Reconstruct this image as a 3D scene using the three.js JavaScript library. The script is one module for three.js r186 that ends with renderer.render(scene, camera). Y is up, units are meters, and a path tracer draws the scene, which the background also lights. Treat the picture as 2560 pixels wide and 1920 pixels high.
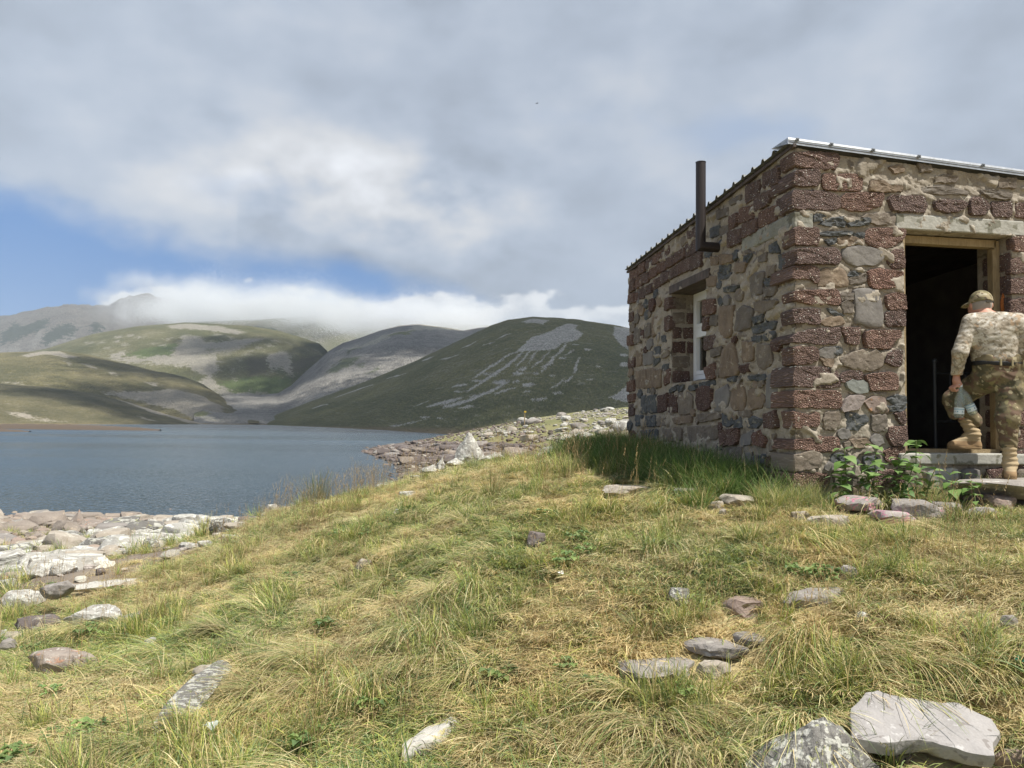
import * as THREE from 'three';
import { mergeGeometries, mergeVertices, toCreasedNormals } from 'three/addons/utils/BufferGeometryUtils.js';
import { ImprovedNoise } from 'three/addons/math/ImprovedNoise.js';
import { RoundedBoxGeometry } from 'three/addons/geometries/RoundedBoxGeometry.js';

// ---------------------------------------------------------------- camera, sky, sun, exposure
const EYE = 1.6, rad = Math.PI / 180;
const scene = new THREE.Scene();
const camera = new THREE.PerspectiveCamera(53.13, 4 / 3, 0.1, 9000);
camera.position.set(0, EYE, 0);
camera.rotation.set(2.8 * rad, 0, 0.73 * rad, 'YXZ');
scene.add(camera);
const renderer = new THREE.WebGLRenderer({ antialias: true });
renderer.toneMapping = THREE.LinearToneMapping;
renderer.toneMappingExposure = 1.5;
renderer.shadowMap.enabled = true;
const sun = new THREE.DirectionalLight(new THREE.Color(1.0, 0.955, 0.86), 5.0);
const SUN = new THREE.Vector3(0.42, 1, 0.31).normalize();
sun.position.copy(SUN).multiplyScalar(60);
sun.castShadow = true; sun.shadow.radius = 1.6;
sun.shadow.mapSize.set(4096, 4096);
Object.assign(sun.shadow.camera, { left: -30, right: 30, top: 30, bottom: -30, near: 1, far: 150 });
scene.add(sun, sun.target);
scene.fog = new THREE.FogExp2(0xc4d2e2, 0.00009);

// ---------------------------------------------------------------- helpers
function rng(seed) { let a = seed >>> 0; return () => { a = (a + 0x6D2B79F5) | 0; let t = Math.imul(a ^ (a >>> 15), 1 | a); t = (t + Math.imul(t ^ (t >>> 7), 61 | t)) ^ t; return ((t ^ (t >>> 14)) >>> 0) / 4294967296; }; }
const P = new ImprovedNoise();
const noise = (x, y, z = 0.37) => P.noise(x, y, z);
function fbm(x, y, z = 0.37, o = 4) { let s = 0, a = 0.5; for (let i = 0; i < o; i++) { s += a * P.noise(x, y, z); x = x * 2.03 + 7.1; y = y * 2.03 + 3.7; z = z * 2.03 + 1.3; a *= 0.5; } return s; }
const clamp = (x, a = 0, b = 1) => x < a ? a : x > b ? b : x;
const ss = (a, b, x) => { const t = clamp((x - a) / (b - a)); return t * t * (3 - 2 * t); };
const mix = (a, b, t) => a + (b - a) * t;
const mix3 = (a, b, t) => [mix(a[0], b[0], t), mix(a[1], b[1], t), mix(a[2], b[2], t)];
const interp = (xs, ys, x) => { if (x <= xs[0]) return ys[0]; for (let i = 1; i < xs.length; i++) if (x <= xs[i]) return mix(ys[i - 1], ys[i], (x - xs[i - 1]) / (xs[i] - xs[i - 1])); return ys[ys.length - 1]; };
const lin = (r, g, b) => new THREE.Color().setRGB(r, g, b);
const taken = new Map();
const numbered = (n) => { const k = taken.get(n) ?? 0; taken.set(n, k + 1); return k ? n + '_' + String(k).padStart(3, '0') : n; };
function tag(o, label, category, group, kind) { if (label) o.userData.label = label; if (category) o.userData.category = category; if (group) o.userData.group = group; if (kind) o.userData.kind = kind; return o; }
function add(o, parent = scene) { o.traverse((m) => { if (m.isMesh) { m.castShadow = true; m.receiveShadow = true; } }); parent.add(o); return o; }
function mesh(name, geo, mat, parent) { const m = new THREE.Mesh(geo, mat); m.name = parent ? name : numbered(name); m.castShadow = m.receiveShadow = true; (parent ?? scene).add(m); return m; }
function group(name, x = 0, y = 0, z = 0) { const g = new THREE.Group(); g.name = numbered(name); g.position.set(x, y, z); scene.add(g); return g; }
function geom(pos, idx, uv, col) { const g = new THREE.BufferGeometry(); g.setAttribute('position', new THREE.Float32BufferAttribute(pos, 3)); if (idx) g.setIndex(idx); if (uv) g.setAttribute('uv', new THREE.Float32BufferAttribute(uv, 2)); if (col) g.setAttribute('color', new THREE.Float32BufferAttribute(col, 3)); g.computeVertexNormals(); return g; }
const toS = (v) => { v = clamp(v); return 255 * (v <= 0.0031308 ? v * 12.92 : 1.055 * Math.pow(v, 1 / 2.4) - 0.055); };
// fn(u, v) with u, v in 0..1 gives linear [r, g, b]
function colorTex(w, h, fn, wrap = THREE.RepeatWrapping) {
  const d = new Uint8Array(w * h * 4);
  for (let j = 0; j < h; j++) for (let i = 0; i < w; i++) { const c = fn((i + 0.5) / w, (j + 0.5) / h), k = 4 * (j * w + i); d[k] = toS(c[0]); d[k + 1] = toS(c[1]); d[k + 2] = toS(c[2]); d[k + 3] = 255; }
  const t = new THREE.DataTexture(d, w, h); t.colorSpace = THREE.SRGBColorSpace; t.wrapS = t.wrapT = wrap; t.magFilter = t.minFilter = THREE.LinearFilter; t.needsUpdate = true; return t;
}
function dataTex(w, h, fn, wrap = THREE.RepeatWrapping) {
  const d = new Uint8Array(w * h * 4);
  for (let j = 0; j < h; j++) for (let i = 0; i < w; i++) { const c = 255 * clamp(fn((i + 0.5) / w, (j + 0.5) / h)), k = 4 * (j * w + i); d[k] = d[k + 1] = d[k + 2] = c; d[k + 3] = 255; }
  const t = new THREE.DataTexture(d, w, h); t.wrapS = t.wrapT = wrap; t.magFilter = t.minFilter = THREE.LinearFilter; t.needsUpdate = true; return t;
}
// tiling noise on a torus-like blend: n cells across
function tnoise(u, v, n, z = 0.3) { const x = u * n, y = v * n, a = P.noise(x, y, z), b = P.noise(x - n, y, z), c = P.noise(x, y - n, z), d = P.noise(x - n, y - n, z); const s = (1 - u), t = (1 - v), w = [s * t, u * t, s * v, u * v], q = Math.sqrt(w[0] ** 2 + w[1] ** 2 + w[2] ** 2 + w[3] ** 2); return (a * w[0] + b * w[1] + c * w[2] + d * w[3]) / q; }
function tfbm(u, v, n, o = 4, z = 0.3) { let s = 0, a = 0.5; for (let i = 0; i < o; i++) { s += a * tnoise(u, v, n, z + i * 3.1); n *= 2; a *= 0.5; } return s; }

// ---------------------------------------------------------------- the sky: air and clouds
{
  const W = 4096, H = 2048, d = new Float32Array(W * H * 4);
  const gapAz = [-180, -120, -90, -60, -34, -27, -20, -10, -4, 2, 8, 180], gapEl = [-9, -9, 6, 13, 14.2, 13.2, 11.6, 9.6, 8.6, 5, -9, -9];
  const bankAz = [-60, -33, -29.5, -27, -25, -22, -19, -16, -13, -9, -5, 0, 6, 12, 60], bankEl = [-4, 3, 6.6, 8.3, 8.5, 8.1, 9.0, 9.4, 8.8, 9.0, 9.4, 9.2, 8.8, 8.5, 7];
  for (let j = 0; j < H; j++) {
    const el = (j + 0.5) / H * 180 - 90, up = el < 0 ? 0 : el;
    for (let i = 0; i < W; i++) {
      const k = 4 * (j * W + i);
      if (el < -2) { d[k] = 0.22; d[k + 1] = 0.22; d[k + 2] = 0.19; d[k + 3] = 1; continue; }
      const phi = ((i + 0.5) / W - 0.5) * 2 * Math.PI, x = Math.cos(phi) * Math.cos(el * rad), y = Math.sin(el * rad), z = Math.sin(phi) * Math.cos(el * rad);
      let az = phi / rad + 90; if (az > 180) az -= 360;
      // air
      let c = mix3([0.17, 0.28, 0.475], [0.105, 0.215, 0.435], ss(3, 13, up));
      // the grey deck, seen from below
      const n1 = fbm(x * 3.2, y * 5.5, z * 3.2 + 4.1, 5), n2 = fbm(x * 8 + 3, y * 13, z * 8, 5), n3 = fbm(x * 1.6 + 9, y * 3, z * 1.6, 3);
      const edge = interp(gapAz, gapEl, az), cov = ss(-1.6, 2.2, el - edge + n1 * 5 + n2 * 3.5);
      let g = 0.375 + 0.12 * n1 + 0.12 * n2 + 0.08 * n3;
      const white = Math.exp(-(((az + 15) / 9) ** 2) - (((el - 16.5) / 3.6) ** 2)) * (0.11 + 0.4 * n2) + Math.exp(-(((az + 5) / 7) ** 2) - (((el - 14.5) / 4) ** 2)) * (0.04 + 0.3 * n2);
      g += white - 0.05 * Math.exp(-(((el - edge - 2.2) / 2.2) ** 2)) * (az > -20 ? 1 : 0.5);
      const hole = ss(0.20, 0.34, n3 * 0.7 + n1 * 0.55) * 0.45;
      const tint = mix3([0.88, 1.0, 1.19], [0.97, 1, 1.05], ss(0.36, 0.52, g));
      let deck = [g * tint[0], g * tint[1], g * tint[2]];
      deck = mix3(deck, [0.20, 0.29, 0.45], hole);
      c = mix3(c, deck, cov);
      // the white bank lying on the mountains
      const b1 = fbm(x * 13, y * 24, z * 13 + 2, 6), b2 = fbm(x * 34, y * 60, z * 34 + 5, 4), top = interp(bankAz, bankEl, az) + Math.min(b1 * 2.8, 0.75) + b2 * 0.6;
      const bank = ss(-0.15, 0.6, top - el + 0.85 * fbm(x * 48, y * 70, z * 48, 4));
      if (bank > 0) { const h = ss(0, 2.6, top - el - b1 * 1.6), w = mix3([0.62, 0.635, 0.65], [0.34, 0.375, 0.43], clamp(h * 0.85 + b1 * 0.9 - b2 * 1.1)); c = mix3(c, w, bank * (az > 3 ? ss(26, 3, az) * 0.4 + 0.45 : 0.93)); }
      d[k] = c[0]; d[k + 1] = c[1]; d[k + 2] = c[2]; d[k + 3] = 1;
    }
  }
  const t = new THREE.DataTexture(d, W, H, THREE.RGBAFormat, THREE.FloatType);
  t.mapping = THREE.EquirectangularReflectionMapping; t.magFilter = t.minFilter = THREE.LinearFilter; t.needsUpdate = true;
  scene.background = t; scene.environment = t;
}

// ---------------------------------------------------------------- terrain: near ground through measured heights (bearing, distance, height against the eye)
const GP = [[-0.645,4.13,-1.85],[-0.319,3.87,-1.72],[0.006,3.63,-1.6],[0.332,3.48,-1.52],[0.658,3.36,-1.45],[-0.651,6.54,-2.05],[-0.323,5.56,-1.72],[0.004,4.75,-1.45],[0.333,4.15,-1.25],[0.661,3.77,-1.12],[-0.656,11.32,-2.4],[-0.326,7.79,-1.62],[0.003,5.64,-1.15],[0.333,5.01,-1.0],[0.663,4.61,-0.9],[-0.277,12.14,-1.38],[-0.142,9.15,-1.18],[0.002,7.24,-0.92],[0.333,6.19,-0.76],[0.664,5.9,-0.7],[-0.449,8.68,-1.95],[-0.667,1.5,-1.75],[0.0,1.5,-1.65],[0.667,1.5,-1.5],[0.37,6.75,-0.64],[0.583,7.0,-0.66],[0.667,7.4,-0.62],[0.152,11.3,-0.5],[0.152,9.0,-0.6],[0.01,10.0,-0.66],[-0.064,13.5,-0.82],[-0.146,13.2,-1.12],[-0.064,20.0,-2.0],[-0.146,22.0,-2.8],[-0.281,18.0,-2.6],[-0.281,30.0,-4.2],[-0.281,38.0,-5.1],[-0.516,17.0,-2.9],[-0.516,33.0,-4.4],[-0.516,39.0,-5.1],[-0.667,20.0,-3.2],[-0.667,33.0,-4.5],[-0.667,40.0,-5.1],[-0.667,60.0,-6.5],[-0.406,60.0,-6.5],[-0.281,60.0,-6.3],[-0.406,150.0,-8.0],[-0.667,300.0,-8.0],[-0.219,90.0,-5.8],[-0.219,200.0,-7.0],[-0.146,190.0,-5.9],[-0.156,72.0,-5.0],[-0.094,45.0,-4.2],[0.0,30.0,-2.6],[0.0,55.0,-3.0],[-0.042,80.0,-3.7],[-0.191,123.0,-5.0],[-0.12,112.0,-4.05],[0.01,90.0,-2.3],[-0.088,250.0,-5.0],[-0.019,150.0,-0.6],[0.029,150.0,0.75],[0.097,150.0,2.2],[0.153,150.0,3.1],[-0.019,230.0,-3.0],[0.097,230.0,1.5],[0.153,60.0,-0.2],[0.097,35.0,-1.2],[0.153,25.0,-0.9],[0.323,40.0,0.2],[0.667,40.0,1.0],[0.667,150.0,6.0],[0.323,150.0,4.0],[0.667,15.0,-0.1],[0.323,15.0,-0.3],[0.323,300.0,3.0],[0.667,300.0,6.0],[-0.406,400.0,-8.0],[-0.198,400.0,-7.5],[-0.927,10.0,-2.6],[-0.927,25.0,-3.8],[-0.927,40.0,-5.2],[-0.927,100.0,-7.0],[1.0,7.0,-0.6],[1.0,20.0,0.4],[1.0,100.0,4.0],[-0.927,2.0,-1.9],[1.0,2.0,-1.4]];
const gx = GP.map(([s, d]) => [Math.atan(s) * 2.2, Math.log(d)]);
const tpsU = (r2) => r2 > 1e-12 ? 0.5 * r2 * Math.log(r2) : 0;
const tpsW = (() => {
  const n = gx.length, m = n + 3, A = [];
  for (let i = 0; i < m; i++) { A.push(new Float64Array(m + 1)); for (let j = 0; j < m; j++) { if (i < n && j < n) A[i][j] = tpsU((gx[i][0] - gx[j][0]) ** 2 + (gx[i][1] - gx[j][1]) ** 2) + (i === j ? 0.02 : 0); else if (i < n) A[i][j] = j === n ? 1 : gx[i][j - n - 1]; else if (j < n) A[i][j] = i === n ? 1 : gx[j][i - n - 1]; } A[i][m] = i < n ? GP[i][2] : 0; }
  for (let c = 0; c < m; c++) { let p = c; for (let r = c + 1; r < m; r++) if (Math.abs(A[r][c]) > Math.abs(A[p][c])) p = r; [A[c], A[p]] = [A[p], A[c]]; for (let r = 0; r < m; r++) if (r !== c) { const f = A[r][c] / A[c][c]; if (f) for (let k = c; k <= m; k++) A[r][k] -= f * A[c][k]; } }
  return A.map((row, i) => row[m] / row[i]);
})();
function terrain(x, z) {
  let az = Math.atan2(x, -z), D = Math.hypot(x, z);
  const back = ss(62 * rad, 150 * rad, Math.abs(az)), a = clamp(az, -46 * rad, 46 * rad);
  const d = clamp(D * Math.cos(a), 1.2, 420), q0 = a * 2.2, q1 = Math.log(d), n = gx.length;
  let h = tpsW[n] + tpsW[n + 1] * q0 + tpsW[n + 2] * q1;
  for (let i = 0; i < n; i++) h += tpsW[i] * tpsU((q0 - gx[i][0]) ** 2 + (q1 - gx[i][1]) ** 2);
  return EYE + mix(h, mix(-1.6, 3, ss(10, 300, D)), back);
}
function inHouse(x, z, m = 0) { const dx = x - 2.495, dz = z + 6.75, c = Math.cos(9.5 * rad), s = Math.sin(9.5 * rad), u = dx * c - dz * s, t = -(dx * s + dz * c); return u > -m && u < 4.3 + m && t > -m && t < 4.66 + m; }
function ground(x, z) {
  const D = Math.hypot(x, z);
  const near = 1 - ss(14, 30, D);
  return terrain(x, z) + near * (0.055 * noise(x * 1.1, z * 1.1, 3.3) + 0.035 * noise(x * 2.6, z * 2.6, 8.1)) * (inHouse(x, z, 0.5) ? 0.3 : 1) + (1 - near) * 0.25 * fbm(x * 0.25, z * 0.25, 5.5, 3) * ss(20, 60, D);
}
const LAKE = EYE - 5;

// grass cover 0..1 of the near slope, by place
const grassEdge = [[-60, 8.8], [-34, 9.4], [-28, 10.7], [-24, 11.2], [-20, 11.4], [-14, 13], [-6, 15], [0, 16], [6, 15], [60, 26]];
function grassCover(x, z) { const az = Math.atan2(x, -z) / rad, D = Math.hypot(x, z); const e = interp(grassEdge.map((q) => q[0]), grassEdge.map((q) => q[1]), az); return 1 - ss(e - 0.8, e + 1.8, D + 1.6 * noise(x * 0.7, z * 0.7, 1.9)); }

const M = {};
M.ground = new THREE.MeshStandardMaterial({ vertexColors: true, roughness: 1, bumpMap: dataTex(512, 512, (u, v) => 0.5 + 0.9 * tfbm(u, v, 10, 5)), bumpScale: 0.05 });
{
  const azs = [], ds = [];
  for (let a = -180; a <= 180;) { azs.push(a); a += Math.abs(a) < 42 ? 0.28 : 4; if (a > -42.2 && a < -38 && azs[azs.length - 1] < -42) a = -42; }
  for (let i = 0; i <= 230; i++) ds.push(Math.exp(mix(Math.log(0.25), Math.log(430), i / 230)));
  const pos = [], idx = [], uv = [], col = [], n = azs.length;
  for (const d of ds) for (const a of azs) {
    const x = Math.sin(a * rad) * d, z = -Math.cos(a * rad) * d; let y = ground(x, z);
    pos.push(x, y, z); uv.push(x / 3, z / 3);
    const g = grassCover(x, z), m = fbm(x * 0.9, z * 0.9, 2.2, 3), q = fbm(x * 0.09, z * 0.09, 6.2, 4), f = noise(x * 0.9, z * 0.9, 12);
    const turf = mix3([0.24, 0.19, 0.095], [0.42, 0.34, 0.185], clamp(0.5 + 1.4 * m));
    const rocky = mix3([0.13, 0.10, 0.08], [0.20, 0.165, 0.13], clamp(0.5 + 1.2 * m + f * 0.3));
    const meadow = mix3([0.12, 0.125, 0.042], [0.21, 0.19, 0.08], clamp(0.5 + 1.3 * q + f * 0.35));
    const pen = ss(46, 70, d) * ss(-4.0, -3.1, y - EYE + q);
    let c = mix3(mix3(rocky, meadow, Math.max(pen * 0.95, ss(0.12, 0.3, q + m * 0.5) * 0.55)), turf, g);
    if (y < LAKE + 0.15) c = mix3([0.05, 0.045, 0.04], [0.08, 0.07, 0.06], clamp(0.5 + m));
    col.push(...c);
  }
  for (let j = 0; j + 1 < ds.length; j++) for (let i = 0; i + 1 < n; i++) { const a = j * n + i, b = a + n; idx.push(a, b, a + 1, a + 1, b, b + 1); }
  const flip = []; for (let i = 0; i < idx.length; i += 3) flip.push(idx[i], idx[i + 2], idx[i + 1]);
  tag(mesh('ground', geom(pos, flip, uv, col), M.ground), 'grassy slope falling from the stone house to the lake shore', 'ground', null, 'structure');
}

// ---------------------------------------------------------------- lake
M.water = new THREE.MeshPhysicalMaterial({ color: lin(0.028, 0.052, 0.072), roughness: 0.3, metalness: 0, ior: 1.33, roughnessMap: (() => { const t = dataTex(512, 512, (u, v) => clamp(0.72 + 0.9 * tfbm(u, v, 5, 4, 4.4), 0.35, 1)); t.repeat.set(2, 9); return t; })(),
  bumpMap: (() => { const t = dataTex(1024, 1024, (u, v) => 0.5 + 0.2 * tfbm(u, v, 9, 3) + 0.35 * tnoise(u, v, 60, 7) + 0.25 * tnoise(u, v, 140, 9)); t.repeat.set(60, 60); return t; })(), bumpScale: 0.14 });
{
  const g = new THREE.CircleGeometry(900, 64); g.rotateX(-Math.PI / 2);
  const m = mesh('lake', g, M.water); m.position.set(-200, LAKE, -500);
  tag(m, 'calm blue grey mountain lake with fine ripples', 'lake', null, 'structure');
}

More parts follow.
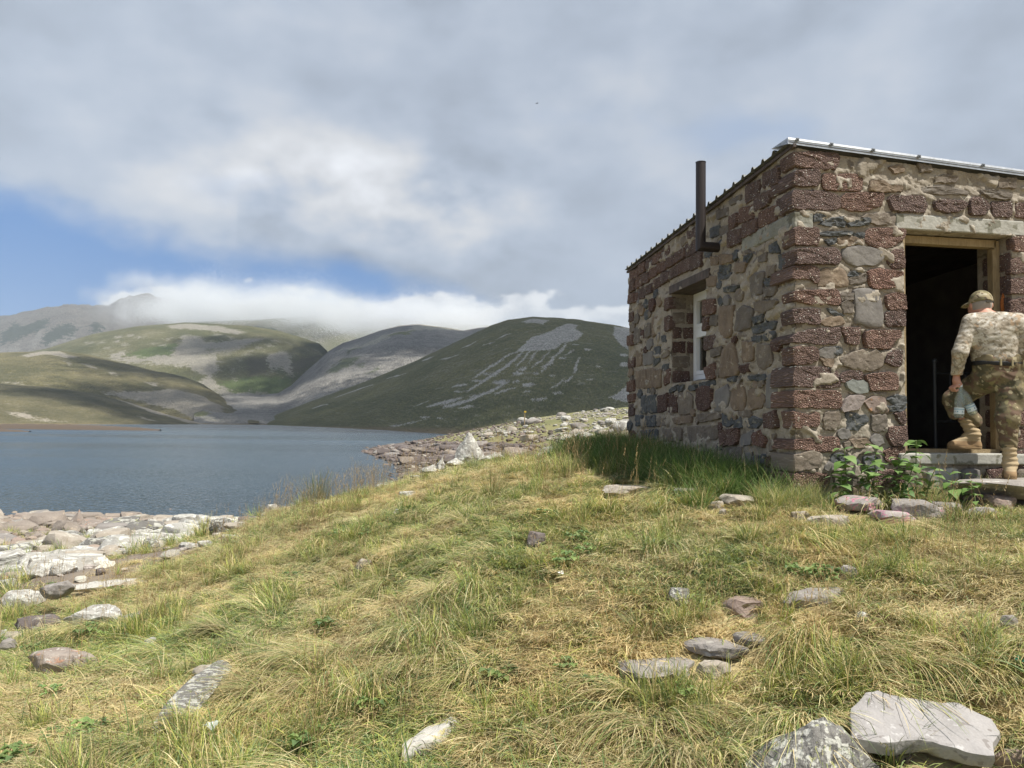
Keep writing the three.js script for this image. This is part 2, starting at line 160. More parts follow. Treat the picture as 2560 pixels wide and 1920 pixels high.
// ---------------------------------------------------------------- hills and mountains
const HILLS = [
  {"name":"far","s":[-0.8215,-0.7313,-0.6709,-0.6409,-0.6109,-0.5807,-0.5504,-0.5292,-0.5174,-0.4964,-0.4784,-0.463,-0.4295,-0.3809,-0.32],"e":[0.1078,0.1193,0.1237,0.129,0.1361,0.1401,0.1393,0.1402,0.1501,0.1559,0.1598,0.1551,0.1512,0.147,0.1386],"d0":[2300.0,2300.0,2300.0,2300.0,2300.0,2300.0,2300.0,2300.0,2300.0,2300.0,2300.0,2300.0,2300.0,2300.0,2300.0],"d1":[3600.0,3600.0,3600.0,3600.0,3600.0,3600.0,3600.0,3600.0,3600.0,3600.0,3600.0,3600.0,3600.0,3600.0,3600.0],"hb":60,"patches":[["s",[304,340],[353,352],[368,292],[304,297]],["s",[309,598],[324,638],[351,483],[348,415],[318,446]],["s",[372,317],[400,449],[412,442],[405,317]],["s",[416,379],[427,435],[461,381],[458,316],[424,323]],["s",[469,379],[498,420],[499,365],[473,338]],["s",[335,626],[346,672],[355,481],[340,452]],["s",[362,555],[373,613],[378,448],[359,443]],["d",[302,556],[339,681],[369,593],[429,623],[426,501],[393,454],[337,388],[304,370]],["d",[412,426],[467,539],[509,519],[498,420],[454,369],[417,325]],["d",[535,523],[573,521],[566,454],[536,440]]]},
  {"name":"back","s":[-0.4888,-0.4407,-0.4045,-0.3561,-0.3077,-0.2593,-0.2109,-0.1259,-0.0652,-0.0046],"e":[0.1139,0.1218,0.1259,0.129,0.1321,0.1357,0.137,0.1319,0.1266,0.1244],"d0":[1700.0,1700.0,1700.0,1700.0,1700.0,1700.0,1700.0,1700.0,1700.0,1700.0],"d1":[2600.0,2600.0,2600.0,2600.0,2600.0,2600.0,2600.0,2600.0,2600.0,2600.0],"hb":40,"patches":[["s",[131,875],[149,589],[168,451],[171,458],[157,619],[134,913]],["s",[154,837],[172,578],[191,447],[194,454],[180,608],[157,866]],["s",[178,809],[195,572],[215,444],[218,451],[204,603],[181,835]],["s",[201,796],[219,567],[238,441],[241,448],[227,597],[204,820]],["s",[225,783],[242,562],[261,438],[264,445],[251,592],[227,806]],["s",[248,771],[266,557],[285,435],[288,442],[274,586],[251,793]],["s",[272,760],[289,553],[308,432],[311,439],[297,581],[274,780]],["s",[295,750],[313,548],[332,429],[335,436],[321,576],[298,769]],["s",[318,740],[336,544],[355,426],[358,433],[344,571],[321,758]],["s",[342,731],[359,539],[378,424],[381,430],[368,566],[345,748]],["s",[365,722],[383,535],[402,420],[405,427],[391,561],[368,738]],["s",[389,712],[406,530],[425,417],[428,423],[415,555],[392,728]],["s",[412,702],[430,524],[449,414],[452,420],[438,549],[415,717]],["s",[436,692],[453,519],[472,410],[475,417],[462,544],[439,706]],["s",[459,682],[477,515],[496,410],[499,416],[485,541],[462,696]],["d",[250,742],[359,645],[403,506],[360,514]],["d",[402,585],[430,501],[439,404],[407,438]]]},
  {"name":"mid","s":[-0.6568,-0.6328,-0.6088,-0.5491,-0.489,-0.4286,-0.3983,-0.3437,-0.3072,-0.2767,-0.2523,-0.2412,-0.2385],"e":[0.0796,0.0829,0.0875,0.1071,0.1182,0.1238,0.123,0.1206,0.115,0.1063,0.0987,0.0879,0.0789],"d0":[950.0,947.0,944.0,937.0,930.0,923.0,919.0,913.0,908.0,905.0,902.0,900.0,900.0],"d1":[1700.0,1709.0,1718.0,1741.0,1764.0,1788.0,1799.0,1661.0,1566.0,1470.0,1329.0,1265.0,1250.0],"hb":0,"patches":[["s",[306,391],[359,451],[355,371],[504,356],[528,463],[538,569],[592,551],[611,496],[800,626],[738,479],[621,419],[594,358],[648,360],[654,251],[637,211],[614,208],[550,262],[378,313]],["s",[487,778],[532,853],[645,801],[736,716],[714,643],[601,675],[510,700]],["s",[806,418],[865,517],[877,427],[889,286],[871,282],[848,321],[830,311],[826,264],[812,327]],["s",[614,208],[641,211],[651,169],[697,126],[733,122],[778,141],[819,127],[698,81],[593,156]],["g",[651,169],[741,228],[881,258],[886,216],[832,129],[778,145],[738,122],[697,134]],["d",[879,371],[964,615],[992,679],[921,350],[889,286]],["d",[739,346],[806,403],[808,279],[749,239]],["g",[355,392],[422,442],[525,480],[504,356],[423,358]],["s",[316,511],[313,504],[304,505],[296,514],[293,527],[296,535],[304,533],[312,523]],["s",[342,577],[339,568],[331,570],[322,582],[319,597],[322,606],[331,604],[339,592]],["s",[387,639],[384,628],[375,631],[367,645],[363,663],[367,675],[375,672],[383,656]],["s",[460,498],[457,490],[448,489],[440,495],[437,505],[440,513],[448,514],[457,508]],["s",[297,591],[294,581],[286,583],[277,595],[274,612],[277,622],[286,620],[294,606]],["s",[261,638],[258,628],[250,637],[241,660],[238,684],[241,694],[249,682],[258,657]],["s",[505,540],[501,531],[493,530],[485,536],[481,547],[485,556],[493,558],[501,551]],["s",[370,516],[367,508],[358,510],[350,519],[346,531],[350,539],[358,537],[366,528]],["s",[658,616],[655,603],[646,594],[638,595],[634,605],[638,619],[646,628],[654,627]],["s",[703,590],[700,577],[692,569],[683,570],[680,579],[683,592],[692,600],[700,599]],["s",[711,262],[708,256],[700,253],[691,253],[688,258],[691,263],[699,267],[708,266]],["s",[716,205],[713,200],[705,197],[697,197],[693,201],[696,206],[705,210],[713,209]],["s",[724,342],[720,336],[712,331],[704,332],[700,337],[704,343],[712,348],[720,348]],["s",[636,470],[633,461],[625,455],[616,456],[613,463],[616,472],[625,477],[633,477]],["s",[822,546],[818,533],[810,523],[802,521],[798,527],[802,539],[810,550],[818,553]],["s",[844,614],[841,597],[832,582],[824,579],[821,587],[824,601],[832,614],[841,620]],["s",[750,401],[747,393],[739,388],[730,389],[727,394],[730,402],[738,407],[747,407]],["s",[492,456],[489,449],[480,448],[472,453],[468,462],[472,469],[480,470],[488,465]],["s",[414,594],[411,584],[403,583],[394,594],[391,609],[394,618],[402,617],[411,608]],["s",[351,647],[348,636],[339,639],[331,653],[327,673],[331,685],[339,682],[347,665]],["s",[768,440],[765,431],[756,423],[748,421],[745,427],[748,436],[756,443],[765,445]],["s",[795,489],[792,478],[783,470],[775,468],[771,473],[775,484],[783,493],[791,495]],["s",[782,578],[714,440],[666,355],[667,351],[717,426],[783,571]],["s",[764,546],[688,421],[644,344],[644,340],[690,407],[765,540]],["s",[746,518],[661,402],[621,334],[622,330],[662,388],[747,512]],["s",[728,498],[634,384],[599,328],[599,324],[635,371],[729,491]],["s",[710,478],[607,369],[576,323],[577,319],[608,356],[711,472]],["s",[692,459],[580,358],[554,317],[554,313],[581,345],[693,453]],["s",[675,441],[553,347],[531,314],[532,310],[554,334],[675,436]]]},
  {"name":"left","s":[-0.8196,-0.7292,-0.669,-0.6328,-0.5906,-0.5541,-0.5114,-0.4688,-0.4262,-0.4018,-0.3833,-0.3587,-0.328],"e":[0.0714,0.0768,0.0812,0.0829,0.0853,0.0809,0.0705,0.0608,0.0522,0.0435,0.0317,0.0139,-0.005],"d0":[560.0,582.0,596.0,605.0,615.0,624.0,634.0,635.0,624.0,618.0,613.0,607.0,600.0],"d1":[1000.0,986.0,977.0,972.0,966.0,960.0,954.0,928.0,878.0,847.0,794.0,722.0,640.0],"hb":-4,"patches":[["s",[364,778],[410,917],[468,915],[507,758],[476,681],[433,800],[384,728]],["s",[472,677],[500,586],[492,567]],["s",[522,666],[553,647],[565,593],[546,589]],["s",[593,567],[631,572],[608,523]],["s",[310,315],[368,315],[375,300],[310,299]],["s",[693,522],[732,519],[724,466]],["s",[579,269],[694,350],[763,430],[848,440],[910,418],[888,9],[831,41],[772,157],[676,222]]]},
  {"name":"low","s":[-0.8183,-0.7277,-0.6672,-0.6067,-0.546,-0.4974,-0.4548,-0.4062,-0.3941],"e":[0.0472,0.0454,0.0413,0.0379,0.0296,0.0181,0.0054,-0.0072,-0.0094],"d0":[380.0,389.0,396.0,433.0,469.0,499.0,525.0,554.0,560.0],"d1":[600.0,600.0,600.0,606.0,612.0,616.0,618.0,582.0,575.0],"hb":-5.3,"patches":[["s",[378,179],[431,199],[472,103],[539,64],[592,45],[494,60],[414,119]],["s",[579,1000],[668,1000],[758,1000],[870,1000],[960,1000],[1017,1000],[938,414],[826,699],[713,1000],[624,1000]],["s",[777,371],[844,206],[822,173]]]},
  {"name":"scree","s":[-0.4131,-0.4014,-0.3832,-0.3532,-0.329,-0.305,-0.2872,-0.2695,-0.2518,-0.2388,-0.2221,-0.1981,-0.174,-0.15,-0.1258,-0.0954,-0.0651,-0.0288,0.0258,0.1167],"e":[0.0192,0.0302,0.0274,0.032,0.0305,0.0327,0.0437,0.0615,0.0775,0.0898,0.0991,0.1067,0.1161,0.1225,0.1246,0.122,0.1175,0.1222,0.1156,0.1077],"d0":[571.0,575.0,581.0,592.0,600.0,601.0,602.0,603.0,604.0,604.0,605.0,606.0,607.0,608.0,609.0,611.0,612.0,613.0,616.0,620.0],"d1":[802.0,812.0,829.0,857.0,879.0,905.0,979.0,1052.0,1125.0,1175.0,1236.0,1323.0,1410.0,1497.0,1500.0,1500.0,1500.0,1500.0,1500.0,1500.0],"hb":-5.3,"patches":[["d",[323,431],[359,482],[407,440],[378,384],[331,388]],["d",[426,269],[455,296],[448,260],[419,255]],["d",[400,371],[421,385],[411,344]],["d",[366,580],[402,598],[410,565],[374,538]],["p",[406,617],[457,632],[519,644],[577,1000],[705,1000],[614,711],[511,617],[442,538],[381,571],[330,726]],["g",[460,594],[541,646],[519,560]],["g",[377,580],[410,578],[406,539]],["p",[-280,1000],[-158,1000],[-50,365],[39,74],[78,47],[3,256],[-122,1000]],["g",[-26,426],[39,229],[21,160],[-18,269]]]},
  {"name":"right","s":[-0.3369,-0.3042,-0.2446,-0.1848,-0.1249,-0.0649,-0.0288,-0.0047,0.0256,0.0559,0.0862,0.1165,0.1511,0.2377,0.4798],"e":[-0.0075,0.0067,0.0304,0.0523,0.0773,0.1053,0.1222,0.1305,0.1345,0.1343,0.1316,0.1271,0.1215,0.1092,0.1032],"d0":[616.0,567.0,478.0,400.0,322.0,268.0,257.0,250.0,249.0,249.0,248.0,248.0,247.0,245.0,240.0],"d1":[643.0,678.0,740.0,760.0,780.0,800.0,800.0,800.0,800.0,800.0,800.0,800.0,800.0,800.0,800.0],"hb":-5.3,"patches":[["s",[492,552],[504,608],[519,596],[513,514],[527,471],[516,407],[495,366],[481,320],[457,311],[436,299],[417,292],[429,337],[447,414],[471,470]],["s",[423,658],[442,699],[471,643],[462,562],[433,603]],["s",[424,301],[376,252],[344,209],[344,205],[378,240],[424,296]],["s",[433,307],[406,242],[376,206],[339,160],[340,156],[378,193],[409,230],[434,302]],["s",[443,308],[428,259],[417,221],[418,218],[430,249],[443,304]],["s",[454,317],[444,269],[438,230],[439,228],[447,263],[455,315]],["s",[473,318],[459,247],[443,215],[444,212],[461,240],[474,316]],["s",[492,339],[472,241],[457,196],[458,193],[476,232],[493,335]],["s",[506,425],[494,341],[471,239],[455,208],[455,206],[473,233],[496,334],[507,422]],["s",[407,171],[376,142],[344,138],[345,132],[379,129],[409,166]],["s",[335,143],[306,135],[277,127],[278,120],[308,117],[335,138]],["s",[372,135],[329,126],[302,110],[303,103],[332,109],[373,129]],["s",[420,143],[401,136],[382,128],[382,125],[402,128],[420,140]],["s",[352,96],[340,98],[328,95],[328,92],[340,89],[352,92]],["s",[318,198],[330,188],[341,189],[341,194],[330,203],[318,204]],["s",[255,149],[267,147],[281,154],[281,157],[266,156],[255,152]],["s",[472,127],[485,137],[498,167],[498,169],[483,144],[472,129]],["s",[520,289],[511,216],[510,194],[512,193],[516,212],[522,287]],["s",[509,182],[503,161],[496,157],[496,153],[505,152],[510,180]],["s",[130,606],[160,603],[191,599],[190,612],[160,646],[129,622]],["s",[212,628],[228,580],[245,534],[244,544],[228,613],[211,642]],["s",[268,707],[282,670],[296,640],[296,654],[282,720],[268,726]],["s",[296,512],[313,474],[327,451],[327,456],[313,491],[296,519]],["s",[332,528],[344,514],[355,540],[355,548],[343,536],[331,536]],["s",[95,455],[109,454],[120,428],[120,440],[108,494],[94,471]],["s",[408,174],[425,208],[436,214],[436,216],[424,213],[408,175]],["s",[495,288],[503,305],[512,326],[512,329],[502,314],[495,290]],["s",[218,17],[249,46],[279,64],[279,66],[248,51],[218,19]],["s",[386,450],[400,464],[410,467],[409,471],[400,477],[386,455]],["s",[365,442],[377,419],[384,423],[383,427],[376,431],[365,446]],["s",[403,165],[400,161],[392,162],[383,169],[380,177],[383,181],[391,180],[399,173]],["s",[450,149],[446,143],[439,141],[431,145],[428,150],[431,155],[439,157],[446,154]],["s",[430,193],[428,189],[421,189],[414,192],[411,196],[414,200],[421,201],[428,198]],["s",[436,208],[435,205],[432,204],[428,206],[427,210],[428,214],[431,215],[435,212]],["s",[496,116],[493,113],[486,111],[479,112],[476,115],[479,118],[486,120],[493,119]],["s",[469,96],[465,93],[456,92],[447,93],[443,95],[447,98],[456,100],[465,99]],["s",[427,161],[425,158],[420,158],[415,160],[413,163],[415,166],[420,167],[425,165]],["s",[499,268],[497,263],[493,260],[489,261],[487,265],[489,270],[493,273],[497,272]],["s",[456,191],[455,188],[451,187],[446,188],[445,191],[446,193],[450,195],[455,194]],["s",[481,183],[480,180],[477,179],[473,180],[472,182],[473,185],[477,186],[480,185]],["s",[443,120],[441,118],[437,118],[432,119],[431,121],[432,123],[437,124],[441,122]],["s",[539,339],[537,331],[533,327],[529,327],[527,332],[529,339],[533,344],[537,344]],["s",[519,364],[518,358],[514,355],[510,355],[509,359],[510,365],[514,369],[518,368]],["s",[597,329],[596,318],[591,312],[587,313],[585,321],[587,331],[591,338],[596,337]],["s",[598,263],[596,253],[591,248],[586,249],[584,256],[586,266],[591,272],[596,271]],["s",[555,234],[554,231],[550,228],[546,228],[545,231],[546,234],[550,236],[554,236]],["s",[542,172],[540,169],[536,167],[532,167],[530,169],[532,172],[536,174],[540,174]],["s",[379,211],[377,208],[372,212],[367,218],[365,224],[367,226],[372,222],[377,216]],["s",[365,188],[363,186],[356,190],[349,198],[347,205],[349,206],[356,202],[363,194]],["s",[304,62],[302,60],[298,60],[294,62],[292,65],[294,67],[298,66],[302,64]],["s",[284,71],[281,68],[274,69],[268,73],[265,77],[267,79],[274,78],[281,74]],["s",[237,33],[234,29],[227,27],[221,29],[218,33],[221,37],[227,38],[234,36]],["s",[333,160],[331,158],[326,162],[320,168],[318,173],[320,175],[325,171],[330,165]],["s",[576,699],[604,1000],[604,382],[586,410],[573,521]],["s",[600,184],[605,178],[605,94],[564,113],[581,126],[590,144]]]}];
const hillProf = (v) => 0.45 * v + 0.55 * Math.sin(v * Math.PI / 2);
const hillLook = {   // texture size, relief, colours: grass low / high, scree, dark turf, green, pale
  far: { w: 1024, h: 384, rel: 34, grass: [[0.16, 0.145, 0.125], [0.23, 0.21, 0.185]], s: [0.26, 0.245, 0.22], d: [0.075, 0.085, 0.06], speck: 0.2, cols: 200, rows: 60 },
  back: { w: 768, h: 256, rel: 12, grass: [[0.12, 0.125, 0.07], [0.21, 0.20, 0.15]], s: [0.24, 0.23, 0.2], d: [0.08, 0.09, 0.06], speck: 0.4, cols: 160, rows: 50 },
  mid: { w: 1024, h: 512, rel: 6, grass: [[0.062, 0.066, 0.027], [0.118, 0.11, 0.052]], s: [0.21, 0.195, 0.16], d: [0.075, 0.068, 0.04], g: [0.07, 0.092, 0.03], speck: 0.55, cols: 240, rows: 80 },
  left: { w: 1024, h: 512, rel: 4, grass: [[0.062, 0.06, 0.025], [0.14, 0.12, 0.056]], s: [0.215, 0.195, 0.16], d: [0.07, 0.07, 0.035], speck: 0.25, cols: 200, rows: 70 },
  low: { w: 1024, h: 384, rel: 2.2, grass: [[0.052, 0.05, 0.023], [0.105, 0.092, 0.045]], s: [0.235, 0.21, 0.17], d: [0.06, 0.06, 0.03], speck: 0.25, cols: 200, rows: 60 },
  scree: { w: 1024, h: 512, rel: 4, grass: [[0.12, 0.115, 0.107], [0.20, 0.19, 0.172]], s: [0.3, 0.28, 0.24], d: [0.075, 0.085, 0.05], g: [0.12, 0.125, 0.055], p: [0.27, 0.255, 0.21], speck: 0, cols: 240, rows: 80 },
  right: { w: 2048, h: 768, rel: 2.6, grass: [[0.066, 0.07, 0.026], [0.12, 0.112, 0.045]], s: [0.30, 0.285, 0.255], d: [0.05, 0.05, 0.03], speck: 0.18, cols: 300, rows: 100 },
};
const hillLabel = { far: 'pale rocky mountain with a peak in cloud beyond the lake', back: 'hazy scree streaked ridge under the cloud bank', mid: 'rounded green hill crossed by a pale scree band', left: 'mottled olive hillside on the far shore', low: 'low dark olive slope at the far water edge', scree: 'grey boulder scree slope filling the valley', right: 'dark green hill with long fingers of grey scree' };
function makeHill(H, seed) {
  const L = hillLook[H.name], { w, h } = L, s0 = H.s[0], s1 = H.s[H.s.length - 1];
  // which ground covers which place of this hill
  const cv = document.createElement('canvas'); cv.width = w; cv.height = h; const cx = cv.getContext('2d');
  cx.fillStyle = '#000'; cx.fillRect(0, 0, w, h);
  const code = { s: '#f00', d: '#0f0', g: '#00f', p: '#ff0' };
  for (const [kind, ...pts] of H.patches) { cx.fillStyle = code[kind]; cx.beginPath(); pts.forEach(([u, v], i) => i ? cx.lineTo(u / 1000 * w, v / 1000 * h) : cx.moveTo(u / 1000 * w, v / 1000 * h)); cx.fill(); }
  const md = cx.getImageData(0, 0, w, h).data;
  const spanX = (s1 - s0) * (H.d0[3] + H.d1[3]) / 2, spanY = H.d1[3] - H.d0[3];
  const warp = H.name === 'right' ? 0.25 : 1;
  const tex = colorTex(w, h, (u, v) => {
    const X = u * spanX, Y = v * spanY, sc = spanX / 900;
    const wx = u + (fbm(X / (14 * sc), Y / (14 * sc), seed, 4) * warp * 34 + noise(X / (1.3 * sc), Y / (1.6 * sc), seed + 2) * (4 + 7 * warp)) / w, wy = v + (fbm(X / (14 * sc) + 40, Y / (14 * sc), seed, 4) * warp * 26 + noise(X / (1.3 * sc) + 7, Y / (1.6 * sc), seed + 2) * (4 + 7 * warp)) / h;
    const k = 4 * (clamp(Math.floor(wy * h), 0, h - 1) * w + clamp(Math.floor(wx * w), 0, w - 1));
    const r = md[k] > 128, g = md[k + 1] > 128, b = md[k + 2] > 128;
    const n1 = fbm(X / (120 * sc), Y / (160 * sc), seed + 1, 4), n2 = fbm(X / (22 * sc), Y / (12 * sc), seed + 2, 3), n3 = noise(X / (2.2 * sc), Y / (5 * sc), seed + 3), grain = noise(X / (1.1 * sc), Y / (2 * sc), seed + 5);
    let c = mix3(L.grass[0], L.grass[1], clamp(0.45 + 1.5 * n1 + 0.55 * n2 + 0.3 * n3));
    if (L.speck) { const p = Math.max(ss(0.30, 0.42, fbm(X / (30 * sc), Y / (9 * sc), seed + 9, 3) + 0.35 * n1 + 0.12 * n3), ss(0.22, 0.32, fbm(X / (9 * sc), Y / (3.2 * sc), seed + 15, 3) + 0.25 * n1 + 0.1 * grain)); c = mix3(c, L.s, p * Math.min(1, L.speck * 1.4)); if (noise(X / (1.6 * sc), Y / (2 * sc), seed + 21) > 0.62 - 0.2 * n1) c = mix3(c, L.s, 0.5); }
    if (r && g) c = L.p ?? L.s; else if (r) c = L.s; else if (g) c = L.d; else if (b) c = L.g ?? L.d;
    if (r || H.name === 'scree') { const m = 1 + 0.6 * grain + 0.35 * n3 + 0.25 * n2; c = [c[0] * m, c[1] * m, c[2] * m]; } else { const m = 1 + 0.4 * grain + 0.25 * n3; c = [c[0] * m, c[1] * m, c[2] * m]; }
    if (H.hb < -5 && v < 0.035) c = mix3([0.15, 0.115, 0.06], c, ss(0.008, 0.035, v + 0.01 * n2));
    return c;
  }, THREE.ClampToEdgeWrapping);
  const pos = [], idx = [], uv = [], n = L.cols + 1, rows = L.rows, extra = 8;
  for (let j = 0; j <= rows + extra; j++) for (let i = 0; i <= L.cols; i++) {
    const u = i / L.cols, s = mix(s0, s1, u), e = interp(H.s, H.e, s), d0 = interp(H.s, H.d0, s), d1 = interp(H.s, H.d1, s), v = Math.min(1, j / rows), o = Math.max(0, j - rows) / extra;
    const d = d0 + (d1 - d0) * v + o * (d1 - d0) * 1.1;
    let y = H.hb + (e * d1 - H.hb) * hillProf(v) * (1 - 0.85 * o * o) - (o > 0 ? 0.02 * o * d1 : 0);
    const X = s * d, rough = L.rel * (fbm(X / (L.rel * 16), d / (L.rel * 16), seed, 5)) * ss(0, 0.25, v) * 1.1;
    y += rough * (v > 0.9 && H.name !== 'far' ? 0.35 : 1);
    if (H.name === 'far') y += 22 * (0.5 - Math.abs(noise(X / 90, d / 260, seed))) * ss(0.1, 0.5, v) + 8 * noise(X / 26, d / 40, seed);
    if (H.name === 'mid' || H.name === 'left' || H.name === 'back') y += L.rel * 0.5 * (0.4 - Math.abs(noise(X / 60, d / 190, seed + 4))) * ss(0.05, 0.4, v) * (1 - ss(0.8, 1, v));
    pos.push(X, EYE + y, -d); uv.push(u, v);
  }
  for (let j = 0; j < rows + extra; j++) for (let i = 0; i < L.cols; i++) { const a = j * n + i, b = a + n; idx.push(a, a + 1, b, a + 1, b + 1, b); }
  const bump = hillBump.clone(); bump.repeat.set(spanX / 40, spanY / 40); bump.needsUpdate = true;
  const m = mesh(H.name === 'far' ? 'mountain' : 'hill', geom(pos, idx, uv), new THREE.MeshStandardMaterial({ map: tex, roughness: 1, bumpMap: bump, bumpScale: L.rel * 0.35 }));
  tag(m, hillLabel[H.name], H.name === 'far' ? 'mountain' : 'hill', null, 'structure');
}
const hillBump = dataTex(512, 512, (u, v) => 0.5 + 0.8 * tfbm(u, v, 16, 4));
HILLS.forEach((h, i) => makeHill(h, 3.3 + i * 11.7));

// rocky bars lying low in the lake
function bar(name, label, x0, x1, d, hh, seed) {
  const r = rng(seed), parts = [];
  const N = 60, pos = [], idx = [];
  for (let i = 0; i <= N; i++) for (let j = 0; j <= 6; j++) { const u = i / N, v = j / 6, w = Math.sin(Math.PI * clamp(u, 0.02, 0.98)) ** 0.5, x = mix(x0, x1, u); const q = (v - 0.5) * 2; pos.push(x, LAKE - 0.3 + (1 - q * q) * (hh * w + 0.3) + 0.4 * w * noise(x * 0.35, v * 6, seed), -d + (v - 0.5) * 9 * w); }
  for (let i = 0; i < N; i++) for (let j = 0; j < 6; j++) { const a = i * 7 + j, b = a + 7; idx.push(a, b, a + 1, a + 1, b, b + 1); }
  tag(mesh(name, geom(pos, idx.reverse()), new THREE.MeshStandardMaterial({ color: lin(0.085, 0.065, 0.05), roughness: 1 })), label, 'islet', null, 'structure');
}
bar('islet', 'long low bar of brown stones in the far water', -215, -130, 285, 1.9, 71);
bar('islet', 'short dark spit at the edge of the far water', -190, -147, 235, 1.0, 72);

// ---------------------------------------------------------------- clouds lying on the peaks: swarms of small pale flakes
const flakes = (() => { const r = rng(5), pos = []; for (let i = 0; i < 6000; i++) { const g = () => (r() + r() + r() - 1.5) * 0.85, c = [g(), g(), g()], q = 0.0175; for (let k = 0; k < 3; k++) pos.push(c[0] + (r() - 0.5) * q, c[1] + (r() - 0.5) * q, c[2] + (r() - 0.5) * q); } return geom(pos); })();
M.cloud = new THREE.MeshPhysicalMaterial({ color: lin(0.9, 0.92, 0.95), roughness: 1, transmission: 0.5, thickness: 0, specularIntensity: 0 });
function cloud(label, blobs, seed) {
  const r = rng(seed), list = [], m4 = new THREE.Matrix4(), q = new THREE.Quaternion(), e = new THREE.Euler();
  for (const [px, py, d, rx, ry, rz, n, sz] of blobs) for (let i = 0; i < n; i++) {
    const g = () => (r() + r() + r() - 1.5) * 1.15, s = (sz ?? 55) * (0.7 + 0.6 * r());
    list.push(new THREE.Matrix4().compose(new THREE.Vector3(px + g() * rx, py + g() * ry, -d + g() * rz), q.setFromEuler(e.set(r() * 6, r() * 6, r() * 6)).clone(), new THREE.Vector3(s, s * 0.8, s)));
  }
  const im = new THREE.InstancedMesh(flakes, M.cloud, list.length); list.forEach((m, i) => im.setMatrixAt(i, m));
  im.name = numbered('cloud'); im.castShadow = im.receiveShadow = true; tag(im, label, 'cloud', null, 'stuff'); scene.add(im);
}
const K = 1.1573 / 1920;   // place a puff by its bearing and height angle in the valley
const puff = (X, Y, d, rx, ry, rz, n, sz) => [(X - 1106) * K * d, EYE + (912 - Y) * K * d, d, rx * K * d, ry * K * d, rz, n, sz];
cloud('white cloud spilling over the ridge beyond the lake', [
  puff(345, 682, 2600, 60, 13, 200, 45), puff(410, 672, 2500, 80, 26, 200, 110), puff(500, 675, 2450, 80, 26, 200, 120), puff(590, 672, 2400, 80, 26, 200, 120), puff(680, 680, 2300, 70, 28, 200, 130), puff(740, 700, 2200, 40, 25, 150, 60),
  puff(300, 618, 3700, 60, 11, 60, 40, 45), puff(430, 645, 2900, 55, 18, 100, 50), puff(225, 650, 3500, 50, 8, 60, 16, 45), puff(270, 690, 2500, 40, 10, 100, 10)], 31);
cloud('mist covering the top of the grey scree hill', [puff(800, 690, 1650, 70, 16, 100, 60, 40), puff(900, 688, 1650, 90, 15, 100, 90, 40), puff(1000, 692, 1650, 80, 15, 100, 80, 40)], 32);

// clouds standing overhead, out of the picture, whose shade lies on the hills
const flakesBig = (() => { const r = rng(6), pos = []; for (let i = 0; i < 700; i++) { const g = () => (r() + r() + r() - 1.5) * 0.85, c = [g(), g() * 0.5, g()], q = 0.13; for (let k = 0; k < 3; k++) pos.push(c[0] + (r() - 0.5) * q, c[1] + (r() - 0.5) * q * 0.4, c[2] + (r() - 0.5) * q); } return geom(pos); })();
function overhead(label, H, shade, seed) {   // shade: [x, z, half width, half depth, puffs] on the ground it darkens
  const r = rng(seed), list = [], k = H / SUN.y;
  for (const [x, z, y0, a, b, n, s] of shade) for (let i = 0; i < n; i++) list.push(new THREE.Matrix4().compose(new THREE.Vector3(x + SUN.x * (k - y0 / SUN.y) + (r() * 2 - 1) * a, EYE + H + (r() - 0.5) * 60, z + SUN.z * (k - y0 / SUN.y) + (r() * 2 - 1) * b), new THREE.Quaternion().setFromEuler(new THREE.Euler(0, r() * 6.3, 0)), new THREE.Vector3(s, s, s)));
  const im = new THREE.InstancedMesh(flakesBig, M.cloud, list.length); list.forEach((m, i) => im.setMatrixAt(i, m)); im.name = numbered('cloud'); im.castShadow = im.receiveShadow = true; tag(im, label, 'cloud', null, 'stuff'); scene.add(im);
}
overhead('grey cloud overhead shading the near dark green hill', 520, [[80, -560, 50, 230, 210, 140, 70], [260, -480, 50, 200, 180, 90, 70], [-60, -640, 40, 110, 80, 36, 60], [110, -330, 15, 150, 70, 55, 60], [0, -430, 20, 90, 60, 32, 60]], 51);
overhead('grey cloud overhead shading the scree slope', 950, [[-60, -1150, 90, 260, 200, 120, 90], [-300, -900, 10, 90, 60, 18, 70]], 52);
overhead('high broken cloud dappling the far green hill', 1250, [[-280, -1250, 70, 80, 50, 15, 75], [-520, -1350, 90, 80, 60, 11, 75], [-420, -1150, 60, 50, 40, 8, 65]], 54);
overhead('broken cloud overhead dappling the far shore', 700, [[-260, -560, 20, 70, 24, 14, 60], [-330, -720, 40, 60, 36, 10, 60], [-190, -650, 20, 60, 40, 11, 60], [-440, -860, 60, 60, 40, 10, 65], [-480, -470, 5, 90, 22, 20, 55]], 53);

// ---------------------------------------------------------------- stone, mortar, wood and metal
const grainBump = dataTex(512, 512, (u, v) => 0.5 + 0.75 * tfbm(u, v, 22, 4, 2.2) + 0.35 * tnoise(u, v, 70, 5));
const cellPts = (() => { const r = rng(11), n = 40, p = []; for (let i = 0; i < n * n; i++) p.push([r(), r(), r()]); return { n, p }; })();
function cells(u, v) { const { n, p } = cellPts, x = u * n, y = v * n, xi = Math.floor(x), yi = Math.floor(y); let a = 9, b = 9, id = 0; for (let j = -1; j <= 1; j++) for (let i = -1; i <= 1; i++) { const k = ((yi + j + n) % n) * n + ((xi + i + n) % n), q = p[k], d = Math.hypot(xi + i + q[0] - x, yi + j + q[1] - y); if (d < a) { b = a; a = d; id = q[2]; } else if (d < b) b = d; } return [a, b, id]; }
const scoriaBump = dataTex(768, 768, (u, v) => { const [a, b, id] = cells(u, v); return clamp(0.30 + 0.30 * id - 0.3 * ss(0.2, 0.7, a) + 0.75 * tfbm(u, v, 14, 5) + 0.12 * ss(0, 0.3, b - a)); });
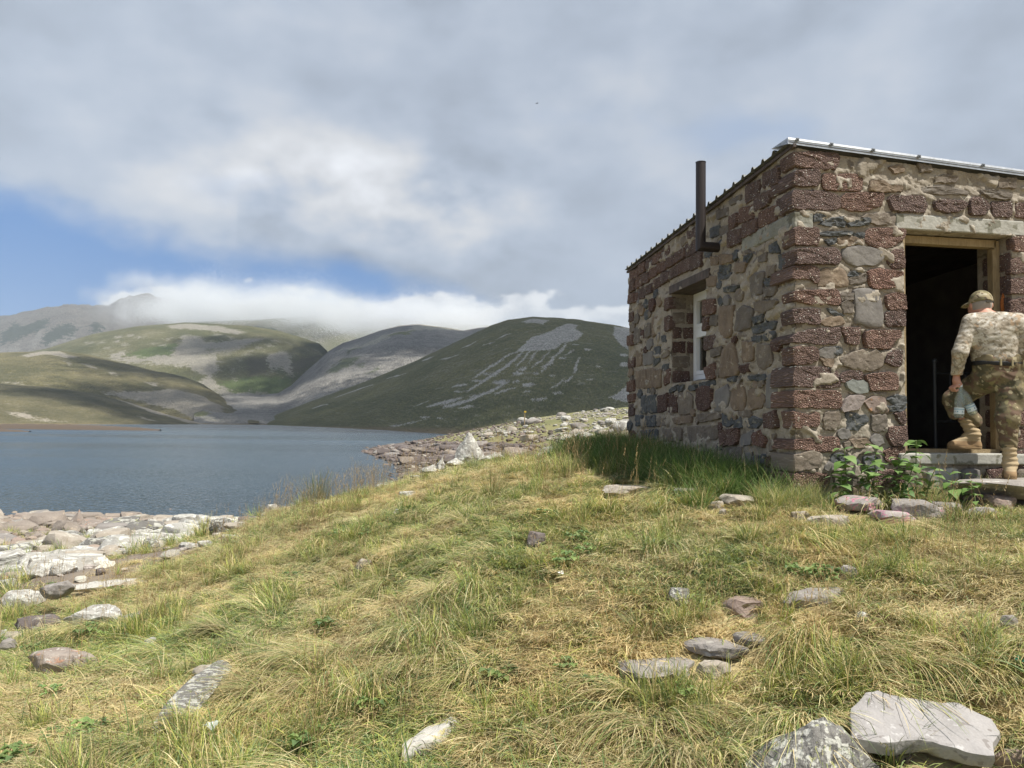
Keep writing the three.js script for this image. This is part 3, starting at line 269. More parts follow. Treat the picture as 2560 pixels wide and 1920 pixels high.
const scoriaTex = colorTex(768, 768, (u, v) => { const [a, b, id] = cells(u, v), n = tfbm(u, v, 5, 4), g = tnoise(u, v, 90, 3); let c = mix3([0.078, 0.048, 0.04], [0.165, 0.108, 0.09], clamp(0.45 + n + 0.5 * g)); c = mix3(c, [0.30, 0.20, 0.165], ss(0.6, 0.9, id) * ss(0.5, 0.1, a) * 0.75); if (id < 0.05 && a < 0.3) c = [0.5, 0.46, 0.40]; return c; });
const rockTex = (lo, hi, spot, amount, spot2) => colorTex(512, 512, (u, v) => { const n = tfbm(u, v, 4, 5), f = tnoise(u, v, 60, 4), l = tfbm(u, v, 9, 4, 6.6), l2 = tfbm(u, v, 14, 3, 9.1); let c = mix3(lo, hi, clamp(0.5 + 1.1 * n + 0.35 * f)); if (spot) c = mix3(c, spot, ss(0.02, 0.14, l - 0.28 + amount * 0.55 + 0.06 * f) * 0.92); if (spot2) c = mix3(c, spot2, ss(0.22, 0.3, l2) * 0.75); return c; });
const rockBump = dataTex(512, 512, (u, v) => 0.5 + 0.8 * tfbm(u, v, 6, 6, 1.7));
const stoneMat = (lo, hi, spot, amount, spot2, bump = 0.02) => new THREE.MeshStandardMaterial({ map: rockTex(lo, hi, spot, amount, spot2), roughness: 0.92, bumpMap: rockBump, bumpScale: bump });
Object.assign(M, {
  S: new THREE.MeshStandardMaterial({ map: scoriaTex, roughness: 1, bumpMap: scoriaBump, bumpScale: 0.02 }),
  G: stoneMat([0.13, 0.12, 0.115], [0.20, 0.185, 0.17], null, 0, null, 0.008),
  B: stoneMat([0.045, 0.05, 0.055], [0.105, 0.108, 0.11], [0.2, 0.185, 0.15], 0.1, null, 0.02),
  T: stoneMat([0.105, 0.085, 0.068], [0.20, 0.165, 0.13], [0.26, 0.23, 0.19], 0.12, null, 0.014),
  L: stoneMat([0.16, 0.17, 0.16], [0.23, 0.24, 0.225], null, 0, null, 0.008),
  P: stoneMat([0.18, 0.15, 0.14], [0.27, 0.23, 0.215], [0.33, 0.13, 0.15], 0.15, null, 0.014),
  N: stoneMat([0.15, 0.115, 0.10], [0.26, 0.20, 0.175], [0.36, 0.2, 0.12], 0.25, null, 0.008),
  mortar: new THREE.MeshStandardMaterial({ map: rockTex([0.20, 0.17, 0.135], [0.35, 0.31, 0.255], [0.135, 0.11, 0.085], 0.2, [0.40, 0.37, 0.31]), roughness: 1, bumpMap: rockBump, bumpScale: 0.02 }),
  concrete: new THREE.MeshStandardMaterial({ map: rockTex([0.27, 0.265, 0.235], [0.40, 0.39, 0.355], [0.16, 0.155, 0.12], 0.22), roughness: 1, bumpMap: rockBump, bumpScale: 0.016 }),
  wood: new THREE.MeshStandardMaterial({ map: colorTex(256, 512, (u, v) => { const g = tnoise(u, v * 0.2, 26, 2) * 0.5 + tfbm(u, v, 4, 3); return mix3([0.20, 0.145, 0.075], [0.34, 0.26, 0.15], clamp(0.5 + g)); }), roughness: 0.75, bumpMap: grainBump, bumpScale: 0.003 }),
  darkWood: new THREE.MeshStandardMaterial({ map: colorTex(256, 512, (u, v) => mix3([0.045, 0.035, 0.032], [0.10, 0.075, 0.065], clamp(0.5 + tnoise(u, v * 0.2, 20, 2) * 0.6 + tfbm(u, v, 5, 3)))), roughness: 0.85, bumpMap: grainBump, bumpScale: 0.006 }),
  zinc: new THREE.MeshStandardMaterial({ map: colorTex(512, 512, (u, v) => { const [a, , id] = cells(u, v), n = tfbm(u, v, 6, 3); const k = 0.60 + 0.14 * id + 0.2 * n; return [k, k * 1.015, k * 1.03]; }), roughness: 0.38, metalness: 0.85 }),
  steel: new THREE.MeshStandardMaterial({ color: lin(0.035, 0.027, 0.026), roughness: 0.5, metalness: 0.3, bumpMap: grainBump, bumpScale: 0.001 }),
  iron: new THREE.MeshStandardMaterial({ color: lin(0.16, 0.17, 0.18), roughness: 0.5, metalness: 0.6 }),
  pvc: new THREE.MeshStandardMaterial({ color: lin(0.74, 0.76, 0.78), roughness: 0.35 }),
  glass: new THREE.MeshPhysicalMaterial({ color: lin(0.9, 0.93, 0.93), roughness: 0.02, transmission: 1, thickness: 0, ior: 1.5 }),
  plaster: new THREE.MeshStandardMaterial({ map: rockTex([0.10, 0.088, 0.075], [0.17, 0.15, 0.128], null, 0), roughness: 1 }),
  foam: new THREE.MeshStandardMaterial({ color: lin(0.42, 0.14, 0.035), roughness: 0.9, bumpMap: rockBump, bumpScale: 0.02 }),
});
M.R = M.S.clone(); M.R.color = lin(1.3, 1.15, 1.08); M.D = M.S.clone(); M.D.color = lin(0.75, 0.68, 0.68);
M.S2 = M.S.clone(); M.S2.color = lin(1.18, 1.12, 1.06); M.S3 = M.S.clone(); M.S3.color = lin(0.9, 0.95, 1.0);
M.T2 = M.T.clone(); M.T2.color = lin(0.82, 0.85, 0.9); M.T3 = M.T.clone(); M.T3.color = lin(1.12, 1.02, 0.92);

// uv by the face's main direction, in metres times k
function boxUV(g, k = 1, ou = 0, ov = 0) {
  if (g.index) g = g.toNonIndexed();
  const p = g.attributes.position, uv = new Float32Array(p.count * 2), a = new THREE.Vector3(), b = new THREE.Vector3(), c = new THREE.Vector3(), n = new THREE.Vector3();
  for (let i = 0; i < p.count; i += 3) { a.fromBufferAttribute(p, i); b.fromBufferAttribute(p, i + 1); c.fromBufferAttribute(p, i + 2); n.subVectors(b, a).cross(c.clone().sub(a)); const x = Math.abs(n.x), y = Math.abs(n.y), z = Math.abs(n.z); [a, b, c].forEach((q, j) => { const w = y >= x && y >= z ? [q.x, q.z] : x >= z ? [q.z, q.y] : [q.x, q.y]; uv[2 * (i + j)] = w[0] * k + ou; uv[2 * (i + j) + 1] = w[1] * k + ov; }); }
  g.setAttribute('uv', new THREE.BufferAttribute(uv, 2)); return g;
}
const box = (w, h, d, x = 0, y = 0, z = 0, r = 0) => { const g = r ? new RoundedBoxGeometry(w, h, d, 2, Math.min(r, w / 2.1, h / 2.1, d / 2.1)) : new THREE.BoxGeometry(w, h, d); g.translate(x, y, z); return g; };
function clean(g) { for (const k of Object.keys(g.attributes)) if (!['position', 'normal', 'uv'].includes(k)) g.deleteAttribute(k); return g.index ? g.toNonIndexed() : g; }
const fuse = (...gs) => mergeGeometries(gs.flat().map(clean));

// ---------------------------------------------------------------- the stone house. Own axes: x along the door wall, y up from its foot, -z back along the window wall
const house = group('stone_house', 2.495, EYE - 0.62, -6.75); house.rotation.y = 9.5 * rad;
tag(house, 'small stone hut of red scoria blocks and rubble with a metal roof', 'house');
const HB = 0.62, roofY = (u, t) => HB + 2.50 - 0.0495 * t - 0.0556 * u, WT = 0.42, LU = 4.3, LT = 4.66;
const FAC = [
  ["S",[[16,2413],[101,2430],[376,2444],[432,2419],[425,2361],[375,2306],[240,2303],[33,2306]]],
  ["S",[[27,2260],[222,2287],[221,2165],[196,2132],[50,2128],[20,2135]]],
  ["S",[[270,2236],[295,2249],[660,2268],[662,2228],[646,2129],[447,2119],[288,2118],[264,2179]]],
  ["T",[[727,2134],[740,2210],[847,2220],[941,2182],[1043,2200],[1061,2167],[1042,2145],[821,2131]]],
  ["S",[[17,2055],[44,2080],[288,2095],[361,2082],[435,2053],[434,1961],[372,1935],[31,1926]]],
  ["S",[[447,2048],[497,2082],[683,2102],[858,2108],[868,2079],[838,2002],[681,1947],[508,1948],[452,1962]]],
  ["B",[[182,1884],[219,1894],[298,1873],[225,1864]]],
  ["B",[[182,1855],[237,1864],[255,1837],[188,1825]]],
  ["B",[[230,1801],[316,1846],[445,1865],[495,1873],[497,1828],[482,1793],[322,1790]]],
  ["B",[[513,1817],[600,1851],[718,1875],[736,1847],[705,1816],[537,1796]]],
  ["T",[[712,1909],[944,1931],[979,1907],[978,1832],[805,1828],[736,1841],[662,1883]]],
  ["B",[[230,1722],[383,1730],[543,1739],[543,1716],[321,1699],[236,1703]]],
  ["B",[[561,1728],[673,1729],[679,1700],[598,1702]]],
  ["T",[[937,2362],[1052,2381],[1076,2336],[981,2313]]],
  ["S",[[906,2072],[955,2090],[1286,2105],[1295,2005],[1273,1968],[964,1965]]],
  ["S",[[1374,2060],[1464,2085],[1678,2088],[1722,2060],[1653,1995],[1496,1976],[1395,2000]]],
  ["S",[[1757,2103],[1815,2127],[1917,2103],[1944,2053],[1892,1978],[1800,1968],[1755,1991]]],
  ["S",[[1991,2087],[2020,2104],[2182,2108],[2185,2006],[2156,1978],[1995,1979]]],
  ["S",[[2239,2102],[2438,2113],[2579,2101],[2575,1976],[2237,1983]]],
  ["T",[[1254,2184],[1466,2218],[1747,2184],[1736,2158],[1275,2145]]],
  ["T",[[1400,2305],[1524,2323],[1625,2309],[1613,2268],[1411,2255]]],
  ["T",[[1861,2192],[1976,2209],[2195,2192],[2182,2139],[1975,2147]]],
  ["T",[[2071,2328],[2233,2329],[2220,2255],[2058,2250]]],
  ["S",[[2198,1780],[2384,1800],[2548,1798],[2544,1654],[2206,1657]]],
  ["S",[[2176,1569],[2379,1604],[2566,1603],[2563,1458],[2179,1451]]],
  ["S",[[2172,1380],[2375,1409],[2562,1407],[2559,1283],[2169,1257]]],
  ["S",[[2167,1186],[2370,1214],[2557,1211],[2554,1088],[2165,1053]]],
  ["T",[[1224,2404],[1335,2392],[1356,2353],[1256,2346]]],
  ["S",[[48,1745],[212,1749],[220,1659],[211,1607],[77,1606],[35,1621]]],
  ["S",[[685,1740],[767,1782],[943,1783],[1082,1784],[1068,1703],[972,1652],[941,1627],[771,1621],[691,1660]]],
  ["B",[[296,1645],[376,1672],[382,1633],[333,1613]]],
  ["T",[[413,1680],[555,1693],[654,1681],[647,1641],[492,1616],[419,1635]]],
  ["S",[[13,1451],[23,1553],[210,1573],[375,1581],[418,1550],[433,1477],[398,1441],[185,1442],[46,1430]]],
  ["G",[[461,1574],[535,1601],[665,1613],[802,1591],[864,1549],[839,1502],[776,1458],[583,1447],[503,1468],[460,1512]]],
  ["S",[[902,1533],[965,1594],[1054,1598],[1064,1449],[963,1439],[907,1476]]],
  ["S",[[22,1401],[185,1408],[215,1387],[220,1275],[196,1257],[124,1304],[45,1290],[21,1322]]],
  ["T",[[233,1366],[288,1391],[441,1398],[478,1377],[495,1258],[354,1241],[232,1247]]],
  ["B",[[508,1350],[539,1379],[688,1397],[594,1348]]],
  ["T",[[514,1310],[613,1360],[694,1358],[681,1306],[625,1275],[526,1282]]],
  ["R",[[700,1381],[750,1406],[1051,1402],[1056,1265],[811,1246],[730,1251],[706,1307]]],
  ["S",[[33,1177],[196,1195],[366,1208],[427,1176],[429,1080],[316,1082],[146,1075],[26,1104]]],
  ["T",[[439,1171],[476,1190],[550,1176],[537,1135],[445,1126]]],
  ["T",[[438,1081],[488,1111],[549,1079],[536,1011],[468,1014]]],
  ["G",[[568,1199],[624,1224],[761,1230],[798,1186],[828,1113],[839,988],[832,897],[713,893],[633,918],[578,922],[583,1120]]],
  ["S",[[885,1172],[973,1198],[1067,1196],[1066,1070],[908,1059],[884,1121]]],
  ["S",[[877,1023],[946,1049],[1059,1047],[1057,916],[900,905],[876,949]]],
  ["S",[[26,1015],[122,1024],[219,1022],[224,905],[31,909]]],
  ["T",[[242,916],[315,958],[437,962],[473,919],[406,899],[278,895]]],
  ["B",[[316,1031],[377,1017],[468,992],[407,984],[334,1004]]],
  ["S",[[21,802],[193,847],[424,860],[424,804],[392,735],[265,726],[24,736]]],
  ["S",[[436,866],[608,877],[614,810],[588,730],[490,744],[472,800]]],
  ["S",[[676,845],[944,860],[1025,857],[1024,805],[930,763],[923,700],[680,704],[663,806]]],
  ["S",[[21,674],[180,685],[210,657],[215,585],[131,550],[23,547]]],
  ["G",[[228,658],[277,682],[368,684],[361,611],[276,609],[228,625]]],
  ["T",[[246,586],[355,583],[336,527],[275,537]]],
  ["T",[[434,591],[557,650],[668,681],[792,674],[847,613],[840,545],[709,491],[586,516],[464,536]]],
  ["S",[[872,631],[929,677],[1016,674],[1008,549],[940,547],[865,579]]],
  ["S",[[23,486],[100,504],[324,510],[414,462],[420,356],[310,342],[22,348]]],
  ["S",[[426,451],[494,480],[629,483],[634,411],[518,416],[463,390],[432,395]]],
  ["L",[[475,374],[530,400],[628,399],[692,373],[689,305],[584,297],[499,329]]],
  ["S",[[653,450],[740,464],[926,485],[970,452],[974,333],[707,328],[699,378]]],
  ["S",[[18,292],[407,300],[431,267],[424,166],[309,159],[21,166]]],
  ["P",[[430,150],[461,211],[504,262],[645,259],[632,203],[582,152],[448,133]]],
  ["N",[[657,209],[750,267],[855,252],[885,134],[736,132]]],
  ["B",[[873,241],[961,271],[1061,261],[1067,210],[954,203]]],
  ["B",[[885,174],[1060,193],[1053,154],[910,140]]],
  ["S",[[17,121],[68,122],[116,84],[188,118],[212,86],[205,-3],[67,-16],[17,28]]],
  ["T",[[278,103],[333,120],[405,105],[411,33],[368,-34],[271,-30],[266,42]]],
  ["B",[[484,112],[521,123],[582,102],[686,86],[686,36],[630,13],[599,-32],[495,-27],[496,34]]],
  ["T",[[735,87],[859,100],[871,5],[833,-41],[746,-41],[728,14]]],
  ["S",[[959,113],[1047,125],[1052,41],[1014,29]]],
  ["S",[[17,-134],[292,-103],[407,-112],[406,-208],[322,-228],[145,-210],[16,-210]]],
  ["S",[[885,-11],[1058,1],[1056,-155],[927,-166],[884,-108]]],
  ["S",[[851,-224],[937,-185],[1045,-194],[1043,-291],[914,-330],[861,-292]]],
  ["T",[[512,-130],[681,-119],[723,-167],[564,-188]]],
  ["T",[[31,-267],[155,-229],[228,-257],[217,-361],[92,-400],[19,-343]]],
  ["B",[[521,-284],[563,-264],[594,-322],[552,-360]]],
  ["S",[[18,-428],[196,-419],[320,-437],[299,-533],[17,-532]]],
  ["T",[[352,-418],[614,-408],[677,-504],[382,-533]]],
  ["S",[[720,-418],[1021,-379],[1040,-514],[740,-533]]]], SIDE = [
  ["S",[[541,2405],[254,2384],[255,2242],[542,2267]]],
  ["S",[[887,2393],[617,2365],[629,2229],[899,2220]]],
  ["S",[[717,2233],[396,2203],[438,2090],[718,2093]]],
  ["S",[[277,2080],[141,2067],[161,1922],[298,1939]]],
  ["S",[[1067,2199],[739,2164],[751,2037],[1067,2063]]],
  ["S",[[630,2048],[317,2036],[318,1903],[630,1920]]],
  ["S",[[1267,2184],[1091,2177],[1104,2061],[1267,2022]]],
  ["S",[[971,2017],[674,2006],[674,1888],[972,1894]]],
  ["S",[[1280,2013],[983,1986],[996,1855],[1268,1860]]],
  ["S",[[2454,2152],[2145,2146],[2161,2009],[2453,2007]]],
  ["S",[[2783,2117],[2487,2120],[2487,2014],[2765,2004]]],
  ["S",[[2304,1975],[1991,1972],[1991,1821],[2304,1820]]],
  ["S",[[2623,1969],[2337,1969],[2337,1839],[2623,1841]]],
  ["S",[[3275,2266],[3023,2267],[3023,2155],[3274,2151]]],
  ["S",[[3581,2259],[3335,2250],[3334,2149],[3580,2148]]],
  ["S",[[3884,2263],[3623,2253],[3622,2134],[3883,2141]]],
  ["S",[[4182,2246],[3906,2237],[3927,2119],[4180,2121]]],
  ["S",[[3098,2107],[2819,2098],[2800,2005],[3078,1998]]],
  ["S",[[3414,2107],[3137,2094],[3136,1995],[3433,1995]]],
  ["S",[[3751,2100],[3455,2086],[3454,1984],[3749,1980]]],
  ["S",[[4040,2094],[3772,2074],[3771,1953],[4038,1955]]],
  ["S",[[4322,2084],[4063,2068],[4061,1944],[4320,1942]]],
  ["S",[[4520,2217],[4228,2208],[4227,2098],[4518,2104]]],
  ["S",[[4568,2081],[4370,2077],[4368,1934],[4566,1935]]],
  ["S",[[2946,1944],[2658,1956],[2675,1837],[2964,1836]]],
  ["S",[[3272,1950],[3002,1941],[3001,1829],[3271,1821]]],
  ["S",[[3578,1934],[3312,1914],[3331,1817],[3598,1804]]],
  ["S",[[3902,1886],[3641,1886],[3640,1782],[3901,1779]]],
  ["S",[[4200,1906],[3947,1894],[3945,1756],[4198,1765]]],
  ["S",[[4490,1874],[4247,1867],[4245,1757],[4488,1762]]],
  ["S",[[2404,2299],[2114,2292],[2130,2194],[2371,2212]]],
  ["T",[[2642,2262],[2404,2259],[2420,2197],[2607,2173]]],
  ["B",[[441,1686],[280,1690],[261,1595],[442,1624]]],
  ["T",[[1504,1830],[1192,1764],[1217,1700],[1477,1718]]],
  ["B",[[949,1690],[787,1688],[856,1626],[973,1639]]],
  ["T",[[632,1623],[483,1633],[505,1565],[633,1580]]],
  ["B",[[1532,1717],[1268,1676],[1294,1612],[1532,1646]]],
  ["B",[[242,1551],[127,1536],[166,1405],[243,1440]]],
  ["B",[[1586,1639],[1243,1591],[1320,1548],[1559,1568]]],
  ["T",[[834,1491],[548,1458],[570,1263],[812,1260]]],
  ["B",[[527,1381],[322,1354],[343,1307],[506,1325]]],
  ["T",[[507,1294],[303,1280],[323,1213],[507,1222]]],
  ["T",[[1871,1662],[1614,1614],[1642,1523],[1842,1545]]],
  ["B",[[1425,1450],[1045,1419],[1168,1384],[1398,1411]]],
  ["T",[[1586,2328],[1318,2290],[1318,2221],[1558,2237]]],
  ["B",[[1755,2177],[1517,2148],[1531,2062],[1755,2080]]],
  ["T",[[1498,2114],[1318,2104],[1319,2023],[1499,2031]]],
  ["B",[[1559,1991],[1371,1989],[1397,1936],[1559,1961]]],
  ["T",[[1292,2353],[1018,2343],[1042,2293],[1241,2304]]],
  ["B",[[1931,1946],[1726,1914],[1784,1866],[1946,1900]]],
  ["T",[[1142,1662],[902,1625],[950,1546],[1167,1577]]],
  ["T",[[484,1488],[321,1476],[342,1409],[485,1405]]],
  ["T",[[972,1817],[698,1658],[742,1700],[925,1718]]],
  ["T",[[1755,1860],[1559,1818],[1586,1752],[1755,1774]]],
  ["S",[[1916,1394],[1645,1366],[1645,1225],[1916,1219]]],
  ["S",[[1916,1190],[1795,1182],[1812,1062],[1916,1060]]],
  ["T",[[1778,1201],[1580,1174],[1613,1081],[1778,1101]]],
  ["T",[[1516,1263],[1179,1227],[1209,1071],[1239,928],[1453,910],[1548,1059]]],
  ["T",[[1093,1162],[979,1198],[762,1128],[817,958],[1151,964],[1122,1087]]],
  ["T",[[736,1187],[269,1147],[316,1088],[533,1071],[710,1108]]],
  ["B",[[737,1036],[563,1044],[583,992],[711,989]]],
  ["B",[[553,1025],[363,1059],[387,1003],[484,985]]],
  ["B",[[790,955],[558,964],[317,952],[341,901],[738,892]]],
  ["B",[[790,854],[609,847],[610,804],[764,819]]],
  ["B",[[547,852],[353,861],[365,809],[510,806]]],
  ["D",[[401,752],[159,740],[296,677],[366,689]]],
  ["S",[[1916,972],[1613,968],[1629,844],[1916,842]]],
  ["T",[[1728,811],[1469,822],[1485,748],[1711,739]]],
  ["T",[[1422,797],[1181,855],[1123,665],[1038,554],[1095,506],[1517,502],[1485,638]]],
  ["T",[[686,780],[437,744],[391,572],[586,525],[687,581]]],
  ["T",[[981,835],[738,798],[765,637],[982,628]]],
  ["D",[[1038,580],[818,591],[846,529],[982,525]]],
  ["S",[[1898,624],[1645,663],[1613,508],[1812,497]]],
  ["B",[[900,469],[537,473],[512,429],[846,440]]],
  ["B",[[1301,477],[1124,487],[1138,449],[1301,450]]],
  ["G",[[476,458],[297,477],[287,318],[300,154],[490,169]]],
  ["G",[[1646,356],[1331,411],[1271,289],[1362,143],[1646,147]]],
  ["T",[[1241,354],[1010,423],[928,278],[956,138],[1242,168]]],
  ["T",[[873,340],[741,348],[538,267],[589,171],[874,150]]],
  ["D",[[2129,403],[1915,423],[1711,386],[1745,176],[1950,150],[2129,197]]],
  ["T",[[2712,363],[2431,384],[2258,318],[2276,124],[2669,112]]],
  ["D",[[2966,356],[2745,380],[2731,144],[2987,146]]],
  ["D",[[3399,352],[3055,375],[3053,163],[3373,150]]],
  ["B",[[3768,363],[3471,371],[3445,151],[3740,145]]],
  ["B",[[4056,372],[3820,382],[3817,146],[4053,139]]],
  ["S",[[4623,408],[4333,417],[4331,325],[4621,314]]],
  ["S",[[4620,257],[4359,271],[4385,124],[4618,107]]],
  ["T",[[4309,728],[3902,739],[3873,490],[4306,508]]],
  ["T",[[3834,734],[3572,735],[3569,494],[3831,488]]],
  ["T",[[3522,697],[3284,699],[3306,483],[3520,475]]],
  ["S",[[3192,676],[2991,680],[2989,518],[3168,494]]],
  ["B",[[3550,1008],[3334,1005],[3356,821],[3572,769]]],
  ["G",[[4010,961],[3624,963],[3622,807],[3982,815]]],
  ["T",[[4314,1041],[4049,1036],[4073,822],[4311,820]]],
  ["T",[[4347,1359],[4096,1348],[4094,1148],[4344,1137]]],
  ["T",[[3910,1361],[3703,1354],[3701,1196],[3907,1183]]],
  ["T",[[3629,1414],[3433,1405],[3455,1186],[3626,1171]]],
  ["B",[[3288,1134],[3128,1125],[3127,1051],[3288,1076]]],
  ["T",[[3263,931],[3015,958],[3014,860],[3262,848]]],
  ["B",[[3215,744],[3057,750],[3057,676],[3192,685]]],
  ["S",[[4647,1891],[4383,1886],[4381,1755],[4646,1776]]],
  ["S",[[4643,1623],[4437,1613],[4435,1500],[4641,1508]]],
  ["S",[[4637,1279],[4403,1273],[4401,1142],[4635,1146]]],
  ["S",[[4632,947],[4369,954],[4367,824],[4630,823]]],
  ["S",[[4656,598],[4364,621],[4362,473],[4654,465]]],
  ["S",[[3129,1357],[2965,1352],[2964,1189],[3128,1191]]],
  ["S",[[3109,1594],[2966,1588],[2965,1458],[3108,1462]]],
  ["B",[[3868,85],[3516,101],[3467,-35],[3866,-38]]],
  ["T",[[3420,67],[3097,66],[3096,-15],[3419,-34]]],
  ["B",[[4272,105],[3999,103],[3998,-21],[4270,-32]]],
  ["B",[[1454,104],[1272,102],[1213,9],[1362,-25],[1455,8]]],
  ["B",[[1169,36],[1012,62],[985,-28],[1154,-36]]],
  ["B",[[902,36],[768,80],[564,37],[691,-25],[875,-21]]],
  ["T",[[1068,120],[821,131],[821,89],[1040,88]]],
  ["S",[[515,97],[323,131],[302,-21],[516,-23]]],
  ["G",[[1013,-118],[769,-63],[796,-189],[1013,-208]]],
  ["R",[[743,-88],[590,-61],[516,-132],[541,-205],[744,-187]]],
  ["T",[[431,-94],[360,-93],[373,-223],[432,-237]]],
  ["G",[[931,-294],[797,-276],[824,-414],[931,-408]]],
  ["B",[[771,-312],[517,-288],[543,-361],[745,-385]]],
  ["D",[[505,-311],[327,-279],[351,-374],[494,-395]]],
  ["B",[[2967,428],[2720,466],[2753,412],[2967,388]]],
  ["B",[[2691,453],[2510,461],[2549,404],[2691,402]]],
  ["B",[[2334,438],[2147,445],[2147,396],[2334,399]]],
  ["B",[[2093,460],[1646,467],[1646,433],[2057,429]]],
  ["T",[[2128,108],[1517,118],[1486,63],[2056,20]]],
  ["T",[[2878,66],[2276,94],[2276,20],[2793,2]]],
  ["T",[[2429,-42],[1581,-20],[1581,-158],[2351,-206]]],
  ["S",[[1517,-74],[1069,-42],[1098,-198],[1486,-223]]],
  ["T",[[1455,-263],[1013,-234],[1014,-349],[1424,-383]]],
  ["B",[[4077,-111],[3418,-85],[3417,-202],[4021,-234]]],
  ["T",[[3277,-83],[2587,-59],[2586,-197],[3230,-230]]]];
const toM = (list) => list.map(([k, pts]) => [k, pts.map(([a, b]) => [a / 1000, b / 1000 + HB])]);
const facS = toM(FAC), sideS = toM(SIDE);
// more blocks where the photograph's frame ends, on the same courses

{ const r = rng(77); for (let row = 0; row < 11; row++) { const y0 = 0.0 + row * 0.215; let u = row < 10 ? 2.2 : 2.6; if (row >= 5 && row <= 9) u = 2.62; while (u < 4.25) { const w = 0.2 + r() * 0.22; facS.push([r() < 0.7 ? 'S' : 'T', [[u, y0 + 0.02], [Math.min(u + w, 4.28), y0 + 0.02 + r() * 0.02], [Math.min(u + w, 4.28), y0 + 0.18], [u + 0.01, y0 + 0.185]]]); u += w + 0.03; } } }
facS.forEach(([k, p], i) => { if (p.some((q) => q[0] < 0.07)) { const ys = p.map((q) => q[1]); sideS.push(['corner', [[-0.03, Math.min(...ys)], [0.16 + 0.2 * (i % 2), Math.min(...ys)], [0.16 + 0.2 * (i % 2), Math.max(...ys)], [-0.03, Math.max(...ys)]]]); } });
function inside(p, x, y) { let c = false; for (let i = 0, j = p.length - 1; i < p.length; j = i++) if ((p[i][1] > y) !== (p[j][1] > y) && x < (p[j][0] - p[i][0]) * (y - p[i][1]) / (p[j][1] - p[i][1]) + p[i][0]) c = !c; return c; }
function edgeDist(p, x, y) { let m = 9; for (let i = 0, j = p.length - 1; i < p.length; j = i++) { const ax = p[j][0], ay = p[j][1], bx = p[i][0] - ax, by = p[i][1] - ay, t = clamp(((x - ax) * bx + (y - ay) * by) / (bx * bx + by * by + 1e-9)); m = Math.min(m, Math.hypot(x - ax - t * bx, y - ay - t * by)); } return m; }
// small wedges of rubble in the widest joints
function fillers(list, a0, a1, b0, b1, tries, seed, free) { const r = rng(seed); for (let i = 0; i < tries; i++) { const a = mix(a0, a1, r()), b = mix(b0, b1, r()); if (!free(a, b)) continue; let m = 9; for (const [, p] of list) { if (inside(p, a, b)) { m = 0; break; } m = Math.min(m, edgeDist(p, a, b)); } if (m < 0.04) continue; const w = Math.min(m * 0.95, 0.10), n = 6, ph = r() * 6, q = []; for (let k = 0; k < n; k++) { const t = ph + k / n * 2 * Math.PI, f = 0.75 + 0.35 * r(); q.push([a + Math.cos(t) * w * 1.15 * f, b + Math.sin(t) * w * 0.8 * f]); } list.push([r() < 0.45 ? 'T' : r() < 0.6 ? 'B' : r() < 0.5 ? 'G' : 'D', q]); } }
fillers(sideS, 0.4, 4.6, -0.2, 2.6, 320, 7, (a, b) => b < roofY(0, a) - 0.12 && !(a > 1.78 && a < 3.0 && b > HB + 0.46 && b < HB + 1.8) && !(a < 1.05 && b > HB + 1.7 && b < HB + 1.93));
fillers(facS, 0.05, 2.4, -0.2, 2.3, 260, 8, (a, b) => !(a > 0.98 && b > -0.4 && b < HB + 1.98));
// one stone: outline in the wall's plane (a, b), standing out by 'out', worn and uneven; put(a, b, h) places it
function stoneGeo(poly, out, deep, rough, seed, put, n = 26) {
  let cx = 0, cy = 0; for (const q of poly) { cx += q[0] / poly.length; cy += q[1] / poly.length; }
  const per = [], seg = poly.map((q, i) => { const w = poly[(i + 1) % poly.length]; return Math.hypot(w[0] - q[0], w[1] - q[1]); }), total = seg.reduce((a, b) => a + b, 0);
  for (let i = 0; i < n; i++) { let s = i / n * total, k = 0; while (s > seg[k] && k < poly.length - 1) { s -= seg[k]; k++; } const q = poly[k], w = poly[(k + 1) % poly.length], t = s / seg[k]; per.push([mix(q[0], w[0], t), mix(q[1], w[1], t)]); }
  const sm = per.map((q, i) => { const a = per[(i + n - 1) % n], b = per[(i + 1) % n]; let x = q[0] * 0.86 + (a[0] + b[0]) * 0.07, y = q[1] * 0.86 + (a[1] + b[1]) * 0.07; x += 0.012 * noise(x * 22, y * 22, seed) + 0.007 * noise(x * 60, y * 60, seed); y += 0.012 * noise(x * 22 + 9, y * 22, seed + 4) + 0.007 * noise(x * 60, y * 60, seed + 8); return [x, y]; });
  const rings = [[1, -deep], [1.0, -0.012], [0.985, out * 0.65], [0.93, out], [0.7, out], [0.42, out], [0.18, out]], pos = [], idx = [], uv = [];
  const ou = (seed * 0.37) % 1, ov = (seed * 0.73) % 1, tilt = [noise(seed, 1.5, 2) * 0.06, noise(seed, 4.5, 3) * 0.06];
  rings.forEach(([f, h], k) => { for (const q of sm) { const a = cx + (q[0] - cx) * f, b = cy + (q[1] - cy) * f; const hh = k < 2 ? h : h + rough * (noise(a * 26, b * 26, seed) + 0.6 * noise(a * 60, b * 60, seed)) + (a - cx) * tilt[0] + (b - cy) * tilt[1]; pos.push(...put(a, b, hh)); uv.push(a * 1.6 + ou + (k === 0 ? 0.1 : 0), b * 1.6 + ov); } });
  pos.push(...put(cx, cy, out)); uv.push(cx * 1.6 + ou, cy * 1.6 + ov); const last = pos.length / 3 - 1;
  for (let k = 0; k + 1 < rings.length; k++) for (let i = 0; i < n; i++) { const a = k * n + i, b = k * n + (i + 1) % n; idx.push(a, b, a + n, b, b + n, a + n); }
  for (let i = 0; i < n; i++) { const k = (rings.length - 1) * n; idx.push(k + i, k + (i + 1) % n, last); }
  return [pos, idx, uv];
}
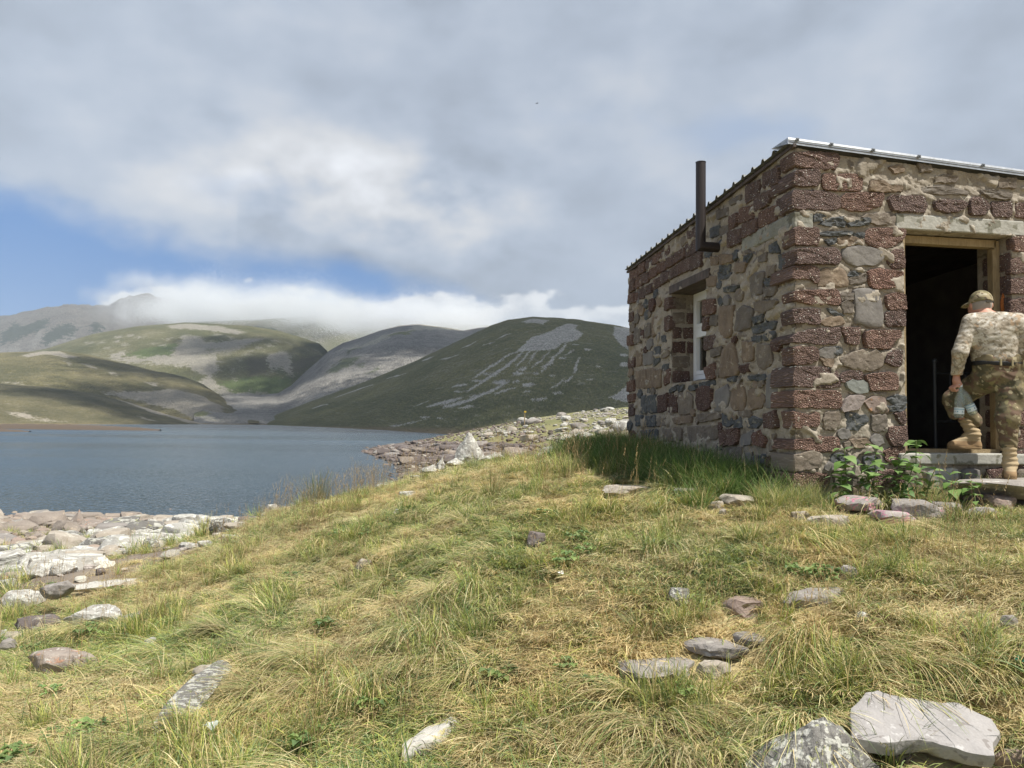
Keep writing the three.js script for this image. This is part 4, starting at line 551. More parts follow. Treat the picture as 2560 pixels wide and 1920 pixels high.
function area2(p) { let s = 0; for (let i = 0, j = p.length - 1; i < p.length; j = i++) s += p[j][0] * p[i][1] - p[i][0] * p[j][1]; return s; }
function stones(list, wall, put, flip, corner) {
  const r = rng(wall.name.length * 131);
  list.forEach(([k, poly], i) => {
    if (k === 'corner') return;
    poly = area2(poly) < 0 ? poly.slice().reverse() : poly;
    const mx = poly.reduce((a, q) => a + q[0], 0) / poly.length, my = poly.reduce((a, q) => a + q[1], 0) / poly.length, gw = Math.max(...poly.map((q) => Math.abs(q[0] - mx))), gh = Math.max(...poly.map((q) => Math.abs(q[1] - my)));
    poly = poly.map((q) => [mx + (q[0] - mx) * (1 + 0.017 / gw), my + (q[1] - my) * (1 + 0.015 / gh)]);
    const red = 'SRD'.includes(k), isCorner = corner && poly.some((q) => q[0] < 0.07);
    if (isCorner) { poly = poly.map((q) => [q[0] < 0.09 ? -0.018 - 0.026 * r() : q[0], q[1]]); }
    const out = red ? 0.016 + 0.024 * r() : k === 'B' ? 0.008 + 0.022 * r() : 0.012 + 0.02 * r();
    const [pos, idx, uv] = stoneGeo(poly, out, isCorner ? 0.18 + 0.2 * (i % 2) : 0.05, red ? 0.010 : k === 'B' ? 0.013 : k === 'G' || k === 'L' ? 0.004 : 0.008, 3.1 + i * 1.37, put);
    if (flip) for (let q = 0; q < idx.length; q += 3) { const s = idx[q]; idx[q] = idx[q + 1]; idx[q + 1] = s; }
    const mat = k === 'S' ? [M.S, M.S2, M.S3][Math.floor(r() * 3)] : k === 'T' ? [M.T, M.T2, M.T3][Math.floor(r() * 3)] : M[k];
    const nm = red ? 'block' : 'stone', g = toCreasedNormals(geom(pos, idx, uv), red ? 0.7 : 0.85);
    const m = mesh(nm, g, mat, wall);
    if (k === 'N') m.userData.label = 'stone with a rusty orange patch'; if (k === 'P') m.userData.label = 'grey stone with a pink smear';
  });
}
// mortar sheet: panels [a0, a1, b0, b1 (or a function of a)]
function mortarGeo(panels, list, put, cell, seed, flip) {
  const boxes = list.map(([, p]) => [Math.min(...p.map((q) => q[0])) - 0.04, Math.max(...p.map((q) => q[0])) + 0.04, Math.min(...p.map((q) => q[1])) - 0.04, Math.max(...p.map((q) => q[1])) + 0.04, p]);
  const gs = [];
  for (const [a0, a1, b0, b1] of panels) {
    const na = Math.ceil((a1 - a0) / cell), nb = Math.ceil(((typeof b1 === 'function' ? b1(a0) : b1) - b0) / cell), pos = [], idx = [], uv = [];
    for (let j = 0; j <= nb; j++) for (let i = 0; i <= na; i++) {
      const a = mix(a0, a1, i / na), b = mix(b0, typeof b1 === 'function' ? b1(a) : b1, j / nb);
      let ins = false, dm = 9; for (const q of boxes) if (a > q[0] && a < q[1] && b > q[2] && b < q[3]) { const e = edgeDist(q[4], a, b); if (inside(q[4], a, b)) { ins = true; dm = e; break; } dm = Math.min(dm, e); }
      const lump = fbm(a * 7, b * 11, seed, 4), fold = Math.abs(noise(a * 9 + 2 * lump, b * 17, seed + 3));
      const flake = noise(a * 5 + 3, b * 8, seed + 8) + 0.5 * noise(a * 13, b * 19, seed + 6), terr = Math.floor(flake * 5) / 5;
      let h = 0.0 + 0.014 * lump + 0.024 * terr + 0.004 * noise(a * 40, b * 40, seed);
      if (fold < 0.035 && lump > -0.15) h -= 0.012;
      const over = 0.012 * ss(0.1, 0.45, noise(a * 9, b * 9, seed + 12));
      if (ins) h = Math.min(h, 0.008) - 0.022 * ss(over, over + 0.012, dm); else h += 0.002 - 0.026 * ss(0.014, 0.004, dm) * (0.3 + 0.7 * ss(-0.25, 0.2, noise(a * 11, b * 11, seed + 50)));
      const smear = ss(0.26, 0.44, noise(a * 4.2, b * 6.5, seed + 31) + 0.45 * noise(a * 13, b * 17, seed + 37)); h = Math.max(h, -0.02 + 0.046 * smear + 0.006 * lump);
      if (i === 0 || i === na) h = Math.min(h, 0.004);
      pos.push(...put(a, b, h)); uv.push(a, b);
    }
    for (let j = 0; j < nb; j++) for (let i = 0; i < na; i++) { const p = j * (na + 1) + i, q = p + na + 1; flip ? idx.push(p, q, p + 1, p + 1, q, q + 1) : idx.push(p, p + 1, q, p + 1, q + 1, q); }
    gs.push(geom(pos, idx, uv));
  }
  return gs;
}
const FY = -0.35, DU0 = 1.07, DU1 = 2.19, DV1 = HB + 1.795, DV0 = HB - 0.33, WT0 = 1.90, WT1 = 2.955, WV0 = HB + 0.50, WV1 = HB + 1.64;
const topF = (u) => roofY(u, 0) - 0.035, topS = (t) => roofY(0, t) - 0.035;
const putF = (a, b, h) => [a, b, h], putS = (a, b, h) => [-h, b, -a];
// solid cores with the openings left free; each is a set of prisms whose top follows the roof
function core(a0, a1, b0, bt, putter) {   // putter(a, b, depth 0..1)
  const c = [[a0, 0], [a1, 0], [a1, 1], [a0, 1]], v = [], top = typeof bt === 'function' ? bt : () => bt;
  for (const [a, k] of c) v.push(putter(a, b0, k)); for (const [a, k] of c) v.push(putter(a, top(a), k));
  const f = [[0, 1, 2, 3], [4, 7, 6, 5], [0, 4, 5, 1], [1, 5, 6, 2], [2, 6, 7, 3], [3, 7, 4, 0]], pos = [];
  for (const [a, b, cc, d] of f) for (const k of [a, cc, b, a, d, cc]) pos.push(...v[k]);
  return boxUV(geom(pos), 1);
}
const inF = (a, b, k) => [a, b, -0.004 - k * (WT - 0.004)], inS = (a, b, k) => [0.004 + k * (WT - 0.004), b, -a];
const doorWall = mesh('door_wall', fuse(mortarGeo([[0, DU0, FY, topF], [DU1, LU, FY, topF], [DU0, DU1, DV1, topF], [DU0, DU1, FY, DV0]], facS, putF, 0.016, 5.5, false),
  core(0.01, DU0, FY, topF, inF), core(DU1, LU - 0.01, FY, topF, inF), core(DU0, DU1, DV1, topF, inF), core(DU0, DU1, FY, DV0, inF)), M.mortar, house);
doorWall.userData.label = 'sunlit wall of red blocks and grey rubble with the doorway';
stones(facS, doorWall, putF, false, true);
const windowWall = mesh('window_wall', fuse(mortarGeo([[0, WT0, FY, topS], [WT1, LT, FY, topS], [WT0, WT1, WV1, topS], [WT0, WT1, FY, WV0]], sideS, putS, 0.02, 9.5, true),
  core(WT, WT0, FY, topS, inS), core(WT1, LT - 0.01, FY, topS, inS), core(WT0, WT1, WV1, topS, inS), core(WT0, WT1, FY, WV0, inS)), M.mortar, house);
windowWall.userData.label = 'shaded rubble wall with a small white window and a stove pipe';
stones(sideS, windowWall, putS, true, false);
// blocks showing in the window's far cheek and in the door's right cheek
{
  const r = rng(44);
  for (let i = 0; i < 6; i++) { const y = WV0 + 0.02 + i * 0.185; let d = 0.012; while (d < 0.26) { const w = 0.12 + r() * 0.14, e = Math.min(d + w, 0.31); const poly = [[d, y], [e, y + 0.008], [e, y + 0.15], [d, y + 0.145]]; const [pos, idx, uv] = stoneGeo(poly, 0.008, 0.03, 0.006, 60 + i * 3 + d * 10, (a, b, h) => [a, b, -WT1 + h]); mesh('block', toCreasedNormals(geom(pos, idx, uv), 0.8), r() < 0.55 ? M.S : r() < 0.6 ? M.T : M.D, windowWall); d = e + 0.02; if (r() < 0.25) d += 0.1; } }
  for (let i = 0; i < 9; i++) { const y = DV0 + 0.12 + i * 0.21; const poly = [[-0.34, y], [0.0, y + 0.01], [0.0, y + 0.17], [-0.34, y + 0.175]]; const [pos, idx, uv] = stoneGeo(poly, 0.012, 0.03, 0.008, 90 + i * 3, (a, b, h) => [DU1 - h, b, a - 0.005]); mesh('block', toCreasedNormals(geom(pos, idx, uv), 0.8), r() < 0.7 ? M.S : M.T, doorWall); }
}
const backWall = mesh('back_wall', fuse(core(WT, LU - WT, FY, (a) => roofY(a, LT) - 0.035, (a, b, k) => [a, b, -(LT - WT) - k * WT]), core(0.5, LT, FY, (a) => roofY(LU, a) - 0.035, (a, b, k) => [LU - WT + k * (WT - 0.012), b, -a])), M.mortar, house);
// floor and ceiling of the dark room
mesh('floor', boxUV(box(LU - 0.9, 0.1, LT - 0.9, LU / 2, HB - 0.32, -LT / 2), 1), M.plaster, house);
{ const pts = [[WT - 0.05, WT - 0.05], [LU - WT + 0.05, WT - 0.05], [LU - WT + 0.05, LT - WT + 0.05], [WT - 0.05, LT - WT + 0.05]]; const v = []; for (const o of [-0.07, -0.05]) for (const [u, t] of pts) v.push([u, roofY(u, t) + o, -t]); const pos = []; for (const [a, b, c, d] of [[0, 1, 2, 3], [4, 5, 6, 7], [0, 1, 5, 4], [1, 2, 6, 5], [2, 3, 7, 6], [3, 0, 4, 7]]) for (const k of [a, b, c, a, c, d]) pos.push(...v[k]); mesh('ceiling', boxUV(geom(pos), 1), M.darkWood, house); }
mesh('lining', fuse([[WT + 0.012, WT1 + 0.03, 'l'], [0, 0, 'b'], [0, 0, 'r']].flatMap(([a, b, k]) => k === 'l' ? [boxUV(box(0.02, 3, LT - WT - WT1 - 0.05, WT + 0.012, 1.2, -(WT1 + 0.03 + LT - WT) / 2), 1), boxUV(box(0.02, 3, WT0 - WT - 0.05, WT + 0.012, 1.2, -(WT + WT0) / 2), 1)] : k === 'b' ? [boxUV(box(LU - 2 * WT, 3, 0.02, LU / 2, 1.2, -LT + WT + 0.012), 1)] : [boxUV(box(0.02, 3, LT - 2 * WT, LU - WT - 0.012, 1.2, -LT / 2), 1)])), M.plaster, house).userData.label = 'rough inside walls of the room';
// concrete band, door lintel, window lintel, doorstep
M.oldConcrete = new THREE.MeshStandardMaterial({ map: rockTex([0.16, 0.16, 0.135], [0.28, 0.275, 0.24], [0.11, 0.105, 0.08], 0.3), roughness: 1, bumpMap: rockBump, bumpScale: 0.03 });
mesh('concrete_band', boxUV(box(0.19, 0.155, 1.02, 0.078, HB + 1.82, -0.49, 0.02), 1), M.oldConcrete, house);
mesh('door_lintel', boxUV(box(1.33, 0.14, 0.40, 1.655, HB + 1.868, -0.185, 0.012), 1), M.concrete, house);
mesh('window_lintel', boxUV(box(0.36, 0.105, 1.22, 0.155, HB + 1.69, -2.385, 0.008), 1), M.darkWood, house);
const sillStep = mesh('doorstep', boxUV(box(1.36, 0.1, 0.5, 1.66, HB - 0.288, -0.2, 0.015), 1), M.concrete, house);
{ const r = rng(9); let u = 1.02; let i = 0; while (u < 2.3) { const w = 0.16 + 0.2 * r(); const poly = [[u, FY + 0.02], [u + w, FY + 0.02], [u + w - 0.01, DV0 - 0.03], [u + 0.01, DV0 - 0.02 - 0.02 * r()]]; const [pos, idx, uv] = stoneGeo(poly, 0.03 + 0.02 * r(), 0.05, 0.012, 30 + i * 2.7, putF); mesh('stone', toCreasedNormals(geom(pos, idx, uv), 0.8), [M.T, M.concrete, M.G, M.D][i % 4], doorWall); u += w + 0.03; i++; } }
// door frame
const frame = mesh('door_frame', fuse(boxUV(box(0.055, 1.99, 0.09, DU1 - 0.036, HB + 0.78, -0.175), 2), boxUV(box(0.045, 1.99, 0.2, DU0 - 0.004, HB + 0.78, -0.105), 2)), M.wood, house);
frame.userData.label = 'bare pale timber door frame';
mesh('head_rail', boxUV(box(1.02, 0.07, 0.09, 1.635, HB + 1.745, -0.175), 2), M.wood, frame);
mesh('threshold_rail', boxUV(box(1.02, 0.035, 0.09, 1.635, HB - 0.22, -0.175), 2), M.wood, frame);
mesh('stop_bead', boxUV(box(0.02, 1.9, 0.02, DU1 - 0.074, HB + 0.74, -0.14), 2), M.wood, frame);
{ const g = new THREE.IcosahedronGeometry(1, 2), p = g.attributes.position; for (let i = 0; i < p.count; i++) { const n = 1 + 0.5 * noise(p.getX(i) * 2, p.getY(i) * 2, p.getZ(i) * 2); p.setXYZ(i, p.getX(i) * 0.018 * n, p.getY(i) * 0.10 * n, p.getZ(i) * 0.02 * n); } g.translate(DU1 - 0.008, HB + 1.17, -0.10); g.computeVertexNormals(); mesh('foam_filler', boxUV(g, 3), M.foam, house).userData.label = 'orange foam squeezed out beside the door frame'; }
// window: white frame with a top light and a lower pane
{
  const t0 = WT0 + 0.02, t1 = WT1 - 0.02, x = 0.315, mid = HB + 1.16, fw = 0.062, W = t1 - t0, tc = (t0 + t1) / 2;
  const w = mesh('window', fuse(box(0.06, WV1 - WV0 - 0.04, fw, x, (WV0 + WV1) / 2 + 0.02, -t1 + fw / 2), box(0.06, WV1 - WV0 - 0.04, fw, x, (WV0 + WV1) / 2 + 0.02, -t0 - fw / 2), box(0.06, fw, W - 2 * fw, x, WV1 - fw / 2 - 0.002, -tc), box(0.06, fw, W - 2 * fw, x, WV0 + 0.05 + fw / 2, -tc), box(0.06, 0.075, W - 2 * fw, x, mid, -tc)), M.pvc, house);
  w.userData.label = 'white plastic window frame with two panes';
  for (const [y0, y1] of [[WV0 + 0.05 + fw, mid - 0.037], [mid + 0.037, WV1 - fw]]) { const s = mesh('sash', fuse(box(0.05, y1 - y0, 0.045, x - 0.012, (y0 + y1) / 2, -t1 + fw + 0.025), box(0.05, y1 - y0, 0.045, x - 0.012, (y0 + y1) / 2, -t0 - fw - 0.025), box(0.05, 0.045, W - 2 * fw - 0.1, x - 0.012, y0 + 0.024, -tc), box(0.05, 0.045, W - 2 * fw - 0.1, x - 0.012, y1 - 0.024, -tc)), M.pvc, w); const p = new THREE.PlaneGeometry(W - 2 * fw - 0.08, y1 - y0 - 0.08); p.rotateY(-Math.PI / 2); p.translate(x, (y0 + y1) / 2, -tc); mesh('pane', p, M.glass, w); }
  const sl = box(0.3, 0.03, W + 0.1, 0.16, WV0 + 0.012, -tc); const sp = sl.attributes.position; for (let i = 0; i < sp.count; i++) sp.setY(i, sp.getY(i) + (sp.getX(i) - 0.3) * 0.16); sl.computeVertexNormals(); mesh('window_sill', boxUV(sl, 1), M.mortar, house);
}
// corrugated roof, front flashing with clips, eave board
{
  const prof = [], step = 0.205, n = 23; for (let i = 0; i < n; i++) { const t = -0.05 + i * step; prof.push([t, 0], [t + 0.055, 0], [t + 0.075, 0.034], [t + 0.105, 0.034], [t + 0.125, 0]); } prof.push([-0.05 + n * step, 0]);
  const us = [-0.07, 4.42], pos = [], idx = [], uv = []; const m = prof.length;
  for (const th of [0.002, 0]) for (const u of us) for (const [t, h] of prof) { pos.push(u, roofY(u, t) + h + th + 0.002, -t); uv.push(u, t); }
  for (let i = 0; i + 1 < m; i++) { idx.push(i, i + m, i + 1, i + 1, i + m, i + m + 1); const k = 2 * m; idx.push(k + i, k + i + 1, k + i + m, k + i + 1, k + i + m + 1, k + i + m); idx.push(i, i + 1, k + i, i + 1, k + i + 1, k + i); idx.push(m + i, k + m + i, m + i + 1, m + i + 1, k + m + i, k + m + i + 1); }
  M.oldZinc = new THREE.MeshStandardMaterial({ color: lin(0.16, 0.165, 0.17), roughness: 0.7, metalness: 0.5 });
  const roof = mesh('roof', toCreasedNormals(geom(pos, idx, uv), 0.3), M.oldZinc, house); roof.userData.label = 'corrugated galvanised sheet roof';
  // flashing profile (z out of the wall, y) swept along the front edge
  const fp = [[-0.25, 0.040], [0.046, 0.040], [0.050, 0.020], [0.043, 0.016], [0.041, -0.010], [0.050, -0.015], [0.050, -0.020], [0.038, -0.017], [0.036, 0.034], [-0.25, 0.036]];
  const fpos = [], fidx = [], q = fp.length; for (const u of [-0.085, 4.42]) for (const [z, y] of fp) fpos.push(u, roofY(u, 0) + y + 0.004, z); for (let i = 0; i < q; i++) { const j = (i + 1) % q; fidx.push(i, i + q, j, j, i + q, j + q); } for (let i = 1; i + 1 < q; i++) fidx.push(0, i, i + 1, q, q + i + 1, q + i);
  const fl = mesh('flashing', boxUV(toCreasedNormals(geom(fpos, fidx), 0.3), 1), M.zinc, roof); fl.userData.label = 'bright folded flashing along the front edge';
  for (const u of [0.0, 0.33, 0.74, 1.2, 1.86, 2.5, 3.1, 3.7]) { const c = mesh('clip', fuse(box(0.034, 0.030, 0.008, u, roofY(u, 0) + 0.030, 0.056, 0.003), new THREE.CylinderGeometry(0.007, 0.007, 0.01, 8).rotateX(Math.PI / 2).translate(u, roofY(u, 0) + 0.03, 0.064)), M.iron, roof); }
  const eb = box(0.03, 0.03, LT + 0.06, -0.028, 0, -LT / 2 + 0.03); const ep = eb.attributes.position; for (let i = 0; i < ep.count; i++) ep.setY(i, ep.getY(i) + roofY(0, -ep.getZ(i)) - 0.026); mesh('eave_board', boxUV(eb, 2), M.darkWood, house);
}
// stove pipe: elbow out of the wall, then straight up
{
  const y0 = HB + 1.93, t = 1.585, r = 0.054, o = 0.2;
  const pipe = mesh('stove_pipe', toCreasedNormals((() => { const pts = []; const prof = [[0, r], [1, r]]; const pos = [], idx = [], uv = [], n = 28, path = [[0.1, y0, 0], [-o + 0.0, y0, 1], [-o, HB + 2.86, 2]];
    for (let k = 0; k < 3; k++) for (let i = 0; i <= n; i++) { const a = i / n * 2 * Math.PI, c = Math.cos(a) * r, s = Math.sin(a) * r, [px, py] = path[k]; if (k === 0) pos.push(px, py + c, -t + s); else if (k === 1) pos.push(px + c, py + c, -t + s); else pos.push(px + c, py, -t + s); uv.push(i / n, k); }
    for (let k = 0; k < 2; k++) for (let i = 0; i < n; i++) { const a = k * (n + 1) + i, b = a + n + 1; idx.push(a, b, a + 1, a + 1, b, b + 1); }
    return geom(pos, idx, uv); })(), 0.6), M.steel, house);
  pipe.userData.label = 'dark steel stove pipe bent up along the wall';
  mesh('pipe_rim', new THREE.TorusGeometry(r, 0.004, 8, 28).rotateX(Math.PI / 2).translate(-o, HB + 2.86, -t), M.steel, pipe);
  const inner = new THREE.CylinderGeometry(r - 0.004, r - 0.004, 0.5, 24, 1, true); inner.translate(-o, HB + 2.6, -t); mesh('pipe_liner', inner, M.steel, pipe);
}
// iron bed end standing in the dark room
{
  const b = group('bed_frame'); b.position.copy(house.position); b.rotation.copy(house.rotation); tag(b, 'grey iron bed end standing in the dark room behind the doorway', 'bed');
  const z = -1.25, cyl = (x0, y0, x1, y1, rr) => { const a = new THREE.Vector3(x0, y0, z), c = new THREE.Vector3(x1, y1, z); return new THREE.TubeGeometry(new THREE.LineCurve3(a, c), 1, rr, 10); };
  const fy = HB - 0.27;
  for (const x of [2.36, 3.1]) { mesh('post', cyl(x, fy, x, fy + 0.98, 0.018), M.iron, b); mesh('knob', new THREE.SphereGeometry(0.026, 12, 8).translate(x, fy + 0.99, z), M.iron, b); }
  for (const y of [0.33, 0.86]) mesh('rail', cyl(2.36, fy + y, 3.1, fy + y, 0.012), M.iron, b);
  for (const x of [2.55, 2.74, 2.92]) mesh('bar', cyl(x, fy + 0.33, x, fy + 0.86, 0.008), M.iron, b);
}

// ---------------------------------------------------------------- rocks
const rockMat = {
  grey: stoneMat([0.16, 0.145, 0.135], [0.27, 0.245, 0.225], [0.33, 0.31, 0.28], 0.12, null, 0.02),
  slab: stoneMat([0.25, 0.235, 0.228], [0.34, 0.32, 0.312], [0.42, 0.405, 0.395], 0.16, [0.17, 0.15, 0.14], 0.012),
  lichen: stoneMat([0.085, 0.08, 0.075], [0.20, 0.19, 0.175], [0.40, 0.395, 0.355], 0.5, [0.33, 0.33, 0.17], 0.03),
  white: stoneMat([0.22, 0.205, 0.185], [0.40, 0.385, 0.35], [0.50, 0.495, 0.455], 0.45, [0.15, 0.14, 0.12], 0.03),
  whitey: stoneMat([0.30, 0.285, 0.26], [0.46, 0.44, 0.40], [0.42, 0.37, 0.16], 0.14, [0.16, 0.15, 0.14], 0.02),
  brown: stoneMat([0.16, 0.115, 0.095], [0.27, 0.21, 0.18], [0.34, 0.30, 0.26], 0.1, null, 0.02),
  brownred: stoneMat([0.17, 0.135, 0.115], [0.30, 0.255, 0.22], [0.36, 0.20, 0.13], 0.16, [0.42, 0.40, 0.36], 0.025),
  tan: stoneMat([0.24, 0.205, 0.165], [0.36, 0.32, 0.27], [0.42, 0.39, 0.33], 0.14, null, 0.02),
  dark: stoneMat([0.075, 0.06, 0.058], [0.15, 0.125, 0.115], [0.28, 0.26, 0.23], 0.12, null, 0.025),
  shore: stoneMat([0.15, 0.122, 0.102], [0.27, 0.23, 0.195], [0.34, 0.28, 0.22], 0.12, null, 0.03),
};
rockMat.pink = stoneMat([0.25, 0.22, 0.21], [0.35, 0.31, 0.29], [0.40, 0.17, 0.24], 0.55, null, 0.018);
rockMat.pinktop = stoneMat([0.20, 0.18, 0.17], [0.32, 0.29, 0.27], [0.48, 0.20, 0.27], 0.27, null, 0.018);
rockMat.pinkside = rockMat.grey;
// a rock of size w, h, d standing on y = 0 and sunk a little: icosphere cut by planes, then roughened
function rockGeo(w, h, d, seed, form = 'm', detail = 3, k = 1.2) {
  const g0 = new THREE.IcosahedronGeometry(1, detail); let g = mergeVertices((() => { g0.deleteAttribute('normal'); g0.deleteAttribute('uv'); return g0; })(), 1e-4);
  const r = rng(seed * 7919 + 13), p = g.attributes.position, v = new THREE.Vector3(), planes = [];
  const np = form === 'r' ? 5 : 11; for (let i = 0; i < np; i++) { const n = new THREE.Vector3(r() * 2 - 1, (r() * 2 - 1) * 0.8, r() * 2 - 1).normalize(); planes.push([n, 0.62 + 0.26 * r()]); }
  if (form === 'f' || form === 'm') planes.push([new THREE.Vector3((r() - 0.5) * 0.3, 1, (r() - 0.5) * 0.3).normalize(), form === 'f' ? 0.42 : 0.6]);
  for (let i = 0; i < p.count; i++) {
    v.fromBufferAttribute(p, i);
    for (const [n, o] of planes) { const e = v.dot(n) - o; if (e > 0) v.addScaledVector(n, -e * 0.94); }
    const f = 1 + 0.16 * noise(v.x * 1.7, v.y * 1.7, v.z * 1.7 + seed) + 0.07 * noise(v.x * 4.5, v.y * 4.5, v.z * 4.5 + seed) + 0.035 * noise(v.x * 11, v.y * 11, v.z * 11 + seed); v.multiplyScalar(f);
    if (form === 'p') { const t = clamp((v.y + 0.5) / 1.4); v.x = v.x * (1.15 - 0.95 * t) + 0.15 * t; v.z *= 1.1 - 0.8 * t; v.y = v.y * 1.1; }
    if (form === 'k') { const t = clamp((v.y + 0.4) / 1.3); v.x = v.x * (1.2 - 0.7 * t) + 0.16 * t; v.z = v.z * (1.1 - 0.5 * t) - 0.1 * t; }
    p.setXYZ(i, v.x, v.y, v.z);
  }
  g.computeBoundingBox(); const b = g.boundingBox, cut = form === 'f' ? 0.15 : 0.25, sy = h / ((b.max.y - b.min.y) * (1 - cut));
  g.translate(-(b.min.x + b.max.x) / 2, -(b.min.y + (b.max.y - b.min.y) * cut), -(b.min.z + b.max.z) / 2); g.scale(w / (b.max.x - b.min.x), sy, d / (b.max.z - b.min.z));
  g = boxUV(g, k, seed * 0.37 % 1, seed * 0.61 % 1); return toCreasedNormals(g, 0.62);
}
const footprints = [];   // where no grass grows: x, z, half sizes, turn
